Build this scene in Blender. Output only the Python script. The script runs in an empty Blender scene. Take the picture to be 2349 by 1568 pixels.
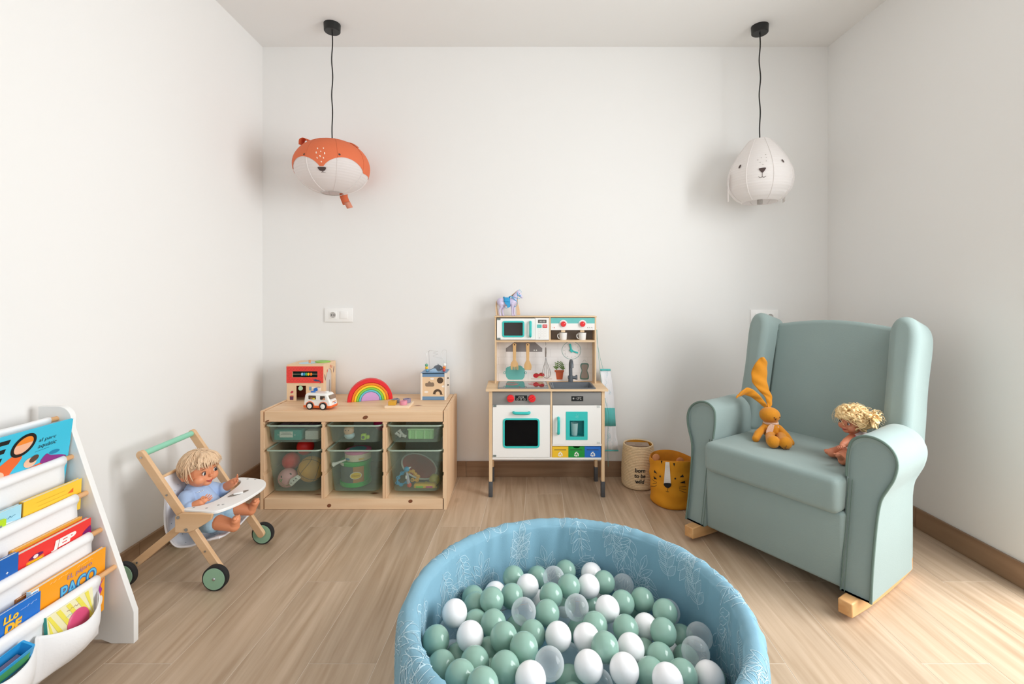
import bpy, bmesh, math, random
from mathutils import Vector, Matrix, Euler, noise
random.seed(7)
R = math.radians; PI = math.pi
SC = bpy.context.scene
COL = SC.collection

# ------------------------------------------------------------------ camera, world, lights, exposure
F, CX, CY, EYE = 1080.0, 1180.0, 682.0, 1.08     # focal length and principal point in pixels of the 2349 x 1568 frame, eye height
cam_d = bpy.data.cameras.new('camera'); cam = bpy.data.objects.new('camera', cam_d); COL.objects.link(cam)
cam_d.sensor_width = 36.0; cam_d.lens = F / 2349 * 36
cam_d.shift_x = -(CX - 1174.5) / 2349; cam_d.shift_y = -(784 - CY) / 2349
cam_d.clip_start = 0.02
cam.location = (0, 0, EYE); cam.rotation_euler = (R(90), 0, 0)
SC.camera = cam
SC.view_settings.view_transform = 'Standard'; SC.view_settings.look = 'None'
SC.view_settings.gamma = 1.0; SC.view_settings.use_curve_mapping = False
SC.view_settings.exposure = 0.02
SC.cycles.use_denoising = True
SC.cycles.max_bounces = 10; SC.cycles.diffuse_bounces = 6; SC.cycles.transparent_max_bounces = 24
SC.cycles.sample_clamp_indirect = 6.0
SC.cycles.caustics_reflective = False; SC.cycles.caustics_refractive = False

wd = bpy.data.worlds.new('sky'); SC.world = wd; wd.use_nodes = True
bg = wd.node_tree.nodes['Background']; bg.inputs[0].default_value = (0.80, 0.90, 1.0, 1); bg.inputs[1].default_value = 1.0

def area(name, loc, rot, sx, sy, power, col):
    l = bpy.data.lights.new(name, 'AREA'); l.shape = 'RECTANGLE'; l.size = sx; l.size_y = sy
    l.energy = power; l.color = col
    o = bpy.data.objects.new(name, l); COL.objects.link(o); o.location = loc; o.rotation_euler = rot
    return o
# daylight through the glazed door in the side wall plus ambient fill added behind the camera
area('daylight_side', (2.32, 0.88, 1.36), (0, R(70), 0), 1.9, 1.50, 116, (0.972, 0.985, 0.99))
area('rear_fill', (0.1, -1.52, 1.35), (R(90), 0, 0), 2.5, 2.0, 11, (0.97, 0.99, 1.0))  # weak ambient fill, added outside an unseen rear window

# ------------------------------------------------------------------ helpers
def lin(h):
    h = h.lstrip('#'); c = [int(h[i:i + 2], 16) / 255 for i in (0, 2, 4)]
    return tuple(x / 12.92 if x <= .04045 else ((x + .055) / 1.055) ** 2.4 for x in c)
MATS = {}
def mat(key, col, rough=.5, metal=0., bump=None, sheen=0., coat=0., spec=.5, var=None, sss=0.):
    """plain procedural material: colour, gloss, optional fine noise bump (scale, strength) and colour variation (scale, amount)"""
    if key in MATS: return MATS[key]
    m = bpy.data.materials.new(key); m.use_nodes = True; MATS[key] = m
    nt = m.node_tree; b = nt.nodes['Principled BSDF']; c = lin(col)
    b.inputs['Base Color'].default_value = (*c, 1); b.inputs['Roughness'].default_value = rough
    b.inputs['Metallic'].default_value = metal; b.inputs['Specular IOR Level'].default_value = spec
    b.inputs['Sheen Weight'].default_value = sheen; b.inputs['Coat Weight'].default_value = coat
    if sss:
        b.inputs['Subsurface Weight'].default_value = sss; b.inputs['Subsurface Radius'].default_value = (.006, .003, .002)
    if bump or var:
        tc = nt.nodes.new('ShaderNodeTexCoord')
    if bump:
        n = nt.nodes.new('ShaderNodeTexNoise'); n.inputs['Scale'].default_value = bump[0]; n.inputs['Detail'].default_value = 3
        bp = nt.nodes.new('ShaderNodeBump'); bp.inputs['Strength'].default_value = bump[1]; bp.inputs['Distance'].default_value = .003
        nt.links.new(tc.outputs['Object'], n.inputs['Vector']); nt.links.new(n.outputs['Fac'], bp.inputs['Height'])
        nt.links.new(bp.outputs['Normal'], b.inputs['Normal'])
    if var:
        n = nt.nodes.new('ShaderNodeTexNoise'); n.inputs['Scale'].default_value = var[0]; n.inputs['Detail'].default_value = 4
        mx = nt.nodes.new('ShaderNodeMix'); mx.data_type = 'RGBA'
        k = var[1]
        mx.inputs['A'].default_value = (*[x * (1 - k) for x in c], 1); mx.inputs['B'].default_value = (*[min(1, x * (1 + k)) for x in c], 1)
        nt.links.new(tc.outputs['Object'], n.inputs['Vector']); nt.links.new(n.outputs['Fac'], mx.inputs['Factor'])
        nt.links.new(mx.outputs['Result'], b.inputs['Base Color'])
    return m

def wood(key, c1, c2, axis='x', scale=1., rough=.5, knots=0., kcol='#8A5030', kamt=1., rand=0., bump=.15, cloud=.0):
    """straight-grained wood: noise stretched along an axis, optional knots and per-board random shift"""
    if key in MATS: return MATS[key]
    m = bpy.data.materials.new(key); m.use_nodes = True; MATS[key] = m
    nt = m.node_tree; N = nt.nodes.new; L = nt.links.new; b = nt.nodes['Principled BSDF']
    b.inputs['Roughness'].default_value = rough; b.inputs['Specular IOR Level'].default_value = .4
    tc = N('ShaderNodeTexCoord'); src = tc.outputs['Object']
    if rand:
        oi = N('ShaderNodeObjectInfo'); ad = N('ShaderNodeVectorMath'); ad.operation = 'ADD'
        ml = N('ShaderNodeMath'); ml.operation = 'MULTIPLY'; ml.inputs[1].default_value = 37.0
        L(oi.outputs['Random'], ml.inputs[0]); L(src, ad.inputs[0]); L(ml.outputs[0], ad.inputs[1]); src = ad.outputs[0]
    mp = N('ShaderNodeMapping'); s = {'x': (1.5, 26, 26), 'y': (26, 1.5, 26), 'z': (26, 26, 1.5)}[axis]
    mp.inputs['Scale'].default_value = [v * scale for v in s]; L(src, mp.inputs['Vector'])
    n1 = N('ShaderNodeTexNoise'); n1.inputs['Scale'].default_value = 1.; n1.inputs['Detail'].default_value = 6; n1.inputs['Distortion'].default_value = .6
    L(mp.outputs[0], n1.inputs['Vector'])
    rp = N('ShaderNodeValToRGB'); rp.color_ramp.elements[0].position = .30; rp.color_ramp.elements[1].position = .72
    rp.color_ramp.elements[0].color = (*lin(c2), 1); rp.color_ramp.elements[1].color = (*lin(c1), 1)
    L(n1.outputs['Fac'], rp.inputs['Fac']); out = rp.outputs['Color']
    if cloud:
        n2 = N('ShaderNodeTexNoise'); n2.inputs['Scale'].default_value = 3.2; n2.inputs['Detail'].default_value = 2
        mp2 = N('ShaderNodeMapping'); mp2.inputs['Scale'].default_value = {'x': (.5, 2, 2), 'y': (2, .5, 2), 'z': (2, 2, .5)}[axis]
        L(src, mp2.inputs['Vector']); L(mp2.outputs[0], n2.inputs['Vector'])
        mr = N('ShaderNodeMapRange'); mr.inputs['From Min'].default_value = .3; mr.inputs['From Max'].default_value = .7
        mr.inputs['To Min'].default_value = 1 - cloud; mr.inputs['To Max'].default_value = 1 + cloud * .6
        L(n2.outputs['Fac'], mr.inputs['Value'])
        vm = N('ShaderNodeVectorMath'); vm.operation = 'SCALE'; L(out, vm.inputs[0]); L(mr.outputs[0], vm.inputs['Scale']); out = vm.outputs[0]
    if rand:
        mr = N('ShaderNodeMapRange'); mr.inputs['To Min'].default_value = 1 - rand; mr.inputs['To Max'].default_value = 1 + rand * .6
        L(oi.outputs['Random'], mr.inputs['Value'])
        vm = N('ShaderNodeVectorMath'); vm.operation = 'SCALE'; L(out, vm.inputs[0]); L(mr.outputs[0], vm.inputs['Scale']); out = vm.outputs[0]
    if knots:
        vo = N('ShaderNodeTexVoronoi'); vo.inputs['Scale'].default_value = knots
        mp3 = N('ShaderNodeMapping'); mp3.inputs['Scale'].default_value = {'x': (.45, 1, 1), 'y': (1, .45, 1), 'z': (1, 1, .45)}[axis]
        L(src, mp3.inputs['Vector']); L(mp3.outputs[0], vo.inputs['Vector'])
        kr = N('ShaderNodeValToRGB'); kr.color_ramp.elements[0].position = .03; kr.color_ramp.elements[1].position = .085
        kr.color_ramp.elements[0].color = (kamt, kamt, kamt, 1); kr.color_ramp.elements[1].color = (0, 0, 0, 1)
        L(vo.outputs['Distance'], kr.inputs['Fac'])
        mx = N('ShaderNodeMix'); mx.data_type = 'RGBA'; mx.inputs['B'].default_value = (*lin(kcol), 1)
        L(kr.outputs['Color'], mx.inputs['Factor']); L(out, mx.inputs['A']); out = mx.outputs['Result']
    L(out, b.inputs['Base Color'])
    bp = N('ShaderNodeBump'); bp.inputs['Strength'].default_value = bump; bp.inputs['Distance'].default_value = .002
    L(n1.outputs['Fac'], bp.inputs['Height']); L(bp.outputs['Normal'], b.inputs['Normal'])
    return m

def thin_mat(key, col, see, rough=.3, gloss=.5, tint='#FFFFFF', edge=0., speckle=0.):
    """thin see-through sheet or shell: part transparent, part coloured surface; edge adds body at grazing angles"""
    if key in MATS: return MATS[key]
    m = bpy.data.materials.new(key); m.use_nodes = True; MATS[key] = m
    nt = m.node_tree; N = nt.nodes.new; L = nt.links.new; b = nt.nodes['Principled BSDF']
    b.inputs['Base Color'].default_value = (*lin(col), 1); b.inputs['Roughness'].default_value = rough; b.inputs['Specular IOR Level'].default_value = gloss
    t = N('ShaderNodeBsdfTransparent'); t.inputs[0].default_value = (*lin(tint), 1)
    mx = N('ShaderNodeMixShader'); mx.inputs[0].default_value = 1 - see
    fac = None
    if edge:
        lw = N('ShaderNodeLayerWeight'); lw.inputs[0].default_value = .35
        mr = N('ShaderNodeMapRange'); mr.inputs['To Min'].default_value = 1 - see; mr.inputs['To Max'].default_value = min(1, 1 - see + edge)
        L(lw.outputs['Facing'], mr.inputs['Value']); fac = mr.outputs[0]
    if speckle:
        tc = N('ShaderNodeTexCoord'); ch = N('ShaderNodeTexVoronoi'); ch.inputs['Scale'].default_value = 420
        L(tc.outputs['Object'], ch.inputs['Vector'])
        mr = N('ShaderNodeMapRange'); mr.inputs['From Min'].default_value = .1; mr.inputs['From Max'].default_value = .6
        mr.inputs['To Min'].default_value = 1 - see - speckle; mr.inputs['To Max'].default_value = 1 - see + speckle
        L(ch.outputs['Distance'], mr.inputs['Value']); fac = mr.outputs[0]
    if fac: L(fac, mx.inputs[0])
    L(t.outputs[0], mx.inputs[1]); L(b.outputs[0], mx.inputs[2])
    L(mx.outputs[0], nt.nodes['Material Output'].inputs['Surface'])
    return m

def paper_mat(key, col, through=.35):
    if key in MATS: return MATS[key]
    m = bpy.data.materials.new(key); m.use_nodes = True; MATS[key] = m
    nt = m.node_tree; b = nt.nodes['Principled BSDF']; c = lin(col)
    b.inputs['Base Color'].default_value = (*c, 1); b.inputs['Roughness'].default_value = .75
    t = nt.nodes.new('ShaderNodeBsdfTranslucent'); t.inputs[0].default_value = (*c, 1)
    mx = nt.nodes.new('ShaderNodeMixShader'); mx.inputs[0].default_value = through
    nt.links.new(b.outputs[0], mx.inputs[1]); nt.links.new(t.outputs[0], mx.inputs[2])
    nt.links.new(mx.outputs[0], nt.nodes['Material Output'].inputs['Surface'])
    return m

def at(px, py, Y):
    """the point of the room at depth Y that the lens shows at that pixel of the frame"""
    return Vector(((px - CX) * Y / F, Y, EYE - (py - CY) * Y / F))
def onfloor(px, py, z=0.):
    Y = (EYE - z) * F / (py - CY); return at(px, py, Y)

WM = {}        # world matrices of what has been built
def reg(o, parent, loc=None, rot=None):
    M = Matrix.Translation(Vector(loc or (0, 0, 0))) @ (Euler(rot or (0, 0, 0)).to_matrix().to_4x4())
    if parent is not None:
        o.parent = parent; WM[o.name] = WM[parent.name] @ M
    else: WM[o.name] = M
    o.location = Vector(loc or (0, 0, 0)); o.rotation_euler = rot or (0, 0, 0)
    COL.objects.link(o); return o
def tag(o, label=None, cat=None, group=None, kind=None):
    if label: o['label'] = label
    if cat: o['category'] = cat
    if group: o['group'] = group
    if kind: o['kind'] = kind
    return o
def thing(name, label, cat, loc=(0, 0, 0), rz=0., group=None, rot=None):
    o = bpy.data.objects.new(name, None); o.empty_display_size = .05
    reg(o, None, loc, rot or (0, 0, rz)); return tag(o, label, cat, group)

def perp(d):
    d = d.normalized(); a = Vector((0, 0, 1)) if abs(d.z) < .9 else Vector((1, 0, 0))
    u = d.cross(a).normalized(); return u, d.cross(u).normalized()

class MB:
    def __init__(s): s.v = []; s.f = []; s.mi = []; s.cur = 0
    def add(s, vs, fs, M=None):
        b = len(s.v); s.v += [(M @ Vector(p)) if M else Vector(p) for p in vs]
        s.f += [tuple(b + i for i in f) for f in fs]; s.mi += [s.cur] * len(fs); return s
    def box(s, x0, x1, y0, y1, z0, z1, M=None):
        vs = [(x, y, z) for z in (z0, z1) for y in (y0, y1) for x in (x0, x1)]
        return s.add(vs, [(0, 2, 3, 1), (4, 5, 7, 6), (0, 1, 5, 4), (2, 6, 7, 3), (0, 4, 6, 2), (1, 3, 7, 5)], M)
    def rbox(s, x0, x1, y0, y1, z0, z1, r=.003, seg=2, M=None):
        bm = bmesh.new(); bmesh.ops.create_cube(bm, size=1)
        for v in bm.verts: v.co = Vector(((x0 + x1) / 2 + v.co.x * (x1 - x0), (y0 + y1) / 2 + v.co.y * (y1 - y0), (z0 + z1) / 2 + v.co.z * (z1 - z0)))
        r = min(r, .49 * min(abs(x1 - x0), abs(y1 - y0), abs(z1 - z0)))
        bmesh.ops.bevel(bm, geom=list(bm.edges), offset=r, segments=seg, affect='EDGES', profile=.5)
        bm.verts.index_update(); s.add([v.co.copy() for v in bm.verts], [tuple(v.index for v in f.verts) for f in bm.faces], M); bm.free(); return s
    def lathe(s, prof, n=24, M=None, closed=False):
        vs = []; fs = []
        for r, z in prof:
            for k in range(n): a = 2 * PI * k / n; vs.append((r * math.cos(a), r * math.sin(a), z))
        m = len(prof)
        for i in range(m if closed else m - 1):
            j = (i + 1) % m
            for k in range(n): l = (k + 1) % n; fs.append((i * n + k, i * n + l, j * n + l, j * n + k))
        if not closed:
            if prof[0][0] > 1e-5: fs.append(tuple(reversed(range(n))))
            if prof[-1][0] > 1e-5: fs.append(tuple(range((m - 1) * n, m * n)))
        return s.add(vs, fs, M)
    def cyl(s, p0, p1, r0, r1=None, n=18):
        p0 = Vector(p0); p1 = Vector(p1); d = p1 - p0; u, w = perp(d); r1 = r0 if r1 is None else r1
        vs = []
        for p, r in ((p0, r0), (p1, r1)):
            for k in range(n): a = 2 * PI * k / n; vs.append(p + u * (r * math.cos(a)) + w * (r * math.sin(a)))
        fs = [(k, n + k, n + (k + 1) % n, (k + 1) % n) for k in range(n)] + [tuple(range(n)), tuple(reversed(range(n, 2 * n)))]
        return s.add(vs, fs)
    def sph(s, c, r, seg=16, rings=10, M=None):
        rx, ry, rz = r if isinstance(r, (tuple, list)) else (r, r, r); c = Vector(c)
        vs = [c + Vector((0, 0, -rz))]
        for i in range(1, rings):
            t = -PI / 2 + PI * i / rings
            for k in range(seg): a = 2 * PI * k / seg; vs.append(c + Vector((rx * math.cos(t) * math.cos(a), ry * math.cos(t) * math.sin(a), rz * math.sin(t))))
        vs.append(c + Vector((0, 0, rz))); fs = []; top = len(vs) - 1
        for k in range(seg):
            l = (k + 1) % seg; fs.append((0, 1 + l, 1 + k)); fs.append((top, top - seg + k, top - seg + l))
            for i in range(rings - 2): fs.append((1 + i * seg + k, 1 + i * seg + l, 1 + (i + 1) * seg + l, 1 + (i + 1) * seg + k))
        return s.add(vs, fs, M)
    def tube(s, pts, r, n=8, closed=False, flat=1.):
        pts = [Vector(p) for p in pts]; m = len(pts); vs = []; fs = []; pu = None
        for i, p in enumerate(pts):
            if closed: d = pts[(i + 1) % m] - pts[i - 1]
            else: d = pts[min(i + 1, m - 1)] - pts[max(i - 1, 0)]
            if d.length < 1e-9: d = Vector((0, 0, 1))
            d.normalize()
            if pu is None: u, w = perp(d)
            else:
                u = pu - d * pu.dot(d)
                if u.length < 1e-6: u, w = perp(d)
                u.normalize(); w = d.cross(u)
            pu = u; rr = r[i] if isinstance(r, (list, tuple)) else r
            for k in range(n): a = 2 * PI * k / n; vs.append(p + u * (rr * math.cos(a)) + w * (rr * flat * math.sin(a)))
        for i in range(m if closed else m - 1):
            j = (i + 1) % m
            for k in range(n): l = (k + 1) % n; fs.append((i * n + k, i * n + l, j * n + l, j * n + k))
        if not closed: fs += [tuple(reversed(range(n))), tuple(range((m - 1) * n, m * n))]
        return s.add(vs, fs)
    def prism(s, poly, d0, d1, fn=None, M=None):
        """poly of (u, v) swept along w from d0 to d1; fn(u, v, w) gives the point (default: front plane x, z swept along y)"""
        fn = fn or (lambda u, v, w: (u, w, v)); n = len(poly)
        vs = [fn(u, v, d0) for u, v in poly] + [fn(u, v, d1) for u, v in poly]
        fs = [tuple(range(n)), tuple(reversed(range(n, 2 * n)))] + [(k, n + k, n + (k + 1) % n, (k + 1) % n) for k in range(n)]
        return s.add(vs, fs, M)
    def ring(s, outer, inner, d0, d1, fn=None, M=None):
        fn = fn or (lambda u, v, w: (u, w, v)); n = len(outer); vs = []
        for d in (d0, d1):
            vs += [fn(u, v, d) for u, v in outer] + [fn(u, v, d) for u, v in inner]
        fs = []
        for k in range(n):
            l = (k + 1) % n
            fs += [(k, l, n + l, n + k), (2 * n + l, 2 * n + k, 3 * n + k, 3 * n + l), (l, k, 2 * n + k, 2 * n + l), (n + k, n + l, 3 * n + l, 3 * n + k)]
        return s.add(vs, fs, M)
    def grid(s, rows, thick=0., M=None, closed=False):
        nr = len(rows); nc = len(rows[0]); vs = [Vector(p) for r in rows for p in r]; fs = []
        for i in range(nr - 1):
            for j in range(nc if closed else nc - 1):
                k = (j + 1) % nc; fs.append((i * nc + j, i * nc + k, (i + 1) * nc + k, (i + 1) * nc + j))
        return s.add(vs, fs, M)
    def disc(s, c, nrm, rx, ry=None, up=None, rot=0., n=20, off=.0004):
        c = Vector(c); nrm = Vector(nrm).normalized(); up = Vector(up or (0, 0, 1)); ry = rx if ry is None else ry
        u = up.cross(nrm)
        u = u.normalized() if u.length > 1e-4 else perp(nrm)[0]
        w = nrm.cross(u).normalized()
        u, w = u * math.cos(rot) + w * math.sin(rot), w * math.cos(rot) - u * math.sin(rot)
        vs = [c + nrm * off + u * (rx * math.cos(2 * PI * k / n)) + w * (ry * math.sin(2 * PI * k / n)) for k in range(n)]
        return s.add(vs, [tuple(range(n))])
    def poly3(s, pts): return s.add(pts, [tuple(range(len(pts)))])
    def build(s, name, m, parent=None, loc=None, smooth=35, world=True, mods=(), label=None, kind=None, fix=True):
        me = bpy.data.meshes.new(name); vs = s.v
        o = bpy.data.objects.new(name, me)
        if parent is not None:
            reg(o, parent)
            if world: I = WM[parent.name].inverted(); vs = [I @ p for p in vs]
        else:
            loc = Vector(loc or (0, 0, 0)); reg(o, None, loc); vs = [p - loc for p in vs]
        me.from_pydata([tuple(p) for p in vs], [], s.f)
        ms = m if isinstance(m, (list, tuple)) else [m]
        for x in ms: me.materials.append(x)
        if len(ms) > 1: me.polygons.foreach_set('material_index', s.mi)
        if fix:
            bm = bmesh.new(); bm.from_mesh(me); bmesh.ops.recalc_face_normals(bm, faces=bm.faces); bm.to_mesh(me); bm.free()
        if smooth:
            me.polygons.foreach_set('use_smooth', [True] * len(me.polygons))
            if smooth < 180: me.set_sharp_from_angle(angle=R(smooth))
        for md in mods: addmod(o, *md)
        if label: o['label'] = label
        if kind: o['kind'] = kind
        return o
def addmod(o, typ, **kw): pass
def addmod(o, typ, kw):
    md = o.modifiers.new(typ.lower(), typ)
    for k, v in kw.items(): setattr(md, k, v)
    return md
BEV = lambda w, s=2: ('BEVEL', dict(width=w, segments=s, limit_method='ANGLE', angle_limit=R(40)))
SUB = lambda l=2: ('SUBSURF', dict(levels=l, render_levels=l))
SOL = lambda t, off=-1.: ('SOLIDIFY', dict(thickness=t, offset=off))

def rpoly(x0, x1, z0, z1, r, n=5):
    out = []
    for cx, cz, a0 in ((x1 - r, z0 + r, -90), (x1 - r, z1 - r, 0), (x0 + r, z1 - r, 90), (x0 + r, z0 + r, 180)):
        for k in range(n + 1):
            a = R(a0 + 90 * k / n); out.append((cx + r * math.cos(a), cz + r * math.sin(a)))
    return out
def smoothpath(pts, n=6, closed=False):
    pts = [Vector(p) for p in pts]; m = len(pts); out = []
    rng = range(m if closed else m - 1)
    for i in rng:
        if closed: p0, p1, p2, p3 = pts[i - 1], pts[i], pts[(i + 1) % m], pts[(i + 2) % m]
        else: p0, p1, p2, p3 = pts[max(i - 1, 0)], pts[i], pts[i + 1], pts[min(i + 2, m - 1)]
        for k in range(n):
            t = k / n
            out.append(.5 * ((2 * p1) + (p2 - p0) * t + (2 * p0 - 5 * p1 + 4 * p2 - p3) * t * t + (3 * p1 - p0 - 3 * p2 + p3) * t ** 3))
    if not closed: out.append(pts[-1])
    return out
def smooth2(pts, n=5, closed=True):
    return [(p.x, p.y) for p in smoothpath([(a, b, 0) for a, b in pts], n, closed)]

def capsule(mb, p0, r0, p1, r1, n=20):
    p0 = Vector(p0); p1 = Vector(p1); mb.sph(p0, r0, n, 8); mb.sph(p1, r1, n, 8)
    if (p1 - p0).length > 1e-5: mb.cyl(p0, p1, r0 * .99, r1 * .99, n)
def bake(mb, voxel, smooth=4, mods=()):
    """fuse overlapping solids into one continuous surface"""
    me = bpy.data.meshes.new('fused'); me.from_pydata([tuple(p) for p in mb.v], [], mb.f)
    bm = bmesh.new(); bm.from_mesh(me); bmesh.ops.recalc_face_normals(bm, faces=bm.faces); bm.to_mesh(me); bm.free()
    o = bpy.data.objects.new('fused', me); COL.objects.link(o)
    md = o.modifiers.new('r', 'REMESH'); md.mode = 'VOXEL'; md.voxel_size = voxel
    if smooth: sm = o.modifiers.new('s', 'SMOOTH'); sm.iterations = smooth; sm.factor = .5
    dg = bpy.context.evaluated_depsgraph_get(); ev = o.evaluated_get(dg); me2 = bpy.data.meshes.new_from_object(ev)
    out = MB(); out.v = [v.co.copy() for v in me2.vertices]; out.f = [tuple(p.vertices) for p in me2.polygons]; out.mi = [0] * len(out.f)
    bpy.data.objects.remove(o); bpy.data.meshes.remove(me); bpy.data.meshes.remove(me2)
    return out
def lettering(txt, org, ux, uy, w, h, m, parent, off=.0006, shear=0., name='lettering', world=True, bold=0., label=None):
    """flat print of the words, fitted into the w by h rectangle at org spanned by ux, uy"""
    cu = bpy.data.curves.new('t', 'FONT'); cu.body = txt; cu.size = 1; cu.resolution_u = 3; cu.offset = bold; cu.space_line = .85; cu.align_x = 'CENTER'
    o = bpy.data.objects.new('t', cu); COL.objects.link(o)
    dg = bpy.context.evaluated_depsgraph_get(); me = bpy.data.meshes.new_from_object(o.evaluated_get(dg))
    bpy.data.objects.remove(o); bpy.data.curves.remove(cu)
    vs = [(v.co.x + shear * v.co.y, v.co.y) for v in me.vertices]; fs = [tuple(p.vertices) for p in me.polygons]; bpy.data.meshes.remove(me)
    x0 = min(a for a, b in vs); x1 = max(a for a, b in vs); y0 = min(b for a, b in vs); y1 = max(b for a, b in vs)
    ux = Vector(ux).normalized(); uy = Vector(uy).normalized(); nn = ux.cross(uy) * off; org = Vector(org)
    mb = MB(); mb.add([org + nn + ux * ((a - x0) / (x1 - x0) * w) + uy * ((b - y0) / (y1 - y0) * h) for a, b in vs], fs)
    return mb.build(name, m, parent, world=world, smooth=0, fix=False, label=label)

def copy_tree(o, parent=None, loc=None):
    c = o.copy(); COL.objects.link(c)
    if parent is not None: c.parent = parent
    if loc is not None: c.location = loc
    M = Matrix.Translation(c.location) @ c.rotation_euler.to_matrix().to_4x4()
    WM[c.name] = (WM[parent.name] @ M) if parent is not None else M
    for ch in [x for x in COL.objects if x.parent == o and x is not c]: copy_tree(ch, c)
    return c
# photograph crops used while measuring: x, y of a crop -> pixel of the frame
def C(n, x, y):
    a, b, k = {2: (260, 960, .26786), 3: (580, 780, .26151), 4: (1080, 640, .16580), 5: (1090, 840, .20408), 6: (1400, 980, .13390), 7: (1540, 680, .48458), 8: (640, 810, .08929)}[n]
    return a + x * k, b + y * k
# ------------------------------------------------------------------ the room
XL, XR, YB, YF, ZC = -1.524, 1.896, 2.848, -1.40, 2.595
plaster = mat('white_wall_paint', '#ECEBE9', .85, bump=(90, .03))
ceilpaint = mat('white_ceiling_paint', '#ECEBE9', .9)
whitepaint = mat('white_paint', '#F2F1EE', .45)
def struct(name, mb, m, parent=None, smooth=0, **k):
    o = mb.build(name, m, parent, smooth=smooth, **k)
    if parent is None: o['kind'] = 'structure'
    return o
struct('wall_back', MB().box(XL - .1, XR + .1, YB, YB + .1, -.1, ZC + .1), plaster)
struct('wall_left', MB().box(XL - .1, XL, YF, YB, -.1, ZC + .1), plaster)
OY0, OY1, OZ = .30, 1.66, 2.24      # glazed door opening in the right wall
w = MB().box(XR, XR + .1, OY1, YB, -.1, ZC + .1).box(XR, XR + .1, YF, OY0, -.1, ZC + .1).box(XR, XR + .1, OY0, OY1, OZ, ZC + .1)
struct('wall_right', w, plaster)
w = MB().box(XL - .1, -1.15, YF - .1, YF, -.1, ZC + .1).box(1.35, XR + .1, YF - .1, YF, -.1, ZC + .1).box(-1.15, 1.35, YF - .1, YF, 2.35, ZC + .1).box(-1.15, 1.35, YF - .1, YF, -.1, .35)
struct('wall_front', w, plaster)
struct('ceiling', MB().box(XL - .1, XR + .1, YF - .1, YB + .1, ZC, ZC + .1), ceilpaint)
# glazing
glass = thin_mat('window_glass', '#EAF4F2', .93, .05)
alu = mat('white_window_profile', '#E9E9E6', .4)
def win(name, o0, o1, z0, z1, fn, nleaf):
    root = bpy.data.objects.new(name, None); reg(root, None, fn(o0, .05, z0)); root['kind'] = 'structure'
    mb = MB(); w = (o1 - o0) / nleaf
    def bx(a, b, c, d, e, f): 
        p = fn(a, c, e); q = fn(b, d, f); mb.box(min(p[0], q[0]), max(p[0], q[0]), min(p[1], q[1]), max(p[1], q[1]), p[2], q[2])
    bx(o0, o1, .02, .08, z0, z0 + .05); bx(o0, o1, .02, .08, z1 - .05, z1)
    for k in range(nleaf + 1): x = o0 + w * k; bx(max(o0, x - .03), min(o1, x + .03), .02, .08, z0 + .05, z1 - .05)
    mb.build('window_frame', alu, root, smooth=0)
    for k in range(nleaf):
        mb = MB(); bx(o0 + w * k + .03, o0 + w * (k + 1) - .03, .047, .053, z0 + .05, z1 - .05); mb.build('pane', glass, root, smooth=0)
win('window_1', OY0, OY1, 0.0, OZ, lambda a, d, z: (XR + d, a, z), 2)
win('fill_window', -1.15, 1.35, .35, 2.35, lambda a, d, z: (a, YF - d, z), 2)  # unseen rear window, added to let in the ambient fill

# floor: wood-look boards, each its own piece, pale grout below
floorwood = wood('oak_floor', '#CCB59D', '#AF957A', 'y', 1.4, .36, knots=3.4, kcol='#8A6C4E', kamt=.55, rand=.07, bump=.08, cloud=.10)
grout = mat('pale_grout', '#DCD0C0', .8)
fl = struct('floor', MB().box(XL - .1, XR + .1, YF - .1, YB + .1, -.08, -.0006), grout)
SK, PW, X0 = .0556, .2013, -.4845
fn = lambda x, y: (x + SK * y, y)
for k in range(-7, 14):
    ph = {0: 1.02, 1: .59, 2: .19}[k % 3]
    for j in range(-3, 3):
        y0 = ph + 1.2 * j; y1 = y0 + 1.2; g = .0010
        x0 = X0 + PW * k
        cy0, cy1 = max(y0 + g, YF), min(y1 - g, YB)
        if cy1 - cy0 < .02: continue
        q = [fn(x0 + g, cy0), fn(x0 + PW - g, cy0), fn(x0 + PW - g, cy1), fn(x0 + g, cy1)]
        poly = q
        for lim, sgn in ((XL, 1), (XR, -1)):
            out = []
            for i in range(len(poly)):
                a, b = poly[i], poly[(i + 1) % len(poly)]
                ia, ib = (a[0] - lim) * sgn >= 0, (b[0] - lim) * sgn >= 0
                if ia: out.append(a)
                if ia != ib:
                    t = (lim - a[0]) / (b[0] - a[0]); out.append((lim, a[1] + t * (b[1] - a[1])))
            poly = out
        if len(poly) < 3: continue
        MB().prism(poly, -.006, 0., lambda u, v, w: (u, v, w)).build('plank', floorwood, fl, smooth=0)
# skirting boards of the same boards, in lengths
def skirting(name, a, b, nrm, cuts, h=.092, t=.012):
    a = Vector(a); b = Vector(b); d = (b - a).normalized(); nrm = Vector(nrm)
    root = bpy.data.objects.new(name, None); reg(root, None, a); root['kind'] = 'structure'
    L = (b - a).length; cs = [0] + [c for c in cuts if 0 < c < L] + [L]
    ax = 'x' if abs(d.x) > .5 else 'y'
    for s0, s1 in zip(cs, cs[1:]):
        p = a + d * (s0 + .0008); q = a + d * (s1 - .0008); mb = MB()
        mb.box(min(p.x, q.x, (p + nrm * t).x), max(p.x, q.x, (p + nrm * t).x), min(p.y, q.y, (p + nrm * t).y), max(p.y, q.y, (p + nrm * t).y), 0.0005, h)
        mb.build('skirting_board', wood('oak_skirting_' + ax, '#A98A6E', '#8E6F55', ax, 1.0, .45, rand=.08, cloud=.1, bump=.08), root, smooth=0)
skirting('baseboard_back', (XL + .0125, YB, 0), (XR - .0125, YB, 0), (0, -1, 0), (.1, 1.22, 2.42))
skirting('baseboard_left', (XL, YF, 0), (XL, YB, 0), (1, 0, 0), (.9, 2.1, 3.3))
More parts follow.
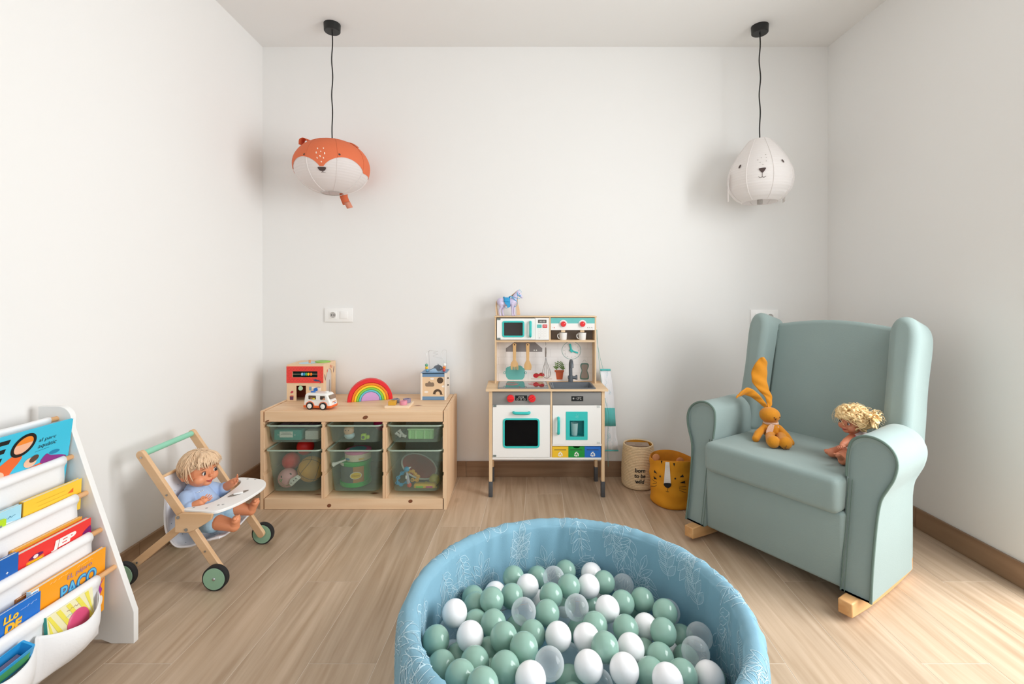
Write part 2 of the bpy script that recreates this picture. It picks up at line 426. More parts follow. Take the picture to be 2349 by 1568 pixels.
skirting('baseboard_right', (XR, OY1, 0), (XR, YB, 0), (-1, 0, 0), (.55,))

# wall sockets
def socket_plate(px0, px1, py0, py1, flip, label):
    p = at((px0 + px1) / 2, (py0 + py1) / 2, YB); w = (px1 - px0) * YB / F; h = (py1 - py0) * YB / F
    r = thing('wall_socket', label, 'socket', (p.x, YB, p.z))
    pl = mat('white_plastic', '#F4F3F1', .35)
    MB().rbox(p.x - w / 2, p.x + w / 2, YB - .009, YB, p.z - h / 2, p.z + h / 2, .0025).build('cover_plate', pl, r)
    sx = p.x - w * .2 * (1 if not flip else -1); k = h * .27
    sw = p.x + w * .2 * (1 if not flip else -1)
    MB().rbox(sx - k, sx + k, YB - .0115, YB - .006, p.z - k, p.z + k, .001).build('socket_insert', pl, r)
    MB().ring([(sx + k * .86 * math.cos(a * .2618), p.z + k * .86 * math.sin(a * .2618)) for a in range(24)], [(sx + k * .78 * math.cos(a * .2618), p.z + k * .78 * math.sin(a * .2618)) for a in range(24)], YB - .014, YB - .011).build('socket_collar', pl, r)
    MB().disc((sx, YB - .0118, p.z), (0, -1, 0), k * .76).build('socket_well', mat('socket_grey', '#B9B5B1', .5), r, fix=False)
    mb = MB()
    for dx in (-.32, .32): mb.disc((sx + dx * k, YB - .0124, p.z), (0, -1, 0), .0035)
    mb.build('socket_hole', mat('black_hole', '#222222', .6), r, fix=False)
    MB().rbox(sw - k, sw + k, YB - .0135, YB - .006, p.z - k, p.z + k, .0015).build('rocker_switch', pl, r)
socket_plate(746, 810, 706, 738, False, 'white double wall socket above the pine storage unit, socket beside switch')
socket_plate(1720.5, 1783.5, 710, 742.5, True, 'white double wall socket half hidden behind the armchair wing')
# ------------------------------------------------------------------ paper lanterns
black = mat('black_plastic', '#161616', .45)
cordm = mat('black_cord', '#15110F', .6)
def pendant(base_px, base_py, top, cat_label, name, wob):
    Y = (ZC - EYE) * F / (CY - base_py); p = at(base_px, base_py, Y)
    r = thing(name, cat_label, 'lamp', (p.x, Y, top.z - .35))
    MB().lathe([(0, ZC - .042), (.040, ZC - .042), (.0435, ZC - .038), (.045, ZC), (0, ZC)], 32, Matrix.Translation((p.x, Y, 0))).build('ceiling_rose', black, r)
    pts = []
    for i in range(25):
        t = i / 24; a = Vector((p.x, Y, ZC - .04)).lerp(top, t); s = math.sin(PI * t) ** .5
        pts.append(a + Vector((wob * s * math.sin(t * 19) * (1 - .5 * t), 0, 0)))
    MB().tube(smoothpath(pts, 3), .0034, 8).build('cord', cordm, r)
    return r
def lathe_hit(px, py, c, prof):
    d = Vector(((px - CX) / F, 1, -(py - CY) / F)); o = Vector((0, 0, EYE))
    f = lambda q: math.hypot(q.x - c.x, q.y - c.y) - prof(q.z - c.z)
    t = c.y - .32
    for _ in range(2000):
        q = o + d * t
        if f(q) < 0: break
        t += .0005
    n = Vector((q.x - c.x, q.y - c.y, 0)).normalized(); sl = (prof(q.z - c.z + .002) - prof(q.z - c.z - .002)) / .004
    return q, (n + Vector((0, 0, -sl))).normalized()
def ribbed(prof, z0, z1, n, nseg, c, ridge=.0012):
    rows = []
    for i in range(n * 4 + 1):
        z = z0 + (z1 - z0) * i / (n * 4); r = prof(z) + ridge * (.5 - .5 * math.cos(2 * PI * i / 4)) - ridge
        rows.append([(c.x + r * math.cos(2 * PI * k / nseg), c.y + r * math.sin(2 * PI * k / nseg), c.z + z) for k in range(nseg)])
    return MB().grid(rows, closed=True)
# fox-faced lantern
fc = at(762, 384, 2.614); fa, fb = .2, .148
fprof = lambda z: fa * math.sqrt(max(.0001, 1 - (z / fb) ** 2)) ** .92
white_paper = paper_mat('white_lantern_paper', '#F7F3F1', .35); orange_paper = paper_mat('orange_lantern_paper', '#E8794F', .15)
dark_print = mat('dark_brown_print', '#4A3B38', .8)
fox = pendant(762, 56, fc + Vector((0, 0, fb * .955)), 'orange and white paper lantern pendant with a printed fox face', 'fox_lantern', .004)
ribbed(fprof, -fb * .965, fb * .955, 22, 64, fc).build('paper_shade', white_paper, fox, smooth=60, fix=False)
nose, nn = lathe_hit(738, 383, fc, fprof); a0 = math.atan2(nose.y - fc.y, nose.x - fc.x); zn = nose.z - fc.z
def bound(a):
    d = abs((a - a0 + PI) % (2 * PI) - PI)
    if d < .06: return zn + .004
    if d < 1.25: t = (d - .06) / 1.19; return zn + .004 + (.012 - zn) * math.sin(PI * min(t * 1.02, 1)) ** .72 * (1 - .25 * t)
    return zn + .004
rows = []
NS = 128; NR = 34
for i in range(NR + 1):
    row = []
    for k in range(NS):
        a = 2 * PI * k / NS; zb = bound(a); zt = fb * .955; z = zt + (zb - zt) * i / NR
        r = fprof(z) + .0016; row.append((fc.x + r * math.cos(a), fc.y + r * math.sin(a), fc.z + z))
    rows.append(row)
MB().grid(rows, closed=True).build('orange_mask', orange_paper, fox, smooth=60, fix=False)
def decal(lamp, c, prof, lst, name, m):
    mb = MB()
    for px, py, rx, ry, rot in lst:
        q, n = lathe_hit(px, py, c, prof); k = q.y / F; mb.disc(q, n, rx * k, ry * k, rot=rot, off=.0034)
    return mb.build(name, m, lamp, fix=False)
for e in ((698.5, 354, 1.9, 2.6, -.4), (778.5, 354.5, 2.2, 2.6, .5)): decal(fox, fc, fprof, [e], 'eye', dark_print)
decal(fox, fc, fprof, [(729, 341, 1.3, 2.4, .4), (742.3, 340.6, 1.3, 2, .4), (736.3, 347.6, 1.2, 1.6, .2), (726, 350.3, 1.3, 2.8, .1), (745, 352, 1.3, 2.8, .1), (734.6, 358, 1.3, 2.6, .3), (728, 362, 1.2, 2.2, .4), (742.4, 362, 1.2, 2, .4), (737.5, 370.6, 1.3, 1.8, .5)], 'freckle_print', mat('cream_print', '#FBE9D6', .8))
q, n = lathe_hit(739, 386.5, fc, fprof); k = q.y / F
u = Vector((0, 0, 1)).cross(n).normalized(); v = n.cross(u)
mb = MB(); mb.poly3([q + n * .0036 + u * (a * k) + v * (b * k) for a, b in smooth2([(-8.5, 3.6), (0, 4.2), (8.5, 3.6), (8.6, 0), (5, -4.2), (0, -5), (-5, -4.2), (-8.6, 0)], 4)])
mb.build('nose', dark_print, fox, fix=False)
mb = MB()
for pts in ([(738.5, 391), (741.5, 394.5), (747, 395.2)], [(741.5, 393.5), (737, 395.4)], [(740.6, 390), (741.4, 394)]):
    mb.tube([lathe_hit(x, y, fc, fprof)[0] + n * .002 for x, y in pts], .0009, 5)
mb.build('mouth', dark_print, fox)
# seams, bottom wire ring, ears, tail
mb = MB(); mo = MB()
for kk in range(8):
    a = a0 + .39 + kk * PI / 4; zb_ = bound(a)
    P_ = lambda z, o: (fc.x + (fprof(z) + o) * math.cos(a), fc.y + (fprof(z) + o) * math.sin(a), fc.z + z)
    mb.tube([P_(-fb * .96 + (zb_ + fb * .96) * i / 20, .0002) for i in range(21)], .0009, 5, flat=2.5)
    mo.tube([P_(zb_ + (fb * .94 - zb_) * i / 20, .0013) for i in range(21)], .0009, 5, flat=2.5)
mb.build('paper_seam', white_paper, fox); mo.build('orange_seam', paper_mat('orange_seam_paper', '#D96C42', .1), fox)
zr = -fb * .965; rr = fprof(zr)
MB().tube([(fc.x + rr * math.cos(t * PI / 20), fc.y + rr * math.sin(t * PI / 20), fc.z + zr) for t in range(40)], .0022, 6, closed=True).build('wire_ring', mat('steel_wire', '#C9C6C2', .3, .8), fox)
def strip(pts, wdir, w, th=.0008):
    wdir = Vector(wdir).normalized() * w / 2; pts = smoothpath(pts, 5)
    return MB().grid([[p - wdir, p + wdir] for p in pts])
eL = at(702, 331, fc.y - .02)
strip([at(692, 333, fc.y - .05), at(693, 322, fc.y - .05), at(700, 318.2, fc.y - .05), at(706, 320, fc.y - .05), at(710, 326, fc.y - .05)], (.2, 1, .1), .05).build('ear', orange_paper, fox, fix=False, mods=[SOL(.0012)])
strip([at(798, 326.5, fc.y - .03), at(806, 328.5, fc.y - .03), at(815, 333.5, fc.y - .03), at(822, 339, fc.y - .03)], (-.1, 1, .3), .04).build('ear', orange_paper, fox, fix=False, mods=[SOL(.0012)])
strip([at(788.5, 443, fc.y + .08), at(789, 452, fc.y + .08), at(796, 470, fc.y + .08)], (1, 0, 0), .046).build('tail', orange_paper, fox, fix=False, mods=[SOL(.0012)])
strip([at(796, 463, fc.y + .077), at(803, 477, fc.y + .077)], (1, 0, .25), .034).build('tail_tip', paper_mat('pale_orange_paper', '#EFA184', .2), fox, fix=False, mods=[SOL(.0012)])
# rabbit-faced lantern
rc = at(1743, 395, 2.63)
RP = [(-.168, .085), (-.15, .125), (-.10, .160), (-.05, .170), (0, .163), (.05, .142), (.10, .112), (.14, .084), (.17, .062), (.178, .050)]
def rprof(z):
    if z <= RP[0][0]: return RP[0][1]
    for (z0, r0), (z1, r1) in zip(RP, RP[1:]):
        if z <= z1: t = (z - z0) / (z1 - z0); return r0 + (r1 - r0) * t
    return RP[-1][1]
_rp = rprof
rprof = lambda z: (_rp(z - .012) + _rp(z) * 2 + _rp(z + .012)) / 4
rab = pendant(1743, 60, rc + Vector((0, 0, .176)), 'white paper lantern pendant with a printed rabbit face', 'rabbit_lantern', .005)
ribbed(rprof, -.168, .178, 24, 56, rc).build('paper_shade', white_paper, rab, smooth=60, fix=False)
MB().lathe([(.05, .178), (.012, .179), (.006, .181)], 32, Matrix.Translation(rc)).build('shade_cap', white_paper, rab, fix=False)
for e in ((1698, 382.5, 2.7, 4.8, -.25), (1795, 369.5, 2.2, 4.6, .35)): decal(rab, rc, rprof, [e], 'eye', dark_print)
q, n = lathe_hit(1748.8, 390, rc, rprof); k = q.y / F
u = Vector((0, 0, 1)).cross(n).normalized(); v = n.cross(u)
mb = MB(); mb.poly3([q + n * .003 + u * (a * k) + v * (b * k) for a, b in smooth2([(-7.2, 4.2), (0, 5.4), (7.2, 4.6), (6.4, 1), (3, -4), (0, -6.4), (-3, -4), (-6.4, 1)], 4)])
mb.build('nose', dark_print, rab, fix=False)
mb = MB()
for pts in ([(1748.8, 396), (1748.6, 406)], [(1740, 405), (1743.5, 407.4), (1748.6, 405.6)], [(1748.6, 405.6), (1753, 406.6), (1757, 403.5)]):
    mb.tube([lathe_hit(x, y, rc, rprof)[0] + n * .002 for x, y in smooth2([(a, b) for a, b in pts], 3, False)], .0011, 5)
mb.build('mouth', dark_print, rab)
decal(rab, rc, rprof, [(1738.6, 367.6, .9, 1, 0), (1743.6, 373.2, .8, .9, 0), (1746.4, 362.6, .8, .9, 0), (1756.3, 355.6, .8, .9, 0), (1757.4, 362, .7, .9, 0), (1757.4, 369.6, .8, 1, 0), (1750, 377.6, .9, .9, 0)], 'freckle_print', mat('grey_print', '#8A817C', .8))
mb = MB()
for kk in range(8):
    a = -2.44 + kk * PI / 4
    mb.tube([(rc.x + (rprof(z) + .0002) * math.cos(a), rc.y + (rprof(z) + .0002) * math.sin(a), rc.z + z) for z in [-.165 + .34 * i / 30 for i in range(31)]], .0009, 5, flat=2.5)
mb.build('paper_seam', white_paper, rab)
for sx, x in ((-1, 1671), (1, 1797)):
    yy = rc.y + (0 if sx < 0 else .17)
    strip([at(x - sx * 1.5, 398, yy), at(x + sx * .3, 418, yy), at(x + sx * 1.2, 440, yy), at(x + sx * .8, 463, yy)], (.3, 1, 0), .05).build('ear', white_paper, rab, fix=False, mods=[SOL(.0012)])
MB().cyl(rc + Vector((0, 0, -.178)), rc + Vector((0, 0, -.11)), .014).build('lamp_holder', mat('grey_holder', '#A8A39E', .5), rab)
# ------------------------------------------------------------------ pine storage unit
pine_x = wood('pine_x', '#F2D6B4', '#E2BC94', 'x', .8, .5, knots=6.5, cloud=.06)
pine_y = wood('pine_y', '#F2D6B4', '#E2BC94', 'y', .8, .5, knots=6.5, cloud=.06)
pine_z = wood('pine_z', '#F2D4B1', '#E2BA92', 'z', .8, .5, knots=4, cloud=.06)
SY0, SY1, SH = 2.400, 2.832, .502
SX0, SX1 = -1.2956, -.3456
st = thing('storage_unit', 'low pine storage unit with six green bins under a toy-covered top', 'storage unit', ((SX0 + SX1) / 2, 2.615, 0))
def upright(x0, x1, name, l, r, z1):
    mb = MB(); a = x0 + (.005 if l else 0); b = x1 - (.005 if r else 0)
    mb.box(a, b, SY0 + .0005, SY1, 0 if 'side' in name else .0555, z1)
    for z0, zz in ((.0555, .172), (.190, .290), (.308, .416), (.434, .4455)):
        if l: mb.rbox(x0, a + .0005, SY0, SY1, z0, zz, .0018, 1)
        if r: mb.rbox(b - .0005, x1, SY0, SY1, z0, zz, .0018, 1)
    mb.build(name, pine_z, st)
upright(SX0, SX0 + .020, 'side_panel', False, True, SH)
upright(SX1 - .020, SX1, 'side_panel', True, False, SH)
upright(-.985, -.966, 'divider', True, True, .4455)
upright(-.673, -.652, 'divider', True, True, .4455)
MB().rbox(SX0 + .0202, SX1 - .0202, SY0 + .018, SY1, SH - .022, SH - .002, .001, 1).build('top_board', pine_x, st)
MB().rbox(SX0 + .0202, SX1 - .0202, SY0, SY0 + .0178, .446, SH - .003, .0015, 1).build('top_rail', pine_x, st)
MB().rbox(SX0 + .0202, SX1 - .0202, SY0 + .018, SY1, .038, .055, .001, 1).build('bottom_board', pine_x, st)
MB().rbox(SX0 + .0202, SX1 - .0202, SY0, SY0 + .0178, .0005, .0548, .0015, 1).build('plinth', pine_x, st)
knot = mat('pine_knot', '#7E4A2C', .6, var=(60, .3))
mb = MB()
for x, y, rx, ry in ((838, 957, 6.5, 4), (755, 1159, 5, 4), (941.5, 1149, 5, 4), (613, 965, 5, 1.5)):
    p = at(x, y, SY0); mb.disc((p.x, SY0, p.z), (0, -1, 0), rx * SY0 / F, ry * SY0 / F, rot=.35, n=14, off=.0004)
mb.build('knot', knot, st, fix=False, kind='stuff')

# bins
binm = thin_mat('green_bin_plastic', '#A5B8AB', .80, .3, .5, '#E6EDE7', speckle=.08)
binrim = mat('green_bin_rim', '#A9BCAC', .4)
def bin_box(cx, z0, zr, label):
    hw = .1375; y0, y1 = SY0 + .006, SY0 + .40; r = thing('storage_bin', label, 'bin', (cx, (y0 + y1) / 2, z0), group=None)
    tap = .022 if zr - z0 > .15 else .014; t = .0022
    def loop(x, ya, yb, z, rad): return [(cx + a, b, z) for a, b in rpoly(-x, x, ya, yb, rad, 5)]
    rows = []
    for k in range(7):
        f = k / 6; s = tap * (1 - f); rows.append(loop(hw - s, y0 + s * .8, y1 - s * .8, z0 + (zr - z0) * f, .03))
    mb = MB().grid(rows, closed=True)
    mb.poly3(rows[0]); mb.build('bin_body', binm, r, smooth=50)
    MB().grid([loop(hw, y0, y1, zr - .002, .03), loop(hw + .0085, y0 - .006, y1 + .006, zr - .002, .034), loop(hw + .0095, y0 - .007, y1 + .007, zr + .001, .034), loop(hw + .0085, y0 - .006, y1 + .006, zr + .004, .034), loop(hw - .001, y0 + .001, y1 - .001, zr + .004, .03), loop(hw - .001, y0 + .001, y1 - .001, zr - .002, .03)], closed=True).build('bin_rim', binrim, r, smooth=50)
    return r
BX = (-1.1303, -.8195, -.5088)
def C3(x, y, Y): return at(*C(3, x, y), Y)
bin_box(BX[0], .338, .424, 'shallow green bin holding a teal game box')
bin_box(BX[1], .338, .424, 'shallow green bin holding a round-faced roly-poly doll')
bin_box(BX[2], .338, .424, 'shallow green bin holding a mint green toy crate')
bin_box(BX[0], .085, .297, 'deep green bin full of play balls')
bin_box(BX[1], .085, .297, 'deep green bin holding a green toy drum')
bin_box(BX[2], .085, .297, 'deep green bin holding rattles and a red racket')

def gl(key, col, **k): return mat(key, col, k.pop('rough', .4), **k)
# teal game box and its card tray
r = thing('game_box', 'teal cardboard game box with a pale label inside the shallow bin', 'game box', (-1.185, 2.49, .342))
MB().rbox(-1.245, -1.105, 2.44, 2.56, .3415, .394, .002).build('box_body', gl('teal_card', '#2F9C93'), r)
MB().box(-1.216, -1.148, 2.4388, 2.44, .356, .386).build('paper_label', gl('label_paper', '#E6E8DF'), r, smooth=0)
mb = MB()
for z, a, b in ((.378, -1.205, -1.158), (.371, -1.21, -1.153)): mb.box(a, b, 2.4380, 2.4388, z - .0012, z + .0012)
mb.build('label_print', gl('print_grey', '#77807C'), r, smooth=0)
lettering('TO', (-1.228, 2.4398, .364), (1, 0, 0), (0, 0, 1), .014, .009, gl('print_pale', '#D8E8E2'), r)
lettering('O', (-1.142, 2.4398, .364), (1, 0, 0), (0, 0, 1), .008, .009, gl('print_pale', '#D8E8E2'), r)
r = thing('card_tray', 'dark tray of picture tiles lying on top of the teal game box', 'toy', (-1.14, 2.6, .395))
MB().rbox(-1.24, -1.03, 2.47, 2.70, .3945, .412, .002).build('tray', gl('aubergine_card', '#4B4350'), r)
mb = MB()
for i in range(4):
    for j in range(3): mb.rbox(-1.232 + .051 * i, -1.188 + .051 * i, 2.48 + .072 * j, 2.54 + .072 * j, .412, .4145, .001, 1)
mb.build('picture_tile', gl('tile_mauve', '#8E7C8C'), r, kind='stuff')
r = MB().rbox(-1.09, -1.02, 2.45, 2.54, .3415, .386, .003).build('small_box', gl('off_white_card', '#DCDDD8'), None, loc=(-1.05, 2.5, .3415))
tag(r, 'small off-white box wedged beside the teal game box', 'box')
# roly-poly doll
p = C3(843, 812, 2.46)
r = thing('roly_poly_doll', 'small round-faced roly-poly doll with a pale blue body in its bin', 'toy', (p.x, p.y, .3405))
MB().sph((p.x, p.y, .385), (.026, .024, .027)).build('head', gl('doll_peach', '#E6B795', rough=.5), r)
MB().sph((p.x + .003, p.y + .002, .3595), (.027, .026, .019)).build('body', gl('baby_blue', '#BBD4DE'), r)
mb = MB()
for dx in (-.009, .006): mb.sph((p.x + dx, p.y - .0225, .391), (.0022, .0015, .003), 8, 6)
mb.build('eye', gl('ink', '#2A2522'), r)
MB().sph((p.x, p.y + .004, .397), (.0255, .023, .017)).build('hair', gl('sandy_hair', '#C59A6A', rough=.7), r)
p = C3(985, 865, 2.45)
r = thing('toy_camera', 'lime green toy camera lying in the shallow bin', 'toy', (p.x, p.y, .3405))
MB().rbox(p.x - .020, p.x + .006, p.y - .012, p.y + .012, .3408, .373, .006, 3).rbox(p.x + .004, p.x + .024, p.y - .01, p.y + .01, .345, .365, .007, 3).build('case', gl('lime', '#B4DB3C'), r)
MB().cyl((p.x - .006, p.y - .0125, .357), (p.x - .006, p.y - .0155, .357), .008).build('lens', gl('grey_lens', '#6C6F6A'), r)
r = thing('fabric_ball', 'magenta soft toy ball at the back of the shallow bin', 'toy', (-.735, 2.62, .3405))
MB().sph((-.735, 2.62, .388), .047, 20, 12).build('cover', gl('magenta_felt', '#B3135F', rough=.8), r)
MB().tube([(-.735 + .0475 * math.cos(a * PI / 12), 2.62, .388 + .0475 * math.sin(a * PI / 12)) for a in range(24)], .0018, 6, closed=True).build('seam', gl('dark_magenta', '#7E0D45', rough=.8), r)
# mint crate
r = thing('toy_crate', 'mint green plastic toy crate with ribbed sides in its bin', 'toy', (-.48, 2.50, .3405)); mg = gl('mint_plastic', '#A9E39B', rough=.35)
mb = MB(); mb.rbox(-.555, -.42, 2.45, 2.55, .3408, .395, .008, 3); mb.build('crate_body', mg, r)
mb = MB()
for x in (-.545, -.513, -.468, -.434): mb.rbox(x - .004, x + .004, 2.4465, 2.452, .345, .394, .0015, 1)
mb.rbox(-.557, -.418, 2.446, 2.454, .390, .398, .002); mb.build('crate_rib', gl('mint_plastic_light', '#BDEDB0', rough=.35), r)
for i, (x, z, a) in enumerate(((-.602, .366, .7), (-.589, .376, .9), (-.578, .362, .3))):
    M = Matrix.Translation((x, 2.45, z)) @ Matrix.Rotation(a, 4, 'Y')
    o = MB().rbox(-.016, .016, -.006, .006, -.006, .006, .002, 2, M).rbox(-.02, -.012, -.008, .008, -.008, .008, .002, 2, M).build('building_peg', gl('peg_white', '#D5D0CE'), None, loc=(x, 2.45, z))
    tag(o, ['pale plastic peg lowest of three beside the mint crate', 'pale plastic peg topmost of three beside the mint crate', 'pale plastic peg touching the mint crate'][i], 'toy', 'pegs in the shallow bin')
# balls in the deep bin
redm = mat('red_ball', '#E8231F', .45, sss=.0)
p = C3(462, 968, 2.57); o = MB().sph((p.x, p.y, .268), .045, 24, 16).build('play_ball', redm, None, loc=(p.x, p.y, .268)); tag(o, 'red play ball poking above the rim of the deep bin', 'ball', 'red play balls')
p = C3(337, 1058, 2.545); o = MB().sph((p.x, p.y, p.z), .046, 24, 16).build('play_ball', redm, None, loc=(p.x, p.y, p.z)); tag(o, 'red play ball lower in the deep bin above the pink ball', 'ball', 'red play balls')
p = C3(510, 1128, 2.515); c = p
r = thing('basketball', 'small orange and yellow basketball in the deep bin', 'ball', tuple(c))
MB().sph(c, .0665, 28, 18).build('ball_skin', mat('basketball', '#E0A32C', .6, var=(14, .22)), r)
mb = MB(); rot = Euler((.5, .5, .3)).to_matrix()
for kind in range(4):
    pts = []
    for k in range(48):
        t = 2 * PI * k / 48
        v = {0: Vector((math.cos(t), math.sin(t), 0)), 1: Vector((math.cos(t), 0, math.sin(t))), 2: Vector((.55 + .16 * math.cos(2 * t), math.cos(t), math.sin(t))), 3: Vector((-.55 - .16 * math.cos(2 * t), math.cos(t), math.sin(t)))}[kind]
        pts.append(c + rot @ (v.normalized() * .0667))
    mb.tube(pts, .0011, 5, closed=True)
mb.build('ball_seam', gl('ink2', '#3A2C20'), r)
p = C3(295, 1205, 2.478); p.x += .008; c = p
r = thing('face_ball', 'pink ball printed with a face and a green leaf in the deep bin', 'ball', tuple(c))
MB().sph(c, .049, 26, 16).build('ball_skin', gl('dusty_pink', '#E3A5A8', rough=.5), r)
def on_sph(c, rad, dx, dz):
    d = Vector((dx, -math.sqrt(max(.02, 1 - dx * dx - dz * dz)), dz)); return c + d * rad, d
mb = MB()
for dx, dz in ((-.28, .42), (.55, .62)): q, d = on_sph(c, .049, dx, dz); mb.disc(q, d, .004, .0065, rot=.6)
mb.build('eye', gl('ink', '#2A2522'), r, fix=False)
MB().poly3([on_sph(c, .0496, a, b)[0] for a, b in smooth2([(-.5, .12), (-.1, .2), (.42, .12), (.72, .02), (.6, -.3), (.3, -.55), (0, -.36), (-.3, -.1)], 3)]).build('leaf_print', gl('leaf_green_print', '#6E9A52'), r, fix=False)
p = C3(368, 1228, 2.44); 
r = thing('spotted_wedge', 'white spotted wooden wedge between the pink ball and the basketball', 'toy', tuple(p))
mb = MB(); M = Matrix.Translation(p) @ Matrix.Rotation(-.75, 4, 'Y')
mb.prism([(-.03, -.012), (.03, -.012), (.026, .012), (-.01, .02), (-.028, .008)], -.012, .012, None, M); mb.build('wedge', gl('chalk_white', '#E8E6E0'), r, mods=[BEV(.003)])
mb = MB()
for a in (-.016, .002, .018): q = M @ Vector((a, -.0122, .002)); mb.disc(q, (0, -1, 0), .0028)
mb.build('spot', gl('ink', '#2A2522'), r, fix=False)
# drum, tambourine, shaker
c = Vector((-.845, 2.53, .095)); c.x = C3(905, 1200, 2.45).x * 2.53 / 2.45
r = thing('toy_drum', 'green toy drum with a grey and tan picture panel in the deep bin', 'drum', (c.x, c.y, .0885)); dg = gl('drum_green', '#2FAE4B', rough=.35)
rad = .078; T = Matrix.Translation((c.x, c.y, 0))
MB().lathe([(0, .0885), (rad, .0885), (rad + .003, .092), (rad + .003, .108), (rad, .110), (rad - .003, .112), (rad - .003, .196), (rad, .198), (rad + .003, .200), (rad + .003, .214), (rad, .217), (0, .217)], 40, T).build('drum_shell', dg, r)
def arc_panel(a0, a1, z0, z1, rr, name, m):
    MB().grid([[(c.x + rr * math.cos(a0 + (a1 - a0) * k / 12), c.y + rr * math.sin(a0 + (a1 - a0) * k / 12), z) for k in range(13)] for z in (z0, z1)]).build(name, m, r, fix=False)
arc_panel(-PI * .88, -PI * .46, .113, .195, rad - .0018, 'picture_panel', gl('panel_grey', '#5C6466'))
arc_panel(-PI * .46, -PI * .22, .113, .195, rad - .0018, 'tan_panel', gl('panel_tan', '#B9824C'))
arc_panel(-PI * .86, -PI * .66, .2, .2145, rad + .0036, 'name_label', gl('label_paper', '#E6E8DF'))
a = -PI * .40; MB().disc((c.x + (rad + .0005) * math.cos(a), c.y + (rad + .0005) * math.sin(a), .152), (math.cos(a), math.sin(a), 0), .030, .019, off=.0012).build('badge', gl('badge_white', '#E4E0D0'), r, fix=False)
MB().disc((c.x + (rad + .0008) * math.cos(a), c.y + (rad + .0008) * math.sin(a), .152), (math.cos(a), math.sin(a), 0), .0265, .016, off=.0024).build('badge_face', gl('badge_yellow', '#E8C020'), r, fix=False)
nrm = Vector((math.cos(a), math.sin(a), 0)); ux = Vector((0, 0, 1)).cross(nrm)
lettering('Classic', Vector((c.x, c.y, .148)) + nrm * (rad + .0032) - ux * .019, ux, (0, 0, 1), .038, .009, gl('badge_brown', '#7A3A20'), r, off=.0006)
a = -PI * .205; MB().box(-.004, .004, -.003, .003, .108, .2, Matrix.Translation((c.x + rad * math.cos(a), c.y + rad * math.sin(a), 0)) @ Matrix.Rotation(a + PI / 2, 4, 'Z')).build('drum_post', dg, r, smooth=0)
r = thing('tambourine', 'cream and pink toy tambourine lying on the green drum', 'tambourine', (c.x + .012, c.y, .219)); M = Matrix.Translation((c.x + .012, c.y, .2185)) @ Matrix.Rotation(-.02, 4, 'Y')
MB().lathe([(0, .0), (.066, .0), (.068, .002), (.068, .036), (0, .036)], 36, M).build('hoop', gl('cream_wood', '#E9DCC4'), r)
MB().lathe([(0, .0362), (.0685, .0362), (.0695, .038), (.0695, .046), (.066, .048), (.05, .0485), (0, .049)], 36, M).build('skin', gl('tambourine_pink', '#DE7FAE'), r)
mb = MB()
for i, a in enumerate((-2.15, -1.0)):
    mm = M @ Matrix.Rotation(a, 4, 'Z'); MB().rbox(.062, .0705, -.014, .014, .009, .018, .002, 2, mm).build('jingle', gl(('jingle_blue', 'jingle_amber')[i], ('#3D86B8', '#D9B040')[i], rough=.3), r)
MB().disc(M @ Vector((0, 0, .0492)), (0, 0, 1), .045, n=28).build('drum_print', gl('print_teal', '#6FB6BE'), r, fix=False)
p0, p1 = C3(705, 1090, 2.46), C3(812, 1050, 2.46)
r = thing('toy_trumpet', 'white toy trumpet leaning beside the tambourine', 'toy', tuple(p0))
mb = MB(); d = p1 - p0; mb.tube([p0, p0 + d * .12, p0 + d * .45, p1], [.013, .0095, .006, .0045], 16); mb.build('horn', gl('white_toy_plastic', '#ECECEA', rough=.3), r)
# contents of the last deep bin
p = C3(1460, 1105, 2.60)
r = thing('toy_racket', 'red toy racket with white rim leaning in the deep bin', 'racket', tuple(p))
M = Matrix.Translation(p) @ Matrix.Rotation(.42, 4, 'Y') @ Matrix.Rotation(.25, 4, 'X')
MB().lathe([(0, -.004), (.098, -.004), (.101, -.002), (.101, .002), (0, .002)], 36, M).build('racket_face', gl('racket_red', '#C8343A'), r)
MB().tube([M @ Vector((.1 * math.cos(t * PI / 20), .1 * math.sin(t * PI / 20), .002)) for t in range(40)], .005, 8, closed=True).build('racket_rim', gl('white_toy_plastic', '#ECECEA', rough=.3), r)
def rattle(name, label, px, py, cl1, seeds, m, Y=2.45):
    p = C3(px, py, Y); r = thing(name, label, 'rattle', tuple(p)); return r, p
r, p = rattle('key_rattle', 'blue looped teething rattle with bird head in the deep bin', 1330, 1180, 0, 0, 0)
bm_ = gl('rattle_blue', '#2E9BD0', rough=.3)
mb = MB(); pts = [C3(x, y, 2.45) for x, y in ((1350, 1140), (1310, 1165), (1275, 1205), (1268, 1250), (1300, 1265), (1350, 1245), (1385, 1250))]
mb.tube(smoothpath(pts, 4), .0042, 8)
for q in pts[1:6]: mb.tube([q + Vector((.009 * math.cos(t * PI / 8), 0, .007 * math.sin(t * PI / 8))) for t in range(16)], .0028, 6, closed=True)
mb.build('loop', bm_, r)
MB().sph(C3(1350, 1130, 2.45), (.0155, .013, .013)).build('bird_head', bm_, r)
q = C3(1372, 1120, 2.45); MB().cyl(q, q + Vector((.010, -.002, .006)), .005, .001, 10).build('beak', gl('white_toy_plastic', '#ECECEA', rough=.3), r)
r, p = rattle('ring_rattle', 'yellow flower-edged teething ring beside the blue rattle', 1415, 1200, 0, 0, 0)
pts = [C3(x, y, 2.458) for x, y in ((1370, 1150), (1405, 1150), (1425, 1175), (1450, 1195), (1440, 1225), (1400, 1225))]; mb = MB(); mb.tube(smoothpath(pts, 4), .0045, 8)
for q in pts: mb.tube([q + Vector((.008 * math.cos(t * PI / 8), 0, .008 * math.sin(t * PI / 8))) for t in range(16)], .003, 6, closed=True)
mb.build('ring', gl('rattle_amber', '#E0A530', rough=.3), r)
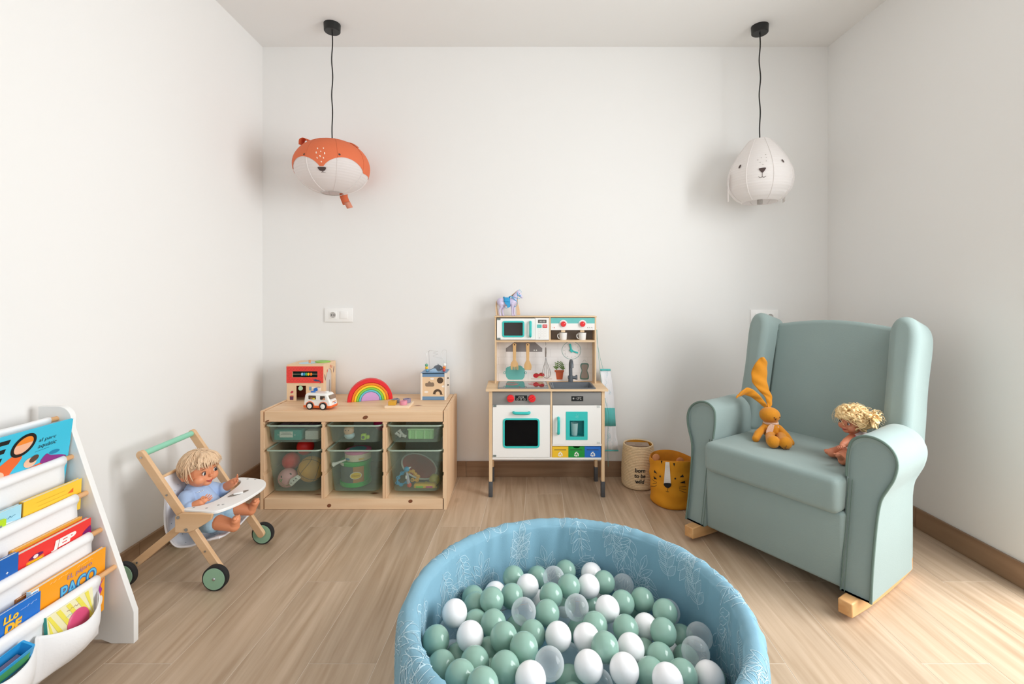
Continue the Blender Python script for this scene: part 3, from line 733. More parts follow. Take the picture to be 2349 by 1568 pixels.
r = thing('toy_rocket', 'grey and red toy rocket among the rattles', 'toy', tuple(C3(1360, 1230, 2.44)))
a, b = C3(1350, 1160, 2.44), C3(1368, 1260, 2.44)
MB().tube([a, a.lerp(b, .3), a.lerp(b, .8), b], [.004, .0075, .009, .007], 12).build('fuselage', gl('lilac_grey', '#B7B2C4', rough=.3), r)
MB().sph(C3(1372, 1268, 2.44), (.0125, .009, .0135)).build('nose_cone', gl('rocket_red', '#D8452C', rough=.3), r)
MB().rbox(*(lambda q: (q.x - .004, q.x + .004, q.y - .010, q.y - .004, q.z - .008, q.z + .008))(C3(1348, 1195, 2.44)), .001, 1).build('fin', gl('white_toy_plastic', '#ECECEA', rough=.3), r)
c = C3(1593, 1222, 2.50)
r = thing('maraca', 'yellow toy maraca lying at the back of the deep bin', 'maraca', tuple(c))
MB().sph(c, (.028, .028, .030)).build('gourd', gl('maraca_yellow', '#C2B22A', rough=.4), r)
d0, d1 = C3(1470, 1225, 2.47), C3(1610, 1290, 2.47)
MB().tube([c + Vector((-.01, -.01, -.028)), d1, d0.lerp(d1, .3)], [.005, .0065, .006], 10).build('handle', gl('maraca_yellow', '#C2B22A', rough=.4), r)
r = thing('toy_harmonica', 'yellow toy harmonica with green and pink panels at the bin bottom', 'toy', (-.52, 2.455, .088))
q = C3(1505, 1298, 2.45)
MB().rbox(q.x - .055, q.x + .06, 2.435, 2.475, .0905, .113, .010, 3).build('case', gl('toy_yellow', '#E3B52E', rough=.35), r)
MB().rbox(q.x - .042, q.x - .004, 2.4325, 2.438, .0955, .105, .002).build('green_panel', gl('toy_green', '#79C23C', rough=.35), r)
MB().rbox(q.x + .010, q.x + .045, 2.4325, 2.438, .0955, .105, .002).build('pink_panel', gl('toy_pink', '#D2447F', rough=.35), r)

# ------------------------------------------------------------------ toys on top
TZ = SH - .002
lightwood = mat('birch_ply', '#E9C9A3', .55, var=(30, .06))
# activity house
HX0, HX1, HY0, HY1, HZ = -1.279, -1.073, 2.645, 2.825, .697
r = thing('activity_house', 'wooden activity house with red roof panel and bead window', 'toy', ((HX0 + HX1) / 2, 2.735, TZ))
def H(x, y): return at(*C(8, x, y), HY0)
t = .006
# front wall with two openings
def fr(x0, x1, z0, z1, y0=HY0, y1=HY0 + t): return (x0, x1, y0, y1, z0, z1)
zr0 = H(0, 755).z
ab0, ab1 = H(345, 615), H(995, 458); dr0, dr1 = H(440, 1210), H(692, 832)
mb = MB().box(*fr(HX0, HX1, ab1.z, HZ)).box(*fr(HX0, HX1, zr0, ab0.z)).box(*fr(HX0, ab0.x, ab0.z, ab1.z)).box(*fr(ab1.x, HX1, ab0.z, ab1.z))
mb.box(*fr(HX0, dr0.x, TZ, zr0)).box(*fr(dr1.x, HX1, TZ, zr0)).box(*fr(dr0.x, dr1.x, dr1.z, zr0))
mb.box(HX0, HX0 + t, HY0 + t, HY1, TZ, HZ).box(HX0 + t, HX1 - t, HY1 - t, HY1, TZ, HZ)
mb.build('house_wall', lightwood, r, smooth=0)
# side wall with an arched mirror opening
mb = MB(); arch = [(2.685 + .045 * (1 - math.cos(PI * k / 10)), .62 + .05 * math.sin(PI * k / 10)) for k in range(11)]
outer = [(HY0 + t, TZ), (HY1, TZ), (HY1, HZ), (HY0 + t, HZ)]
poly_o = [(HY0 + t, TZ), (2.685, TZ + .03)]
hole = [(2.685, TZ + .03)] + arch[1:-1] + [(2.775, .62), (2.775, TZ + .03)]
hole = [(2.685, TZ + .03), (2.685, .62)] + arch[1:-1] + [(2.775, .62), (2.775, TZ + .03)]
cy = 2.735
def proj(y, z):
    out = []; return (min(max(cy + (y - cy) * 9, HY0 + t), HY1), min(max(.59 + (z - .59) * 9, TZ), HZ))
mb.ring([proj(y, z) for y, z in hole], hole, HX1 - t, HX1, lambda u, v, w: (w, u, v)); mb.build('side_panel', lightwood, r, smooth=0)
MB().box(HX1 - t - .002, HX1 - t, 2.68, 2.78, TZ + .025, .672).build('mirror', mat('acrylic_mirror', '#CFCBC7', .25), r, smooth=0)
mb = MB()
for y, z, a in ((2.668, .628, .3), (2.795, .655, -.3)): mb.disc((HX1, y, z), (1, 0, 0), .005, .020, rot=a, off=.0006)
mb.build('feather_print', gl('plum_print', '#6C3C58'), r, fix=False)
mb = MB()
for y, z in ((2.70, .66), (2.745, .68), (2.765, .675)): mb.disc((HX1, y, z), (1, 0, 0), .006, .009, off=.0006)
mb.build('flower_print', gl('coral_print', '#D96F52'), r, fix=False)
MB().box(HX0, HX1, HY0, HY1, HZ, HZ + .006).build('house_top', lightwood, r, smooth=0)
# red roof panel
mb = MB(); z0, z1 = zr0, H(0, 335).z; y0, y1 = HY0 - .004, HY0 - .0002
mb.box(HX0, HX1, y0, y1, ab1.z, z1).box(HX0, HX1, y0, y1, z0, ab0.z).box(HX0, ab0.x, y0, y1, ab0.z, ab1.z).box(ab1.x, HX1, y0, y1, ab0.z, ab1.z)
mb.build('roof_panel', gl('toy_red', '#E84138'), r, smooth=0)
mb = MB()
for i in range(9):
    for j in range(13):
        x = HX0 + .008 + .0165 * (j - .5 * (i % 2)); z = z1 - .004 - .0105 * i
        if x - .008 < HX0 or x + .008 > HX1 or z - .009 < z0: continue
        if ab0.x - .010 < x < ab1.x + .010 and ab0.z - .003 < z < ab1.z + .012: continue
        mb.tube([(x + .0075 * math.cos(PI + PI * k / 8), y0 - .0002, z + .0075 * math.sin(PI + PI * k / 8)) for k in range(9)], .0006, 4)
mb.build('shingle_line', gl('toy_red_dark', '#C42F2B'), r)
MB().cyl((ab0.x, HY0 + .003, (ab0.z + ab1.z) / 2), (ab1.x, HY0 + .003, (ab0.z + ab1.z) / 2), .0013, n=8).build('bead_rod', gl('rod_wood', '#D8C2A0'), r)
for x, cc in zip((590, 645, 695, 750, 820), ('#9CD3EE', '#2E8FCB', '#4DB45A', '#F2C51C', '#EE7B1E')):
    p = H(x, 535); MB().sph((p.x, HY0 + .003, (ab0.z + ab1.z) / 2 - .0005), (.0064, .0075, .0088), 14, 10).build('bead', gl('bead_' + cc[1:], cc, rough=.3), r)
MB().box(HX0 + t, HX1 - t, HY0 + .06, HY0 + .064, ab0.z - .01, ab1.z + .01).build('inner_board', gl('deep_teal', '#1E4B48'), r, smooth=0)
MB().box(HX0 + t, HX1 - t, HY0 + .1, HY0 + .104, TZ, zr0).build('inner_wall', gl('russet', '#8E3A22'), r, smooth=0)
p = H(560, 895); MB().cyl((p.x, HY0 - .004, p.z), (p.x, HY0 - .001, p.z), .0125, n=24).build('door_bell', gl('mint_paint', '#A9D3B0'), r)
p = H(535, 830); MB().tube([(p.x - .001, HY0 - .003, p.z - .002), (p.x + .003, HY0 - .003, p.z + .007), (p.x + .006, HY0 - .003, p.z - .002)], .0012, 6).build('bell_cord', gl('mint_paint', '#A9D3B0'), r)
# printed pictures on the front
def pr(pts, name, m, Y=None): 
    Y = Y or HY0 - .0006; mb = MB()
    for q in pts: mb.poly3([(H(a, b).x, Y, H(a, b).z) for a, b in q])
    mb.build(name, m, r, fix=False)
navy = gl('navy_print', '#33466B'); plum = gl('plum_print', '#6C3C58')
pr([smooth2([(885, 655), (905, 668), (960, 655), (985, 680), (1040, 690), (1085, 730), (1060, 770), (1050, 775), (1070, 735), (1040, 715), (960, 715), (900, 695)], 2)], 'cat_print', navy, HY0 - .0047)
pr([[(275, 1105), (375, 1105), (370, 1195), (282, 1195)]], 'pot_print', plum)
pr([smooth2([(290, 1020), (330, 965), (370, 975), (350, 1020)], 3)], 'bloom_print', gl('rose_print', '#C0394C'))
pr([[(275, 1105), (300, 1080), (375, 1082), (375, 1105)]], 'leaf_print', gl('coral_print', '#D96F52'))
pr([[(775, 855), (835, 855), (835, 950), (775, 950)]], 'window_print', gl('slate_blue_print', '#7FA3B8'))
pr([[(840, 860), (1085, 860), (1085, 960), (840, 960)]], 'cloud_print', gl('cream_print', '#FBE9D6'))
p = H(950, 930); MB().cyl((p.x, HY0 - .008, p.z), (p.x, HY0 - .0008, p.z), .0105, n=20).build('blue_knob', gl('knob_blue', '#1E6FC8', rough=.3), r)
MB().tube([(H(a, b).x, HY0 - .003, H(a, b).z) for a, b in smooth2([(950, 905), (1000, 865), (1070, 870)], 4, False)], .0011, 6).build('track', navy, r)
MB().disc((-1.19, 2.72, HZ + .006), (0, 0, 1), .055, .05, off=.0006).build('pond_print', gl('pond_blue', '#BCDCE8'), r, fix=False)
MB().prism(smooth2([(-1.165, 2.76), (-1.15, 2.725), (-1.115, 2.71), (-1.085, 2.735), (-1.075, 2.75), (-1.085, 2.765), (-1.115, 2.79), (-1.15, 2.79)], 4), HZ + .0065, HZ + .0125, lambda u, v, w: (u, v, w)).build('green_leaf', gl('leaf_lime', '#8BC24A'), r)
MB().cyl((-1.178, 2.71, HZ + .006), (-1.178, 2.71, HZ + .024), .006, n=14).build('peg', gl('peg_orange', '#E09B6A'), r)

# toy camper van
vx, vy = -1.018, 2.47
r = thing('toy_van', 'white toy camper van with orange skirt parked before the activity house', 'toy van', (vx, vy, TZ), rz=R(-9))
wv = gl('van_white', '#F3F1EC', rough=.3); L2, W2 = .0735, .034
prof = [(-L2, .013), (L2, .013), (L2 + .004, .022), (L2 + .002, .040), (L2 - .004, .050), (L2 - .014, .074), (L2 - .022, .083), (-L2 + .018, .083), (-L2 + .006, .076), (-L2 + .002, .05), (-L2 - .001, .03)]
MB().prism(prof, -W2, W2).build('van_body', wv, r, world=False, mods=[BEV(.008, 3)])
MB().prism([(-L2 - .002, .008), (L2 + .002, .008), (L2 + .006, .014), (L2 + .006, .022), (-L2 - .002, .022)], -W2 - .001, W2 + .001).build('orange_skirt', gl('van_orange', '#EE6A2C', rough=.3), r, world=False, mods=[BEV(.003, 2)])
for a, b in ((-.046, -.004), (.019, .046)):
    MB().prism(rpoly(a, b, .052, .072, .004), -W2 - .0006, -W2 + .002).build('side_window', gl('van_glass', '#5B4A3C', rough=.15), r, world=False)
for a, b, cc in ((-.028, .058, '#A8744A'), (-.016, .056, '#E4D12A'), (.030, .061, '#2A221E'), (.041, .056, '#D99B74')):
    MB().disc((a, -W2 - .0008, b), (0, -1, 0), .008, .005).build('passenger_print', gl('passenger_' + cc[1:], cc), r, world=False, fix=False)
MB().prism(rpoly(-.026, .026, .054, .073, .004), L2 - .012, L2 + .0015, lambda u, v, w: (w - (v - .052) * .42 + .0015, u, v)).build('windscreen', gl('van_glass2', '#8D7C6A', rough=.15), r, world=False)
for s in (-1, 1):
    for x in (-.037, .037):
        w_ = MB().cyl((x, s * W2, .0185), (x, s * (W2 + .0055), .0185), .0185, n=26).build('wheel', gl('tyre_black', '#1B1716', rough=.6), r, world=False)
        MB().lathe([(0, 0), (.0125, 0), (.0125, .001), (.010, .002), (0, .0028)], 22, Matrix.Translation((x, s * (W2 + .0056), .0185)) @ Matrix.Rotation(-s * PI / 2, 4, 'X')).build('hubcap', wv, w_, world=False)
        MB().tube([(x + .0225 * math.cos(PI * k / 12), s * (W2 + .001), .0185 + .0225 * math.sin(PI * k / 12)) for k in range(13)], .002, 6).build('wheel_arch', gl('van_orange', '#EE6A2C', rough=.3), r, world=False)
for z in (.047,): MB().box(-L2 + .004, L2 - .006, -W2 - .0006, -W2 + .001, z, z + .0008).build('trim_line', gl('trim_grey', '#C9C4BC'), r, smooth=0, world=False)
MB().rbox(.028, .044, -.004, .010, .0825, .0895, .003).build('roof_box', wv, r, world=False)
MB().rbox(-.052, -.028, -.008, .006, .0825, .0885, .003).build('surfboard', gl('knob_blue', '#1E6FC8', rough=.3), r, world=False)
MB().rbox(L2 + .002, L2 + .0062, -.016, .016, .036, .040, .001, 1).build('bumper_stripe', gl('bumper_rust', '#D98960'), r, world=False)
MB().rbox(L2 + .004, L2 + .0064, .004, .013, .027, .032, .001, 1).build('number_plate', gl('knob_blue', '#1E6FC8', rough=.3), r, world=False)

# rainbow stacker
a_, b_ = Vector((-.932, 2.622, TZ)), Vector((-.70, 2.706, TZ)); mid = (a_ + b_) / 2; ang = math.atan2(b_.y - a_.y, b_.x - a_.x)
r = thing('rainbow_stacker', 'wooden rainbow stacker of seven nested coloured arches', 'toy', tuple(mid), rz=ang)
radii = [.123, .101, .0875, .0745, .062, .0505]; cols = ['#E1252B', '#F0861C', '#F2CF2A', '#84CC4A', '#63C3CE']
k = 20
for i, cc in enumerate(cols):
    ro, ri = radii[i] - .0006, radii[i + 1] + .0006
    o = [(ro * math.cos(PI * j / k), ro * math.sin(PI * j / k)) for j in range(k + 1)]; n_ = [(ri * math.cos(PI * j / k), ri * math.sin(PI * j / k)) for j in range(k, -1, -1)]
    MB().prism(o + n_, -.022 - .001 * (i % 2), .024).build('arch', gl('rainbow_' + cc[1:], cc, rough=.45), r, world=False, mods=[BEV(.0022, 2)])
ro = radii[5] - .0006
MB().prism([(ro * math.cos(PI * j / k), ro * math.sin(PI * j / k)) for j in range(k + 1)], -.022, .024).build('half_disc', gl('rainbow_lilac', '#CFA3D6', rough=.45), r, world=False, mods=[BEV(.0022, 2)])

# shape board with hollow pieces
bx, by = -.615, 2.52
r = thing('shape_board', 'pale wooden shape board holding four hollow coloured pieces', 'toy', (bx, by, TZ), rz=R(0))
MB().rbox(-.064, .064, -.062, .062, 0, .013, .001, 1).build('board', mat('maple', '#EFD9BC', .5, var=(25, .05)), r, world=False)
def hollow(poly, k, x, y, cc, name, lab):
    sm = poly; mb = MB(); mb.ring([(x + a, y + b) for a, b in sm], [(x + a * k, y + b * k) for a, b in sm], .0132, .034, lambda u, v, w: (u, v, w))
    return mb.build(name, gl('shape_' + cc[1:], cc, rough=.5), r, world=False, mods=[BEV(.001, 1)], label=lab)
sq = [(-.02, -.02), (.02, -.02), (.02, .02), (-.02, .02)]
hollow([(a * .95, b * .95) for a, b in sq], .6, -.030, -.027, '#D9A331', 'square_piece', 'mustard hollow square')
hollow([(.02 * math.cos(t * PI / 12), .018 * math.sin(t * PI / 12)) for t in range(24)], .62, .027, -.026, '#DE8FA2', 'oval_piece', 'pink hollow oval')
hollow([(-.022, -.019), (.022, -.019), (.022, -.012), (.004, .02), (-.004, .02), (-.022, -.012)], .62, -.024, .028, '#8B8A93', 'triangle_piece', 'grey hollow triangle')
hollow([(.021 * math.cos(t * PI / 12), .021 * math.sin(t * PI / 12)) for t in range(24)], .66, .034, .026, '#8F859E', 'round_piece', 'mauve hollow ring')

# activity cube with bead maze
QX0, QX1, QY0, QY1, QZ = -.531, -.386, 2.663, 2.805, .652
r = thing('activity_cube', 'wooden activity cube with wire bead maze and whale on top', 'toy', ((QX0 + QX1) / 2, 2.734, TZ))
def Q(x, y): return at(950 + x * .0893, 790 + y * .0893, QY0)
blue = gl('dusty_blue', '#6F93B5'); post = mat('cube_white_wood', '#EEE2D4', .5)
zt, zb = Q(0, 828).z, Q(0, 1333).z
for x in (QX0, QX1 - .010):
    for y in (QY0, QY1 - .010): MB().rbox(x, x + .010, y, y + .010, TZ, QZ, .001, 1).build('corner_post', post, r)
MB().box(QX0 + .01, QX1 - .01, QY0 + .001, QY0 + .008, zt, QZ).build('top_band', blue, r, smooth=0)
MB().box(QX0 + .01, QX1 - .01, QY0 + .001, QY0 + .008, TZ + .001, zb).build('bottom_band', blue, r, smooth=0)
MB().box(QX0 + .01, QX1 - .01, QY0 + .003, QY0 + .007, zb, zt).build('sorter_panel', lightwood, r, smooth=0)
for x in (QX0 + .002, QX1 - .007): MB().box(x, x + .005, QY0 + .01, QY1 - .01, TZ + .001, QZ).build('side_panel', post, r, smooth=0)
MB().box(QX0 + .001, QX1 - .001, QY0 + .001, QY1 - .001, QZ - .004, QZ + .002).build('cube_top', blue, r, smooth=0)
hole = gl('sorter_dark', '#54402F', rough=.7)
def qp(pts, name, m, Y=QY0 + .0026):
    MB().poly3([(Q(a, b).x, Y, Q(a, b).z) for a, b in pts]).build(name, m, r, fix=False)
qp([(665 + 82 * math.cos(k * PI / 12), 922 + 78 * math.sin(k * PI / 12)) for k in range(24)], 'round_hole', hole)
qp(smooth2([(285, 1060), (290, 990), (345, 985), (385, 938), (425, 975), (490, 975), (515, 1030), (495, 1075), (400, 1078), (320, 1078)], 3), 'cloud_hole', gl('sorter_mid', '#8A7460', rough=.7))
o = [(600 + 118 * math.cos(PI + k * PI / 12), 1270 + 125 * math.sin(PI + k * PI / 12)) for k in range(13)]; i_ = [(605 + 58 * math.cos(k * -PI / 12), 1270 + 65 * math.sin(k * -PI / 12)) for k in range(13)]
qp(o + [(740, 1290), (668, 1290)] + i_ + [(560, 1280), (460, 1270)], 'arch_hole', hole)
for x, y in ((460, 880), (760, 1075), (308, 1218)): qp([(x + 50 * math.cos(k * PI / 10), y + 27 * math.sin(k * PI / 10)) for k in range(20)], 'cloud_print', gl('cloud_white', '#F4ECE4'))
wire = mat('maze_wire', '#D9D8D6', .3, .3)
wy = 2.73
def Z(x, y, Y=wy): return at(950 + x * .0893, 790 + y * .0893, Y)
MB().tube(smoothpath([Z(330, 690, 2.70), Z(322, 500, 2.70), Z(325, 230, 2.70), Z(355, 170, 2.72), Z(375, 190, 2.75), Z(390, 450, 2.77), Z(405, 650, 2.77)], 5), .0011, 6).build('maze_wire', wire, r)
MB().tube(smoothpath([Z(380, 180, 2.75), Z(400, 150), Z(470, 155), Z(560, 170), Z(620, 168), Z(560, 190), Z(485, 215), Z(560, 240), Z(620, 240), Z(560, 262), Z(485, 298), Z(600, 335), Z(720, 352), Z(765, 400), Z(775, 520), Z(765, 690, 2.70)], 4), .0011, 6).build('maze_wire', wire, r)
MB().tube(smoothpath([Z(712, 340, 2.75), Z(712, 200, 2.75), Z(740, 145, 2.75), Z(800, 140, 2.75), Z(835, 180, 2.75), Z(835, 450, 2.76), Z(830, 645, 2.78)], 5), .0011, 6).build('maze_wire', wire, r)
for x, y, cc in ((318, 527, '#6FAE93'), (322, 597, '#EFC12E'), (334, 660, '#6EA6C4'), (785, 520, '#F2EFEA'), (772, 587, '#E9883A'), (768, 652, '#D5514B')):
    MB().sph(Z(x, y, 2.695), .0092, 14, 10).build('bead', gl('mazebead_' + cc[1:], cc, rough=.35), r)
MB().prism([(Z(a, b, 2.72).x, max(Z(a, b, 2.72).z, QZ + .002)) for a, b in smooth2([(420, 660), (500, 590), (530, 545), (600, 525), (612, 488), (630, 520), (690, 545), (730, 590), (730, 660)], 3)], 2.716, 2.726).build('whale', gl('whale_grey', '#6E747C'), r)
MB().prism([(Z(a, b, 2.705).x, max(Z(a, b, 2.705).z, QZ + .002)) for a, b in smooth2([(400, 690), (480, 620), (550, 615), (590, 670), (650, 690), (720, 650), (760, 690)], 3)], 2.700, 2.708).build('wave', gl('wave_blue', '#A9C4DA'), r)
q = Z(680, 600, 2.715); MB().disc((q.x, 2.7155, q.z), (0, -1, 0), .0025).build('whale_eye', gl('peg_white', '#D5D0CE'), r, fix=False)
MB().rbox(QX0 - .006, QX0 - .0002, 2.70, 2.735, .545, .562, .001, 1).build('slider', gl('slider_brown', '#B57C56'), r)
for z in (.615, .575): MB().cyl((QX1 - .0005, 2.72, z), (QX1 + .006, 2.72, z), .004, n=12).build('gear_pin', gl('ink', '#2A2522'), r)
# ------------------------------------------------------------------ toy kitchen
KF, KU, KB = 2.550, 2.705, 2.800          # front of the lower unit, front of the upper unit, back
def P4(x, y, Y=KU): return at(*C(4, x, y), Y)
def P5(x, y, Y=KF): return at(*C(5, x, y), Y)
def r4(x0, x1, y0, y1, Y, d, mb=None, bev=0.):
    a, b = P4(x0, y1, Y), P4(x1, y0, Y); mb = mb or MB()
    return mb.rbox(a.x, b.x, Y, Y + d, a.z, b.z, bev, 2) if bev else mb.box(a.x, b.x, Y, Y + d, a.z, b.z)
def r5(x0, x1, y0, y1, Y, d, mb=None, bev=0.):
    a, b = P5(x0, y1, Y), P5(x1, y0, Y); mb = mb or MB()
    return mb.rbox(a.x, b.x, Y, Y + d, a.z, b.z, bev, 2) if bev else mb.box(a.x, b.x, Y, Y + d, a.z, b.z)
kit = thing('toy_kitchen', 'white and birch toy kitchen with turquoise handles and red knobs', 'toy kitchen', (.175, 2.67, 0))
birch = wood('birch_light', '#EBD0AC', '#DDBB92', 'z', .7, .5, cloud=.04, bump=.05)
birch_x = wood('birch_light_x', '#EBD0AC', '#DDBB92', 'x', .7, .5, cloud=.04, bump=.05)
white = mat('kitchen_white', '#F4F3F0', .4); grey = mat('kitchen_grey', '#8E8D8B', .5); dgrey = mat('kitchen_dark_grey', '#4E5054', .5)
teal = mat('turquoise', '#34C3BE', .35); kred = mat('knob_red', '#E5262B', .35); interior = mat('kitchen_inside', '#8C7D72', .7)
def put(mb, name, m, par=None, **k): return mb.build(name, m, par or kit, **k)
# legs with grey feet
XA, XZ = P5(155, 0).x, P5(1455, 0).x
lx = ((XA, P5(192, 0).x), (P5(1420, 0).x, XZ))
for (x0, x1) in lx:
    for y0, y1 in ((KF - .004, KF + .022), (KB - .036, KB - .010)):
        lg = put(MB().rbox(x0, x1, y0, y1, .083, .574, .002, 1), 'leg', birch)
        put(MB().rbox(x0 - .002, x1 + .002, y0 - .002, y1 + .002, 0, .0835, .003), 'foot', dgrey, lg)
zb0, zb1 = P5(0, 1048).z, P5(0, 1022).z
put(MB().rbox(lx[0][1], lx[1][0], KF, KB - .012, zb0, zb1, .001, 1), 'bottom_shelf', white)
dv = (P5(846, 0).x, P5(866, 0).x)
put(MB().rbox(dv[0], dv[1], KF, KB - .012, zb1, .575, .001, 1), 'centre_panel', birch)
for x0, x1 in lx: put(MB().box(x0 + .004, x1 - .004, KF + .02, KB - .02, zb1, .574), 'side_panel', birch, smooth=0)
put(MB().box(lx[0][1] - .002, lx[1][0] + .002, KB - .014, KB - .010, zb1, .574), 'back_panel', interior, smooth=0)
# control panels
p0 = put(r5(192, 845, 288, 432, KF, .010, bev=.001), 'oven_panel', grey)
for x in (398, 638):
    c = P5(x, 358); k = put(MB().cyl((c.x, KF, c.z), (c.x, KF - .014, c.z), .0205, .0195, 28), 'knob', kred, p0, mods=[BEV(.002)])
for x, rot in ((398, .0), (638, -.55)):
    c = P5(x, 358); M = Matrix.Translation((c.x, KF - .014, c.z)) @ Matrix.Rotation(rot, 4, 'Y')
    put(MB().rbox(-.0185, .0185, -.008, .0, -.0045, .0045, .002, 2, M), 'knob_grip', kred, p0)
scr = mat('display_black', '#1B1A1A', .25); scrw = mat('display_print', '#DAD6CF', .6)
d0 = put(r5(450, 583, 326, 384, KF - .0008, .001), 'display', scr, p0, smooth=0)
a = P5(487, 356); b = P5(545, 335); lettering('15:23', (a.x, KF - .0008, a.z), (1, 0, 0), (0, 0, 1), b.x - a.x, b.z - a.z, scrw, p0)
mb = MB()
for x in (475, 515, 555):
    c = P5(x, 369); mb.ring(rpoly(c.x - .0042, c.x + .0042, c.z - .0038, c.z + .0038, .001, 2), rpoly(c.x - .0032, c.x + .0032, c.z - .0028, c.z + .0028, .0008, 2), KF - .0014, KF - .0009)
put(mb, 'display_icon', scrw, p0, smooth=0)
p1 = put(r5(868, 1418, 290, 432, KF, .010, bev=.001), 'fridge_panel', grey)
put(r5(1082, 1215, 334, 391, KF - .0008, .001), 'display', scr, p1, smooth=0)
a = P5(1130, 372); b = P5(1192, 346); lettering('-13\u00b0C', (a.x, KF - .0008, a.z), (1, 0, 0), (0, 0, 1), b.x - a.x, b.z - a.z, scrw, p1)
mb = MB(); c = P5(1105, 360)
for k in range(3): M = Matrix.Translation((c.x, KF - .0012, c.z)) @ Matrix.Rotation(k * PI / 3, 4, 'Y'); mb.box(-.0055, .0055, -.0002, .0002, -.0009, .0009, M)
put(mb, 'display_icon', scrw, p1, smooth=0)
# oven door with window
def window_door(x0, x1, y0, y1, wx0, wx1, wy0, wy1, P, Y, name, rad, fr):
    a, b = P(x0, y1, Y), P(x1, y0, Y); wa, wb = P(wx0, wy1, Y), P(wx1, wy0, Y)
    hole = rpoly(wa.x, wb.x, wa.z, wb.z, rad, 4); out = rpoly(a.x, b.x, a.z, b.z, .0008, 4)
    d = put(MB().ring(out, hole, Y - .004, Y + .006), name, white, smooth=30)
    inn = rpoly(wa.x + fr, wb.x - fr, wa.z + fr, wb.z - fr, max(rad - fr, .002), 4)
    put(MB().ring(hole, inn, Y - .0075, Y + .002), 'window_frame', teal, d, smooth=30, mods=[BEV(.001, 1)])
    return d, wa, wb
gl_dark = thin_mat('oven_acrylic', '#221E1E', .62, .05, .5, '#a8a29e')
od, wa, wb = window_door(197, 840, 433, 1018, 312, 724, 580, 915, P5, KF, 'oven_door', .018, .0095)
put(MB().box(wa.x + .006, wb.x - .006, KF - .001, KF + .0005, wa.z + .006, wb.z - .006), 'pane', gl_dark, od, smooth=0)
put(MB().box(lx[0][1], dv[0], KF + .03, KB - .02, P5(0, 738, KF + .03).z - .004, P5(0, 735, KF + .03).z), 'oven_rack', mat('rack_grey', '#6A6663', .5), smooth=0)
pan = thing('toy_pan', 'dark toy pan just visible through the oven window', 'pan', (P5(650, 800, 2.62).x, 2.63, zb1))
c = P5(650, 800, 2.63)
MB().lathe([(0, .002), (.030, .002), (.036, .035), (.038, .038), (.034, .036), (.028, .006), (0, .006)], 24, Matrix.Translation((c.x, 2.64, zb1 - .0015))).build('bowl', mat('pan_black', '#2B2422', .4), pan)
MB().cyl((c.x - .036, 2.63, zb1 + .03), (c.x - .10, 2.615, zb1 + .034), .005, .0045, 10).build('handle', mat('pan_black', '#2B2422', .4), pan)
def handle(p, q, out, par, w=.0075):
    """bowed bar handle between p and q, standing out from the door along -y"""
    p = Vector(p); q = Vector(q); o = Vector((0, -out, 0)); d = (q - p)
    pts = smoothpath([p, p + o * .75 + d * .03, p + o + d * .18, p + o + d * .5, p + o + d * .82, q + o * .75 - d * .03, q], 4)
    return put(MB().tube(pts, w, 12), 'handle', teal, par)
a, b = P5(432, 514), P5(608, 516); handle((a.x, KF - .003, a.z), (b.x, KF - .003, b.z), .020, od)
hing = mat('hinge_grey', '#7C8784', .4, .3); hingc = thin_mat('hinge_clear', '#DFE5E3', .35, .15)
for x0, x1, y0, y1, par in ((203, 238, 433, 456, od), (203, 236, 996, 1015, od)): put(r5(x0, x1, y0, y1, KF - .0065, .004), 'hinge', hing, par, smooth=0)
# fridge door with dispenser
a, b = P5(870, 870), P5(1414, 436); wa, wb = P5(1062, 785), P5(1222, 606); fa_, fb_ = P5(1020, 822), P5(1262, 506)
fd = put(MB().ring(rpoly(a.x, b.x, a.z, b.z, .0008, 4), rpoly(wa.x, wb.x, wa.z, wb.z, .001, 4), KF - .004, KF + .006), 'fridge_door', white, smooth=30)
put(MB().ring(rpoly(fa_.x, fb_.x, fa_.z, fb_.z, .003, 4), rpoly(wa.x, wb.x, wa.z, wb.z, .001, 4), KF - .0065, KF - .0041), 'dispenser_frame', teal, fd, smooth=30)
mb = MB(); tq = mat('turquoise_deep', '#259A9C', .45)
mb.box(wa.x, wb.x, KF + .045, KF + .047, wa.z, wb.z).box(wa.x - .002, wa.x, KF - .003, KF + .047, wa.z, wb.z).box(wb.x, wb.x + .002, KF - .003, KF + .047, wa.z, wb.z).box(wa.x, wb.x, KF - .003, KF + .047, wa.z - .002, wa.z).box(wa.x, wb.x, KF - .003, KF + .047, wb.z, wb.z + .002)
put(mb, 'dispenser_niche', tq, fd, smooth=0)
icep = mat('ice_print', '#7FDAD8', .5); mb = MB(); c = P5(1142, 560)
for dx, dz, s in ((-.006, -.003, .005), (.003, -.004, .0055), (.007, .003, .004), (-.001, .004, .0045), (-.004, .0115, .0022), (.0085, .010, .0018), (0, .013, .002)):
    q = [(c.x + dx + s * math.cos(t), c.z + dz + s * math.sin(t)) for t in (.4, 1.97, 3.54, 5.1)]; q2 = [(c.x + dx + s * .78 * math.cos(t), c.z + dz + s * .78 * math.sin(t)) for t in (.4, 1.97, 3.54, 5.1)]
    mb.ring(q, q2, KF - .0072, KF - .0066)
put(mb, 'ice_print', icep, fd, smooth=0)
a, b = P5(935, 575), P5(933, 748); handle((a.x, KF - .003, a.z), (b.x, KF - .003, b.z), .020, fd)
for y0, y1 in ((440, 465), (848, 868)): put(r5(1370, 1402, y0, y1, KF - .0065, .004), 'hinge', hingc, fd, smooth=0)
c = P5(1115, 780, KF + .02)
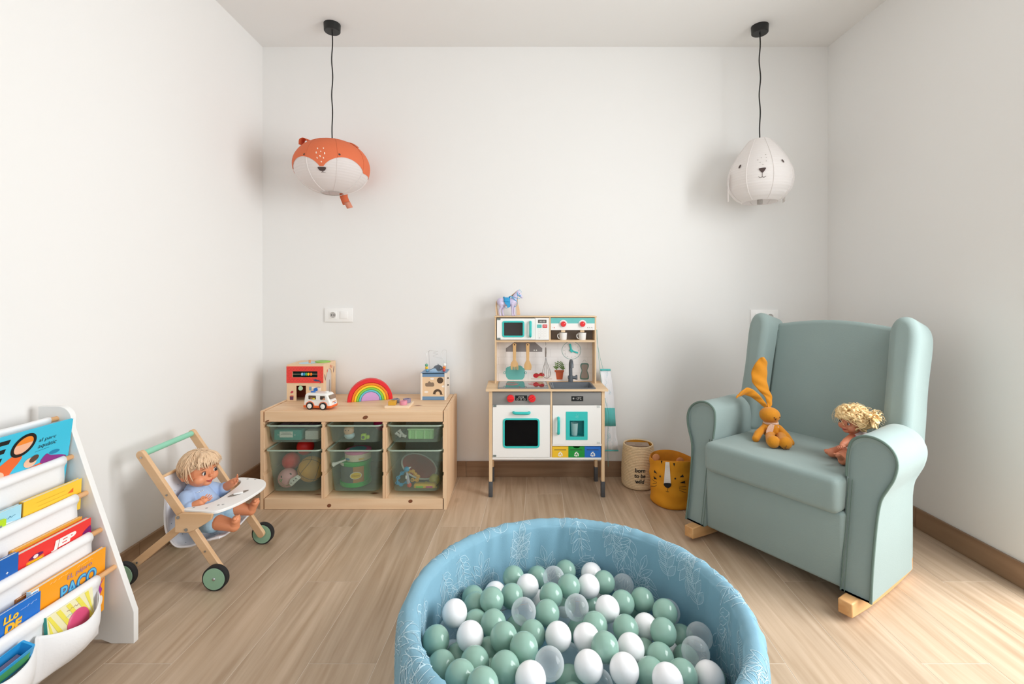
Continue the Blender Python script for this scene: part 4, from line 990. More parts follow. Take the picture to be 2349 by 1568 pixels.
o = MB().lathe([(.0, .0), (.0155, .0), (.0165, .002), (.0205, .0665), (.0195, .0665), (.0157, .003), (0, .003)], 28, Matrix.Translation((c.x, KF + .0215, wa.z + .0005))).build('drinking_cup', thin_mat('clear_cup', '#DDF0F0', .72, .05, .6, '#E8FFFF', edge=.4), None, loc=(c.x, KF + .0215, wa.z))
tag(o, 'clear plastic cup standing in the turquoise water dispenser', 'cup')
# small shelf and three recycling drawers
put(r5(867, 1420, 872, 896, KF - .002, .235, bev=.001), 'drawer_shelf', white)
rec = mat('recycle_white', '#F1F1EA', .6)
def recycle(c, s, Y, par):
    mb = MB()
    for k in range(3):
        A = k * 2 * PI / 3
        def pt(u, v): return (c.x + s * (u * math.cos(A) - v * math.sin(A)), Y, c.z + s * (u * math.sin(A) + v * math.cos(A)))
        mb.add([pt(*q) for q in ((-.62, -.62), (-.10, -.62), (-.10, -.30), (-.50, -.30))], [(0, 1, 2, 3)])
        mb.add([pt(*q) for q in ((-.10, -.82), (.38, -.46), (-.10, -.10))], [(0, 1, 2)])
        mb.add([pt(*q) for q in ((.40, -.62), (.62, -.62), (.80, -.30), (.56, -.16), (.42, -.38))], [(0, 1, 2, 3, 4)])
    mb.build('recycling_symbol', rec, par, smooth=0, fix=False)
for (x0, x1, cc, nm) in ((867, 1047, '#F0C230', 'yellow'), (1048, 1230, '#14943A', 'green'), (1231, 1412, '#1C6AC4', 'blue')):
    a, b = P5(x0, 1022), P5(x1, 900); m = mat('drawer_' + nm, cc, .4); mid_ = (a.x + b.x) / 2
    poly = [(a.x, a.z), (b.x, a.z), (b.x, b.z)]
    if nm == 'green': poly += [(mid_ + .018 * math.cos(k * PI / 10), b.z - .0105 * math.sin(k * PI / 10)) for k in range(11)]
    poly += [(a.x, b.z)]
    dr = put(MB().prism(poly, KF - .001, KF + .005), 'drawer', m, label=nm + ' recycling drawer', smooth=0)
    put(MB().box(a.x, b.x, KF + .006, KB - .03, a.z, b.z - .012), 'drawer_box', m, dr, smooth=0)
    s0, s1 = P5(x0 + 22, 940), P5(x1 - 25, 934); put(MB().box(s0.x, s1.x, KF - .0016, KF - .0008, s0.z, s1.z), 'slot', mat('slot_dark', '#3A3A30', .6), dr, smooth=0)
    c = P5((x0 + x1) / 2, 987); recycle(c, .0165, KF - .0016, dr)
# worktop
wz0, wz1 = .5745, .5865
wl, wr = P5(120, 0, 2.535).x, P5(1495, 0, 2.535).x
def flat(x0, x1, y0, y1, z):      # crop-4 pixels on the horizontal plane z -> x0,x1,y0,y1 in metres
    ya = onfloor(*C(4, x0, y1), z).y; yb = onfloor(*C(4, x0, y0), z).y
    return at(*C(4, x0, y1), ya).x, at(*C(4, x1, y1), ya).x, ya, yb
hx0, hx1, hy0, hy1 = flat(370, 1078, 1412, 1505, wz1 + .004); hy1 = min(hy1, KB - .04)
hob = put(MB().prism(rpoly(hx0, hx1, hy0, hy1, .008), wz1 - .001, wz1 + .005, lambda u, v, w: (u, v, w)), 'hob', mat('hob_rim_grey', '#7E8487', .4))
put(MB().prism(rpoly(hx0 + .006, hx1 - .006, hy0 + .006, hy1 - .006, .006), wz1 + .0048, wz1 + .0056, lambda u, v, w: (u, v, w)), 'hob_glass', mat('hob_gloss', '#3A3C3E', .04, spec=.8, coat=1.), hob)
mb = MB(); mr = mat('hob_red_print', '#D93A3A', .4)
for fx in (.28, .74):
    for rad in (.036, .026): mb.tube([(hx0 + (hx1 - hx0) * fx + rad * math.cos(k * PI / 16), (hy0 + hy1) / 2 + .012 + rad * math.sin(k * PI / 16), wz1 + .0056) for k in range(32)], .0007, 4, closed=True)
for x in (.43, .56): mb.disc((hx0 + (hx1 - hx0) * x, hy0 + .018, wz1 + .0057), (0, 0, 1), .006, .004)
put(mb, 'hob_print', mr, hob, fix=False)
sx0, sx1, sy0, sy1 = flat(1112, 1735, 1425, 1510, wz1 + .004); sy1 = min(sy1, KB - .045)
wt = MB(); wy0, wy1 = 2.532, KB - .002; q_ = .010
for a_ in ((wl, sx0 + q_, wy0, wy1), (sx1 - q_, wr, wy0, wy1), (sx0 + q_, sx1 - q_, wy0, sy0 + q_), (sx0 + q_, sx1 - q_, sy1 - q_, wy1)): wt.box(*a_, wz0, wz1)
put(wt, 'worktop', birch_x, smooth=0)
sgrey = mat('sink_grey', '#5D636A', .35)
def lp(i, z, rad): return [(a, b, z) for a, b in rpoly(sx0 + i, sx1 - i, sy0 + i, sy1 - i, rad)]
put(MB().grid([lp(0, wz1 - .001, .015), lp(0, wz1 + .004, .015), lp(.003, wz1 + .006, .014), lp(.010, wz1 + .005, .012), lp(.013, wz1 - .004, .012), lp(.022, wz1 - .04, .012), lp(.03, wz1 - .042, .01)], closed=True).poly3(lp(.03, wz1 - .042, .01)), 'sink', sgrey, smooth=50)
# faucet
c = P4(1380, 1420, sy1 + .02); fy = sy1 + .018; fx = c.x
fa2 = put(MB().cyl((fx, fy, wz1 - .001), (fx, fy, P4(0, 1330, fy).z), .0145, .0135, 20), 'faucet', sgrey, mods=[BEV(.002)])
zt_ = P4(0, 1140, fy).z
put(MB().tube(smoothpath([(fx, fy, wz1 + .01), (fx, fy, (wz1 + zt_) / 2), (fx, fy, zt_ - .012), (fx + .001, fy - .006, zt_ + .002), (fx + .001, fy - .022, zt_ + .004), (fx + .001, fy - .040, zt_ - .008), (fx + .001, fy - .046, zt_ - .03)], 5), [.0125] * 12 + [.0115] * 30, 16) if False else MB().tube(smoothpath([(fx, fy, wz1 + .01), (fx, fy, (wz1 + zt_) / 2), (fx, fy, zt_ - .012), (fx + .001, fy - .006, zt_ + .002), (fx + .001, fy - .022, zt_ + .004), (fx + .001, fy - .040, zt_ - .008), (fx + .001, fy - .046, zt_ - .03)], 5), .0105, 16), 'spout', sgrey, fa2)
z_ = P4(0, 1362, fy).z
put(MB().cyl((fx - .016, fy, z_ + .002), (fx + .034, fy, z_), .0085, .010, 16).cyl((fx + .034, fy, z_ - .0115), (fx + .034, fy, z_ + .016), .0065, .0055, 12), 'faucet_lever', sgrey, fa2, mods=[BEV(.0015)])
# uprights, backsplash, upper box
ux0, ux1 = P4(332, 0).x, P4(1735, 0).x; tk = .0085
zsh0, zsh1 = P4(0, 872).z, P4(0, 845).z; zc = P4(0, 528).z; ztop = P4(0, 512).z
for x0, x1 in ((ux0, ux0 + tk), (ux1 - tk, ux1)): put(MB().rbox(x0, x1, KU, KB, wz1 - .001, zc, .001, 1), 'upright', birch)
put(MB().rbox(ux0 - .003, ux1 + .003, KU - .004, KB, zc, ztop, .0015), 'top_board', birch_x)
put(MB().rbox(ux0 + tk, ux1 - tk, KU, KB - .006, zsh0, zsh1, .001, 1), 'upper_shelf', birch_x)
BS = KB - .014
bs = put(MB().box(ux0 + tk, ux1 - tk, BS, BS + .006, wz1, zc), 'backsplash', mat('backsplash_white', '#EFEAE7', .5), smooth=0)
mb = MB(); zlo = wz1; x0, x1 = ux0 + tk, ux1 - tk; lw = .0006; H_ = (zsh0 - wz1) / 5
for i in range(1, 5): mb.box(x0, x1, BS - .0002, BS, wz1 + H_ * i - lw, wz1 + H_ * i + lw)
for i in range(5):
    for k in range(8):
        x = x0 + .03 + .088 * k + (.044 if i % 2 else 0) - .02
        if x0 < x < x1: mb.box(x - lw, x + lw, BS - .0002, BS, wz1 + H_ * i, wz1 + H_ * (i + 1))
put(mb, 'tile_line', mat('tile_line_grey', '#D3CDCA', .6), bs, smooth=0)
def bp(pts, name, m, dy=.0006, lab=None):
    mb = MB(); mb.poly3([(P4(a, b, BS).x, BS - dy, P4(a, b, BS).z) for a, b in pts]); return put(mb, name, m, bs, smooth=0, fix=False, label=lab)
bp([(610, 868), (885, 868), (988, 955), (988, 1005), (485, 1003), (485, 955)], 'hood_print', mat('hood_print_grey', '#8D8684', .5), lab='printed grey cooker hood')
for x in (877, 908): bp([(x + 9 * math.cos(k * PI / 8), 982 + 9 * math.sin(k * PI / 8)) for k in range(16)], 'button_print', rec, .001)
pt_ = mat('pot_teal', '#6DBBB4', .5)
bp(smooth2([(485, 1230), (530, 1210), (560, 1195), (690, 1195), (720, 1225), (745, 1240), (745, 1340), (720, 1380), (690, 1388), (540, 1388), (505, 1370), (485, 1330)], 2), 'pot_print', pt_, lab='printed teal cooking pot')
mb = MB()
for x in (468, 758): 
    q = [(x + 17 * math.cos(k * PI / 8), 1293 + 20 * math.sin(k * PI / 8)) for k in range(16)]; q2 = [(x + 10 * math.cos(k * PI / 8), 1293 + 13 * math.sin(k * PI / 8)) for k in range(16)]
    mb.ring([(P4(a, b, BS).x, P4(a, b, BS).z) for a, b in q], [(P4(a, b, BS).x, P4(a, b, BS).z) for a, b in q2], BS - .0006, BS - .0001)
put(mb, 'pot_handle_print', pt_, bs, smooth=0)
tom = mat('tomato_red', '#C8202B', .5); grn = mat('plant_green', '#5F7F2E', .5); tc_ = mat('terracotta_print', '#C4592F', .5)
bp([(835, 1370), (1125, 1372), (1125, 1385), (835, 1385)], 'ledge_print', mat('ledge_print', '#DCCFC8', .6))
bp([(905 + 42 * math.cos(k * PI / 10), 1332 + 33 * math.sin(k * PI / 10)) for k in range(20)], 'tomato_print', tom, lab='printed tomato')
bp([(978 + 40 * math.cos(k * PI / 10), 1328 + 36 * math.sin(k * PI / 10)) for k in range(20)], 'tomato_print', tom, .0008, lab='printed tomato')
for x in (905, 975):
    mb = MB()
    for k in range(5):
        a = PI * (k / 4); mb.poly3([(P4(x + u, 1303 + v, BS).x, BS - .0011, P4(x + u, 1303 + v, BS).z) for u, v in ((-3 * math.sin(a), 3 * math.cos(a)), (26 * math.cos(a), -11 * math.sin(a) - 2 + 8 * abs(math.cos(a))), (3 * math.sin(a), -3 * math.cos(a)))])
    put(mb, 'tomato_leaf_print', grn, bs, smooth=0, fix=False)
bp(smooth2([(920, 1358), (955, 1335), (990, 1345), (1012, 1332), (1000, 1356), (940, 1366)], 3), 'mushroom_print', mat('mushroom_print', '#D8C49A', .6), .0012)
bp([(1160, 1256), (1290, 1256), (1290, 1278), (1282, 1278), (1268, 1386), (1188, 1386), (1172, 1278), (1160, 1278)], 'flowerpot_print', tc_, lab='printed terracotta flowerpot')
bp([(1163, 1278), (1288, 1278), (1286, 1284), (1164, 1284)], 'pot_shade_print', mat('terracotta_dark', '#9C431F', .5), .0009)
mb = MB()
for bx_, tx, ty in ((1200, 1182, 1165), (1215, 1215, 1150), (1245, 1255, 1155), (1255, 1272, 1180), (1210, 1165, 1210), (1250, 1285, 1225)):
    for s in range(7):
        t = .25 + .75 * s / 6; x = bx_ + (tx - bx_) * t; y = 1256 + (ty - 1256) * t; a = (1 if s % 2 else -1) * .8 + math.atan2(ty - 1256, tx - bx_)
        lf = [(x + u * math.cos(a) - v * math.sin(a), y + u * math.sin(a) + v * math.cos(a)) for u, v in ((0, 0), (9, -7), (19, -6), (25, 0), (19, 6), (9, 7))]
        mb.poly3([(P4(a_, b_, BS).x, BS - .0008 - .00008 * s, P4(a_, b_, BS).z) for a_, b_ in lf])
put(mb, 'plant_print', grn, bs, smooth=0, fix=False)
# clock print with turquoise hands
ct = mat('clock_green_print', '#5C9389', .5); c = P4(1392, 985, BS); ro = (P4(1525, 985, BS).x - c.x)
mb = MB(); a0_ = .98
arc = [PI / 2 + .42 + (2 * PI - .84) * k / 40 for k in range(41)]
mb.prism([(c.x + ro * math.cos(a), c.z + ro * .93 * math.sin(a)) for a in arc] + [(c.x + ro * .965 * math.cos(a), c.z + ro * .895 * math.sin(a)) for a in reversed(arc)], BS - .0007, BS - .0001)
put(mb, 'clock_ring_print', ct, bs, smooth=0)
mb = MB()
for k in range(12):
    a = k * PI / 6
    if k == 3: continue
    mb.disc((c.x + ro * .77 * math.cos(a), BS, c.z + ro * .72 * math.sin(a)), (0, -1, 0), .002, .003)
put(mb, 'clock_digit_print', mat('clock_grey_print', '#BDB9B5', .6), bs, fix=False)
for tip, w in (((1370, 893), .0055), ((1480, 1018), .0045)):
    q = P4(*tip, BS); d = Vector((q.x - c.x, 0, q.z - c.z)); n_ = Vector((-d.z, 0, d.x)).normalized() * w; b0 = Vector((c.x, BS - .004, c.z)) - d * .3; e = Vector((c.x, BS - .004, c.z)) + d
    mb = MB(); vs = [b0 - n_ * .8, b0 + n_ * .8, e + n_, e - n_]
    mb.add(vs + [v + Vector((0, -.003, 0)) for v in vs], [(0, 1, 2, 3), (7, 6, 5, 4), (0, 4, 5, 1), (1, 5, 6, 2), (2, 6, 7, 3), (3, 7, 4, 0)])
    put(mb, 'clock_hand', teal, mods=[BEV(.0015)])
put(MB().cyl((c.x, BS, c.z), (c.x, BS - .010, c.z), .008, n=18), 'clock_pin', teal)
# printed dish brush / board
cb = [(1520, 1175), (1540, 1162), (1612, 1162), (1630, 1178), (1630, 1215), (1612, 1262), (1628, 1310), (1634, 1365), (1615, 1386), (1530, 1386), (1510, 1368), (1515, 1315), (1532, 1262), (1516, 1212)]
bp(smooth2(cb, 3), 'board_print', mat('board_print_green', '#5E8377', .5), lab='printed green chopping board')
cc_ = (1572, 1275); bp(smooth2([(cc_[0] + (x - cc_[0]) * .74, cc_[1] + (y - cc_[1]) * .86) for x, y in cb], 3), 'board_face_print', mat('board_print_brown', '#A3958B', .5), .001)
mb = MB(); mb.tube([(P4(a, b, BS).x, BS - .0008, P4(a, b, BS).z) for a, b in smooth2([(1545, 1150), (1572, 1115), (1600, 1150)], 4, False)], .0007, 4)
put(mb, 'board_string_print', mat('clock_grey_print', '#BDB9B5', .6), bs)
# microwave
md, wa, wb = window_door(362, 888, 542, 835, 436, 740, 576, 802, P4, KU, 'microwave_door', .012, .0095)
put(MB().box(wa.x + .006, wb.x - .006, KU - .001, KU + .0005, wa.z + .006, wb.z - .006), 'pane', thin_mat('microwave_acrylic', '#4A403C', .5, .08, .5, '#A8A09A'), md, smooth=0)
a, b = P4(825, 590), P4(823, 790); handle((a.x, KU - .003, a.z), (b.x, KU - .003, b.z), .018, md, .0072)
for y0, y1 in ((543, 566), (810, 834)): put(r4(365, 410, y0, y1, KU - .0062, .004), 'hinge', hing, md, smooth=0)
put(MB().box(ux0 + tk, P4(888, 0).x, BS - .004, BS - .001, zsh1, zc), 'microwave_back', interior, smooth=0)
mp_ = put(r4(891, 1082, 538, 838, KU - .003, .009), 'microwave_panel', white, smooth=0)
put(r4(930, 1047, 562, 606, KU - .0036, .001), 'display', mat('display_grey', '#55504C', .3), mp_, smooth=0)
a, b = P4(948, 596), P4(1030, 572); lettering('00:00', (a.x, KU - .0038, a.z), (1, 0, 0), (0, 0, 1), b.x - a.x, b.z - a.z, scrw, mp_)
for x0, x1, m, t_ in ((917, 979, mat('start_teal', '#54BDB9', .4), 'START'), (993, 1056, mat('stop_red', '#D42433', .4), 'STOP')):
    a, b = P4(x0, 672), P4(x1, 626); bt = put(MB().prism(rpoly(a.x, b.x, a.z, b.z, .0015, 3), KU - .0045, KU - .0028), 'button', m, mp_, label=t_.lower() + ' button', smooth=0)
    q0, q1 = P4(x0 + 9, 657), P4(x1 - 9, 640); lettering(t_, (q0.x, KU - .0046, q0.z), (1, 0, 0), (0, 0, 1), q1.x - q0.x, q1.z - q0.z, mat('start_print' if t_ == 'START' else 'stop_print', '#8FD8D5' if t_ == 'START' else '#F6E6E4', .5), mp_, bold=.02)
mb = MB()
for i in range(3):
    for j in range(4):
        a, b = P4(930 + 41 * i, 716 + 34 * j), P4(962 + 41 * i, 690 + 34 * j)
        mb.ring(rpoly(a.x, b.x, a.z, b.z, .001, 2), rpoly(a.x + .0005, b.x - .0005, a.z + .0005, b.z - .0005, .0006, 2), KU - .0034, KU - .0029)
put(mb, 'keypad_print', mat('keypad_print_grey', '#CFC9C5', .6), mp_, smooth=0, kind='stuff')
c = P4(946, 810); put(MB().disc((c.x, KU - .0032, c.z), (0, -1, 0), .0022), 'lamp_print', mat('display_grey', '#55504C', .3), mp_, fix=False)
# coffee machine bay
put(MB().rbox(P4(1084, 0).x, P4(1106, 0).x, KU, KB - .015, zsh1, zc, .001, 1), 'bay_divider', birch)
cf = put(r4(1108, 1714, 612, 703, KU, .008), 'coffee_panel', white, smooth=0)
put(r4(1108, 1714, 538, 612, KU, .008), 'coffee_panel_band', mat('band_teal', '#6CC3BF', .45), cf, smooth=0)
put(MB().box(P4(1106, 0).x, ux1 - tk, BS - .004, BS - .001, zsh1, zc), 'bay_back', interior, smooth=0)
for x, rot in ((1280, -.5), (1545, .6)):
    c = P4(x, 620); put(MB().cyl((c.x, KU - .0002, c.z), (c.x, KU - .002, c.z), .0235, n=28), 'dial_ring', white, cf)
    mb = MB()
    for k in range(9): a = PI * k / 8; mb.tube([(c.x + .0185 * math.cos(a + d), KU - .0022, c.z + .0185 * math.sin(a + d)) for d in (0, .3)], .0005, 4)
    put(mb, 'dial_print', mat('clock_grey_print', '#BDB9B5', .6), cf)
    put(MB().cyl((c.x, KU - .002, c.z), (c.x, KU - .013, c.z), .0155, .0148, 26), 'dial', kred, cf, mods=[BEV(.0015)])
    put(MB().box(-.0007, .0007, -.0006, 0, .003, .010, Matrix.Translation((c.x, KU - .013, c.z)) @ Matrix.Rotation(rot, 4, 'Y') @ Matrix.Rotation(PI / 2 if x < 1400 else 0, 4, 'Y')), 'dial_mark', rec, cf, smooth=0)
    a, b = P4(x - 28, 740), P4(x + 28, 702); put(MB().rbox(a.x, b.x, KU + .005, KU + .027, a.z + .002, b.z, .0015), 'coffee_spout', birch, cf)
mb = MB(); 
for x, m_ in ((1133, 'd'), (1155, 'r')): c = P4(x, 671); mb.cur = 0 if m_ == 'd' else 1; mb.disc((c.x, KU - .0003, c.z), (0, -1, 0), .0017 if m_ == 'd' else .0026)
put(mb, 'indicator_print', [mat('keypad_print_grey', '#CFC9C5', .6), mat('stop_red', '#D42433', .4)], cf, fix=False)
mb = MB()
for i in range(3):
    for j, y in enumerate((669, 687)): c = P4(1618 + 28 * i + 3 * j, y); mb.box(c.x - .0026, c.x + .0026, KU - .0004, KU - .0001, c.z - (.0016 if j == 0 else .0008), c.z + (.0016 if j == 0 else .0008))
put(mb, 'scale_print', mat('scale_print_grey', '#6F6B68', .6), cf, smooth=0)
def cup(x, label):
    a, b = P4(x - 1273 + 1222, 838, KU + .035), P4(x - 1273 + 1332, 740, KU + .035); hw = (b.x - a.x) / 2; cx = (a.x + b.x) / 2
    r = thing('toy_mug', label, 'mug', (cx, KU + .032, zsh1), group='white mugs under the coffee spouts')
    h = (b.z - a.z)
    MB().lathe([(0, 0), (hw * .80, 0), (hw * .86, .002), (hw, h), (hw * .93, h), (hw * .78, .004), (0, .004)], 28, Matrix.Translation((cx, KU + .032, zsh1 + .0003))).build('mug_body', white, r)
    MB().tube(smoothpath([(cx - hw * .93, KU + .032, zsh1 + h * .82), (cx - hw * 1.3, KU + .03, zsh1 + h * .78), (cx - hw * 1.38, KU + .03, zsh1 + h * .45), (cx - hw * 1.1, KU + .03, zsh1 + h * .2), (cx - hw * .85, KU + .032, zsh1 + h * .17)], 5), .0028, 10).build('mug_handle', white, r)
    return r
cup(1273, 'white toy mug beneath the coffee spout nearer the microwave')
cup(1537, 'white toy mug beneath the coffee spout nearer the apron')
# hooks and hanging utensils
hk = mat('hook_metal', '#5E5A57', .35, .8)
utw = wood('utensil_wood', '#E3BA83', '#CF9F66', 'z', .8, .5, bump=.05)
HYo = KU + .030
def hook(x):
    c = P4(x, 870, HYo); put(MB().tube(smoothpath([(c.x, HYo, zsh0 + .001), (c.x, HYo, zsh0 - .006), (c.x + .001, HYo - .004, zsh0 - .012), (c.x, HYo - .003, zsh0 - .018)], 4), .0012, 6), 'hook', hk)
for x in (602, 789, 1036): hook(x)
def utensil(name, label, outer, hole, slots):
    Y = HYo - .0055; a = P4(*outer[0], Y); cx = sum(p[0] for p in outer) / len(outer)
    q = P4(cx, 905, Y); r = thing(name, label, 'utensil', (q.x, Y, q.z))
    pts = [(P4(x, y, Y).x, P4(x, y, Y).z) for x, y in outer]
    hp = [P4(hole[0] + hole[2] * math.cos(k * PI / 6), hole[1] + hole[2] * math.sin(k * PI / 6), Y) for k in range(12)]
    mb = MB().prism(pts, Y - .003, Y + .003); mb.build('blade', utw, r, mods=[BEV(.0012)])
    MB().cyl((P4(hole[0], hole[1], Y).x, Y - .0033, P4(hole[0], hole[1], Y).z), (P4(hole[0], hole[1], Y).x, Y + .0033, P4(hole[0], hole[1], Y).z), P4(hole[2], 0, Y).x - P4(0, 0, Y).x, n=16).build('hanging_hole', mat('hole_brown', '#4A3524', .7), r)
hd = lambda c: [(c - 26, 905), (c - 22, 893), (c - 10, 885), (c + 10, 885), (c + 22, 893), (c + 26, 905), (c + 22, 925), (c + 21, 1040), (c + 20, 1120)]
utensil('slotted_fork', 'wooden toy serving fork hanging before the printed pot', hd(604) + [(645, 1150), (655, 1180), (658, 1215), (656, 1253), (644, 1254), (643, 1210), (632, 1207), (630, 1250), (620, 1251), (617, 1212), (606, 1212), (603, 1252), (594, 1252), (591, 1212), (580, 1210), (577, 1252), (558, 1252), (550, 1215), (552, 1180), (562, 1150), (584, 1120), (584, 1040), (582, 925)], (604, 906, 9), 0)
utensil('spatula', 'wooden toy spatula with plain blade hanging beside the fork', hd(788) + [(822, 1150), (838, 1185), (841, 1215), (834, 1253), (745, 1253), (735, 1215), (738, 1185), (752, 1150), (768, 1120), (767, 1040), (764, 925)], (786, 906, 9), 0)
r = thing('whisk', 'steel toy balloon whisk hanging beside the wooden spatula', 'whisk', tuple(P4(1036, 920, HYo - .004))); stl = mat('whisk_steel', '#B9B4B0', .25, .9); Y = HYo - .006
q0, q1 = P4(1038, 945, Y), P4(1036, 1075, Y)
MB().tube([q0, q0.lerp(q1, .5), q1], [.0042, .0046, .0036], 12).build('handle', mat('whisk_handle', '#8C837D', .3, .8), r)
c = P4(1037, 926, Y); MB().tube([(c.x + .0035 * math.cos(k * PI / 8), Y, c.z + .0048 * math.sin(k * PI / 8)) for k in range(16)], .0008, 6, closed=True).build('hanging_ring', stl, r)
mb = MB(); tp, bt_ = P4(1036, 1075, Y), P4(1050, 1370, Y)
for k in range(6):
    a = k * PI / 6; d = Vector((math.cos(a), math.sin(a), 0)) * .0245; L = bt_ - tp
    mb.tube(smoothpath([tp + d * .08, tp + L * .25 + d * .3, tp + L * .62 + d * .9, tp + L * .82 + d, tp + L * .96 + d * .6, bt_, tp + L * .96 - d * .6, tp + L * .82 - d, tp + L * .62 - d * .9, tp + L * .25 - d * .3, tp - d * .08], 4), .0007, 5)
mb.build('whisk_wire', stl, r)
c = tp + (bt_ - tp) * .13; MB().tube([(c.x + .0035 * math.cos(k * PI / 6), c.y + .0035 * math.sin(k * PI / 6), c.z) for k in range(12)], .0011, 6, closed=True).build('whisk_collar', stl, r)

# ------------------------------------------------------------------ toy horse on top
hy = 2.752
def PH(x, y, Y=hy): return at(1130 + x * 90 / 1568, 650 + y * 90 / 1568, Y)
zg = ztop
hz = thing('toy_horse', 'pale lilac toy horse with blue saddle and bridle standing atop the kitchen', 'toy horse', (PH(600, 0).x, hy, zg))
u_ = PH(100, 0).x - PH(0, 0).x
def hp(x, y, dy=0.): p = PH(x, y); return Vector((p.x, hy + dy * u_ / 100, max(p.z, zg + .0005)))
mb = MB(); W_ = u_ / 100
def hc(a, ra, b, rb): capsule(mb, a, ra * W_, b, rb * W_, 14)
hc(hp(330, 730), 168, hp(560, 760), 150); hc(hp(560, 760), 150, hp(800, 740), 165)
hc(hp(840, 690), 140, hp(900, 520), 105); hc(hp(900, 520), 105, hp(1010, 360), 78)
hc(hp(1030, 370), 82, hp(1110, 480), 58); hc(hp(1110, 480), 58, hp(1165, 550), 44)
for s in (-1, 1):
    d = s * 75; o = 70 if s > 0 else 0
    hc(hp(330 + o * 1.2, 800, d), 120, hp(350 + o * 1.3, 930, d), 66); hc(hp(350 + o * 1.3, 930, d), 60, hp(280 + o * 1.6, 1050, d), 42); hc(hp(280 + o * 1.6, 1050, d), 40, hp(290 + o * 1.6, 1200, d), 34); hc(hp(290 + o * 1.6, 1200, d), 38, hp(315 + o * 1.6, 1275, d), 46)
    hc(hp(790 + o, 820, d), 90, hp(785 + o, 960, d), 52); hc(hp(785 + o, 960, d), 48, hp(790 + o, 1200, d), 36); hc(hp(790 + o, 1200, d), 40, hp(805 + o, 1275, d), 46)
for s in (-1, 1): hc(hp(1000, 300, s * 45), 26, hp(1015, 240, s * 55), 8)
b = bake(mb, .0022, 5)
for v in b.v: v.z = max(v.z, zg + .0003)
b.build('body', mat('lilac_plastic', '#CFC6E2', .45), hz, smooth=180)
hb = mat('saddle_blue', '#2D9FD6', .35)
def sadY(x, y, k=1.0): return 0
mb = MB()
rows = []
for x, top in ((455, 545), (520, 560), (600, 555), (690, 540)):
    cxy = hp(x, 745); rad = 168 * W_
    row = []
    for k in range(13):
        a = PI * (.02 + .96 * k / 12); row.append((cxy.x, hy - rad * 1.03 * math.cos(a), cxy.z + rad * 1.06 * math.sin(a)))
    rows.append(row)
mb.grid(rows); mb.build('saddle', hb, hz, mods=[SOL(.003)], fix=False)
capsule(mb2 := MB(), hp(455, 560), 40 * W_, hp(455, 600), 30 * W_); capsule(mb2, hp(680, 540), 38 * W_, hp(670, 580), 30 * W_); mb2.build('saddle_horn', hb, hz)
mb = MB(); Yf = hy - 168 * W_ * 1.08
mb.prism([(hp(a, b_).x, hp(a, b_).z) for a, b_ in ((480, 700), (700, 650), (705, 930), (640, 960), (590, 960), (570, 860), (490, 790))], Yf, Yf + .004); mb.build('stirrup_flap', hb, hz, mods=[BEV(.001)])
hd_ = mat('harness_blue', '#4FB4E0', .35)
def around(cx, cy, rx, tilt, yy=1.04, rad=.0016):
    c = hp(cx, cy); return [(c.x + rx * W_ * tilt[0] * math.sin(t) , c.y + rx * W_ * yy * math.cos(t), c.z + rx * W_ * tilt[1] * math.sin(t)) for t in [2 * PI * k / 28 for k in range(28)]]
mb = MB(); mb.tube(around(845, 605, 150, (-.85, .70)), .0024, 8, closed=True); mb.tube(around(995, 420, 92, (-.15, .98)), .0018, 8, closed=True); mb.tube(around(1105, 490, 62, (.7, .6)), .0016, 8, closed=True)
mb.tube(smoothpath([hp(970, 690, -60), hp(985, 800, -50), hp(930, 900, -40), hp(850, 940, -20)], 4), .0016, 6)
for s in (-1, 1): mb.tube(smoothpath([hp(1105, 570, s * 60), hp(1040, 620, s * 90), hp(930, 560, s * 130), hp(760, 520, s * 110), hp(690, 540, s * 30)], 4), .0013, 6); mb.tube(smoothpath([hp(1010, 440, s * 80), hp(1070, 490, s * 66), hp(1115, 515, s * 58)], 3), .0014, 6)
mb.tube(smoothpath([hp(470, 920, -60), hp(530, 985, -20), hp(600, 970, -50)], 4), .0012, 6)
mb.build('harness', hd_, hz)
mb = MB()
for x, y in ((1010, 270), (1050, 245), (1085, 225), (1120, 250), (1150, 300)): mb.cyl(hp(x - 12, y + 55, 0), hp(x, y, 0), .0016, .0006, 6)
mb.build('crown', hd_, hz)
mb = MB()
for s in (-1, 1): mb.sph(hp(1072, 400, s * 58), .0022, 10, 8)
mb.build('eye', mat('ink_eye', '#241C22', .3), hz)
mm = mat('flaxen_hair', '#E6C9A4', .6); rnd = random.Random(5)
mb = MB()
for k in range(26):
    o = rnd.uniform(-30, 30); mb.tube(smoothpath([hp(255 + rnd.uniform(-15, 10), 630, o * .5), hp(185 + o, 720, o), hp(150 + o * .8, 900, o), hp(165 + o * 1.2, 1080, o), hp(195 + o * 1.5, 1262, o)], 3), .0016, 5)
mb.build('tail', mm, hz)
mb = MB()
for k in range(34):
    t = k / 33; x0, y0 = 745 + 260 * t, 480 - 205 * t; o = rnd.uniform(-22, 22)
    mb.tube(smoothpath([hp(x0, y0, 0), hp(x0 + 25, y0 + 15, 70), hp(900 + 90 * t + o, 720 + o, 165), hp(960 + 90 * t + o, 1000, 150), hp(980 + 90 * t + o * 1.6, 1262, 140)], 3), .0015, 5)
mb.build('mane', mm, hz)

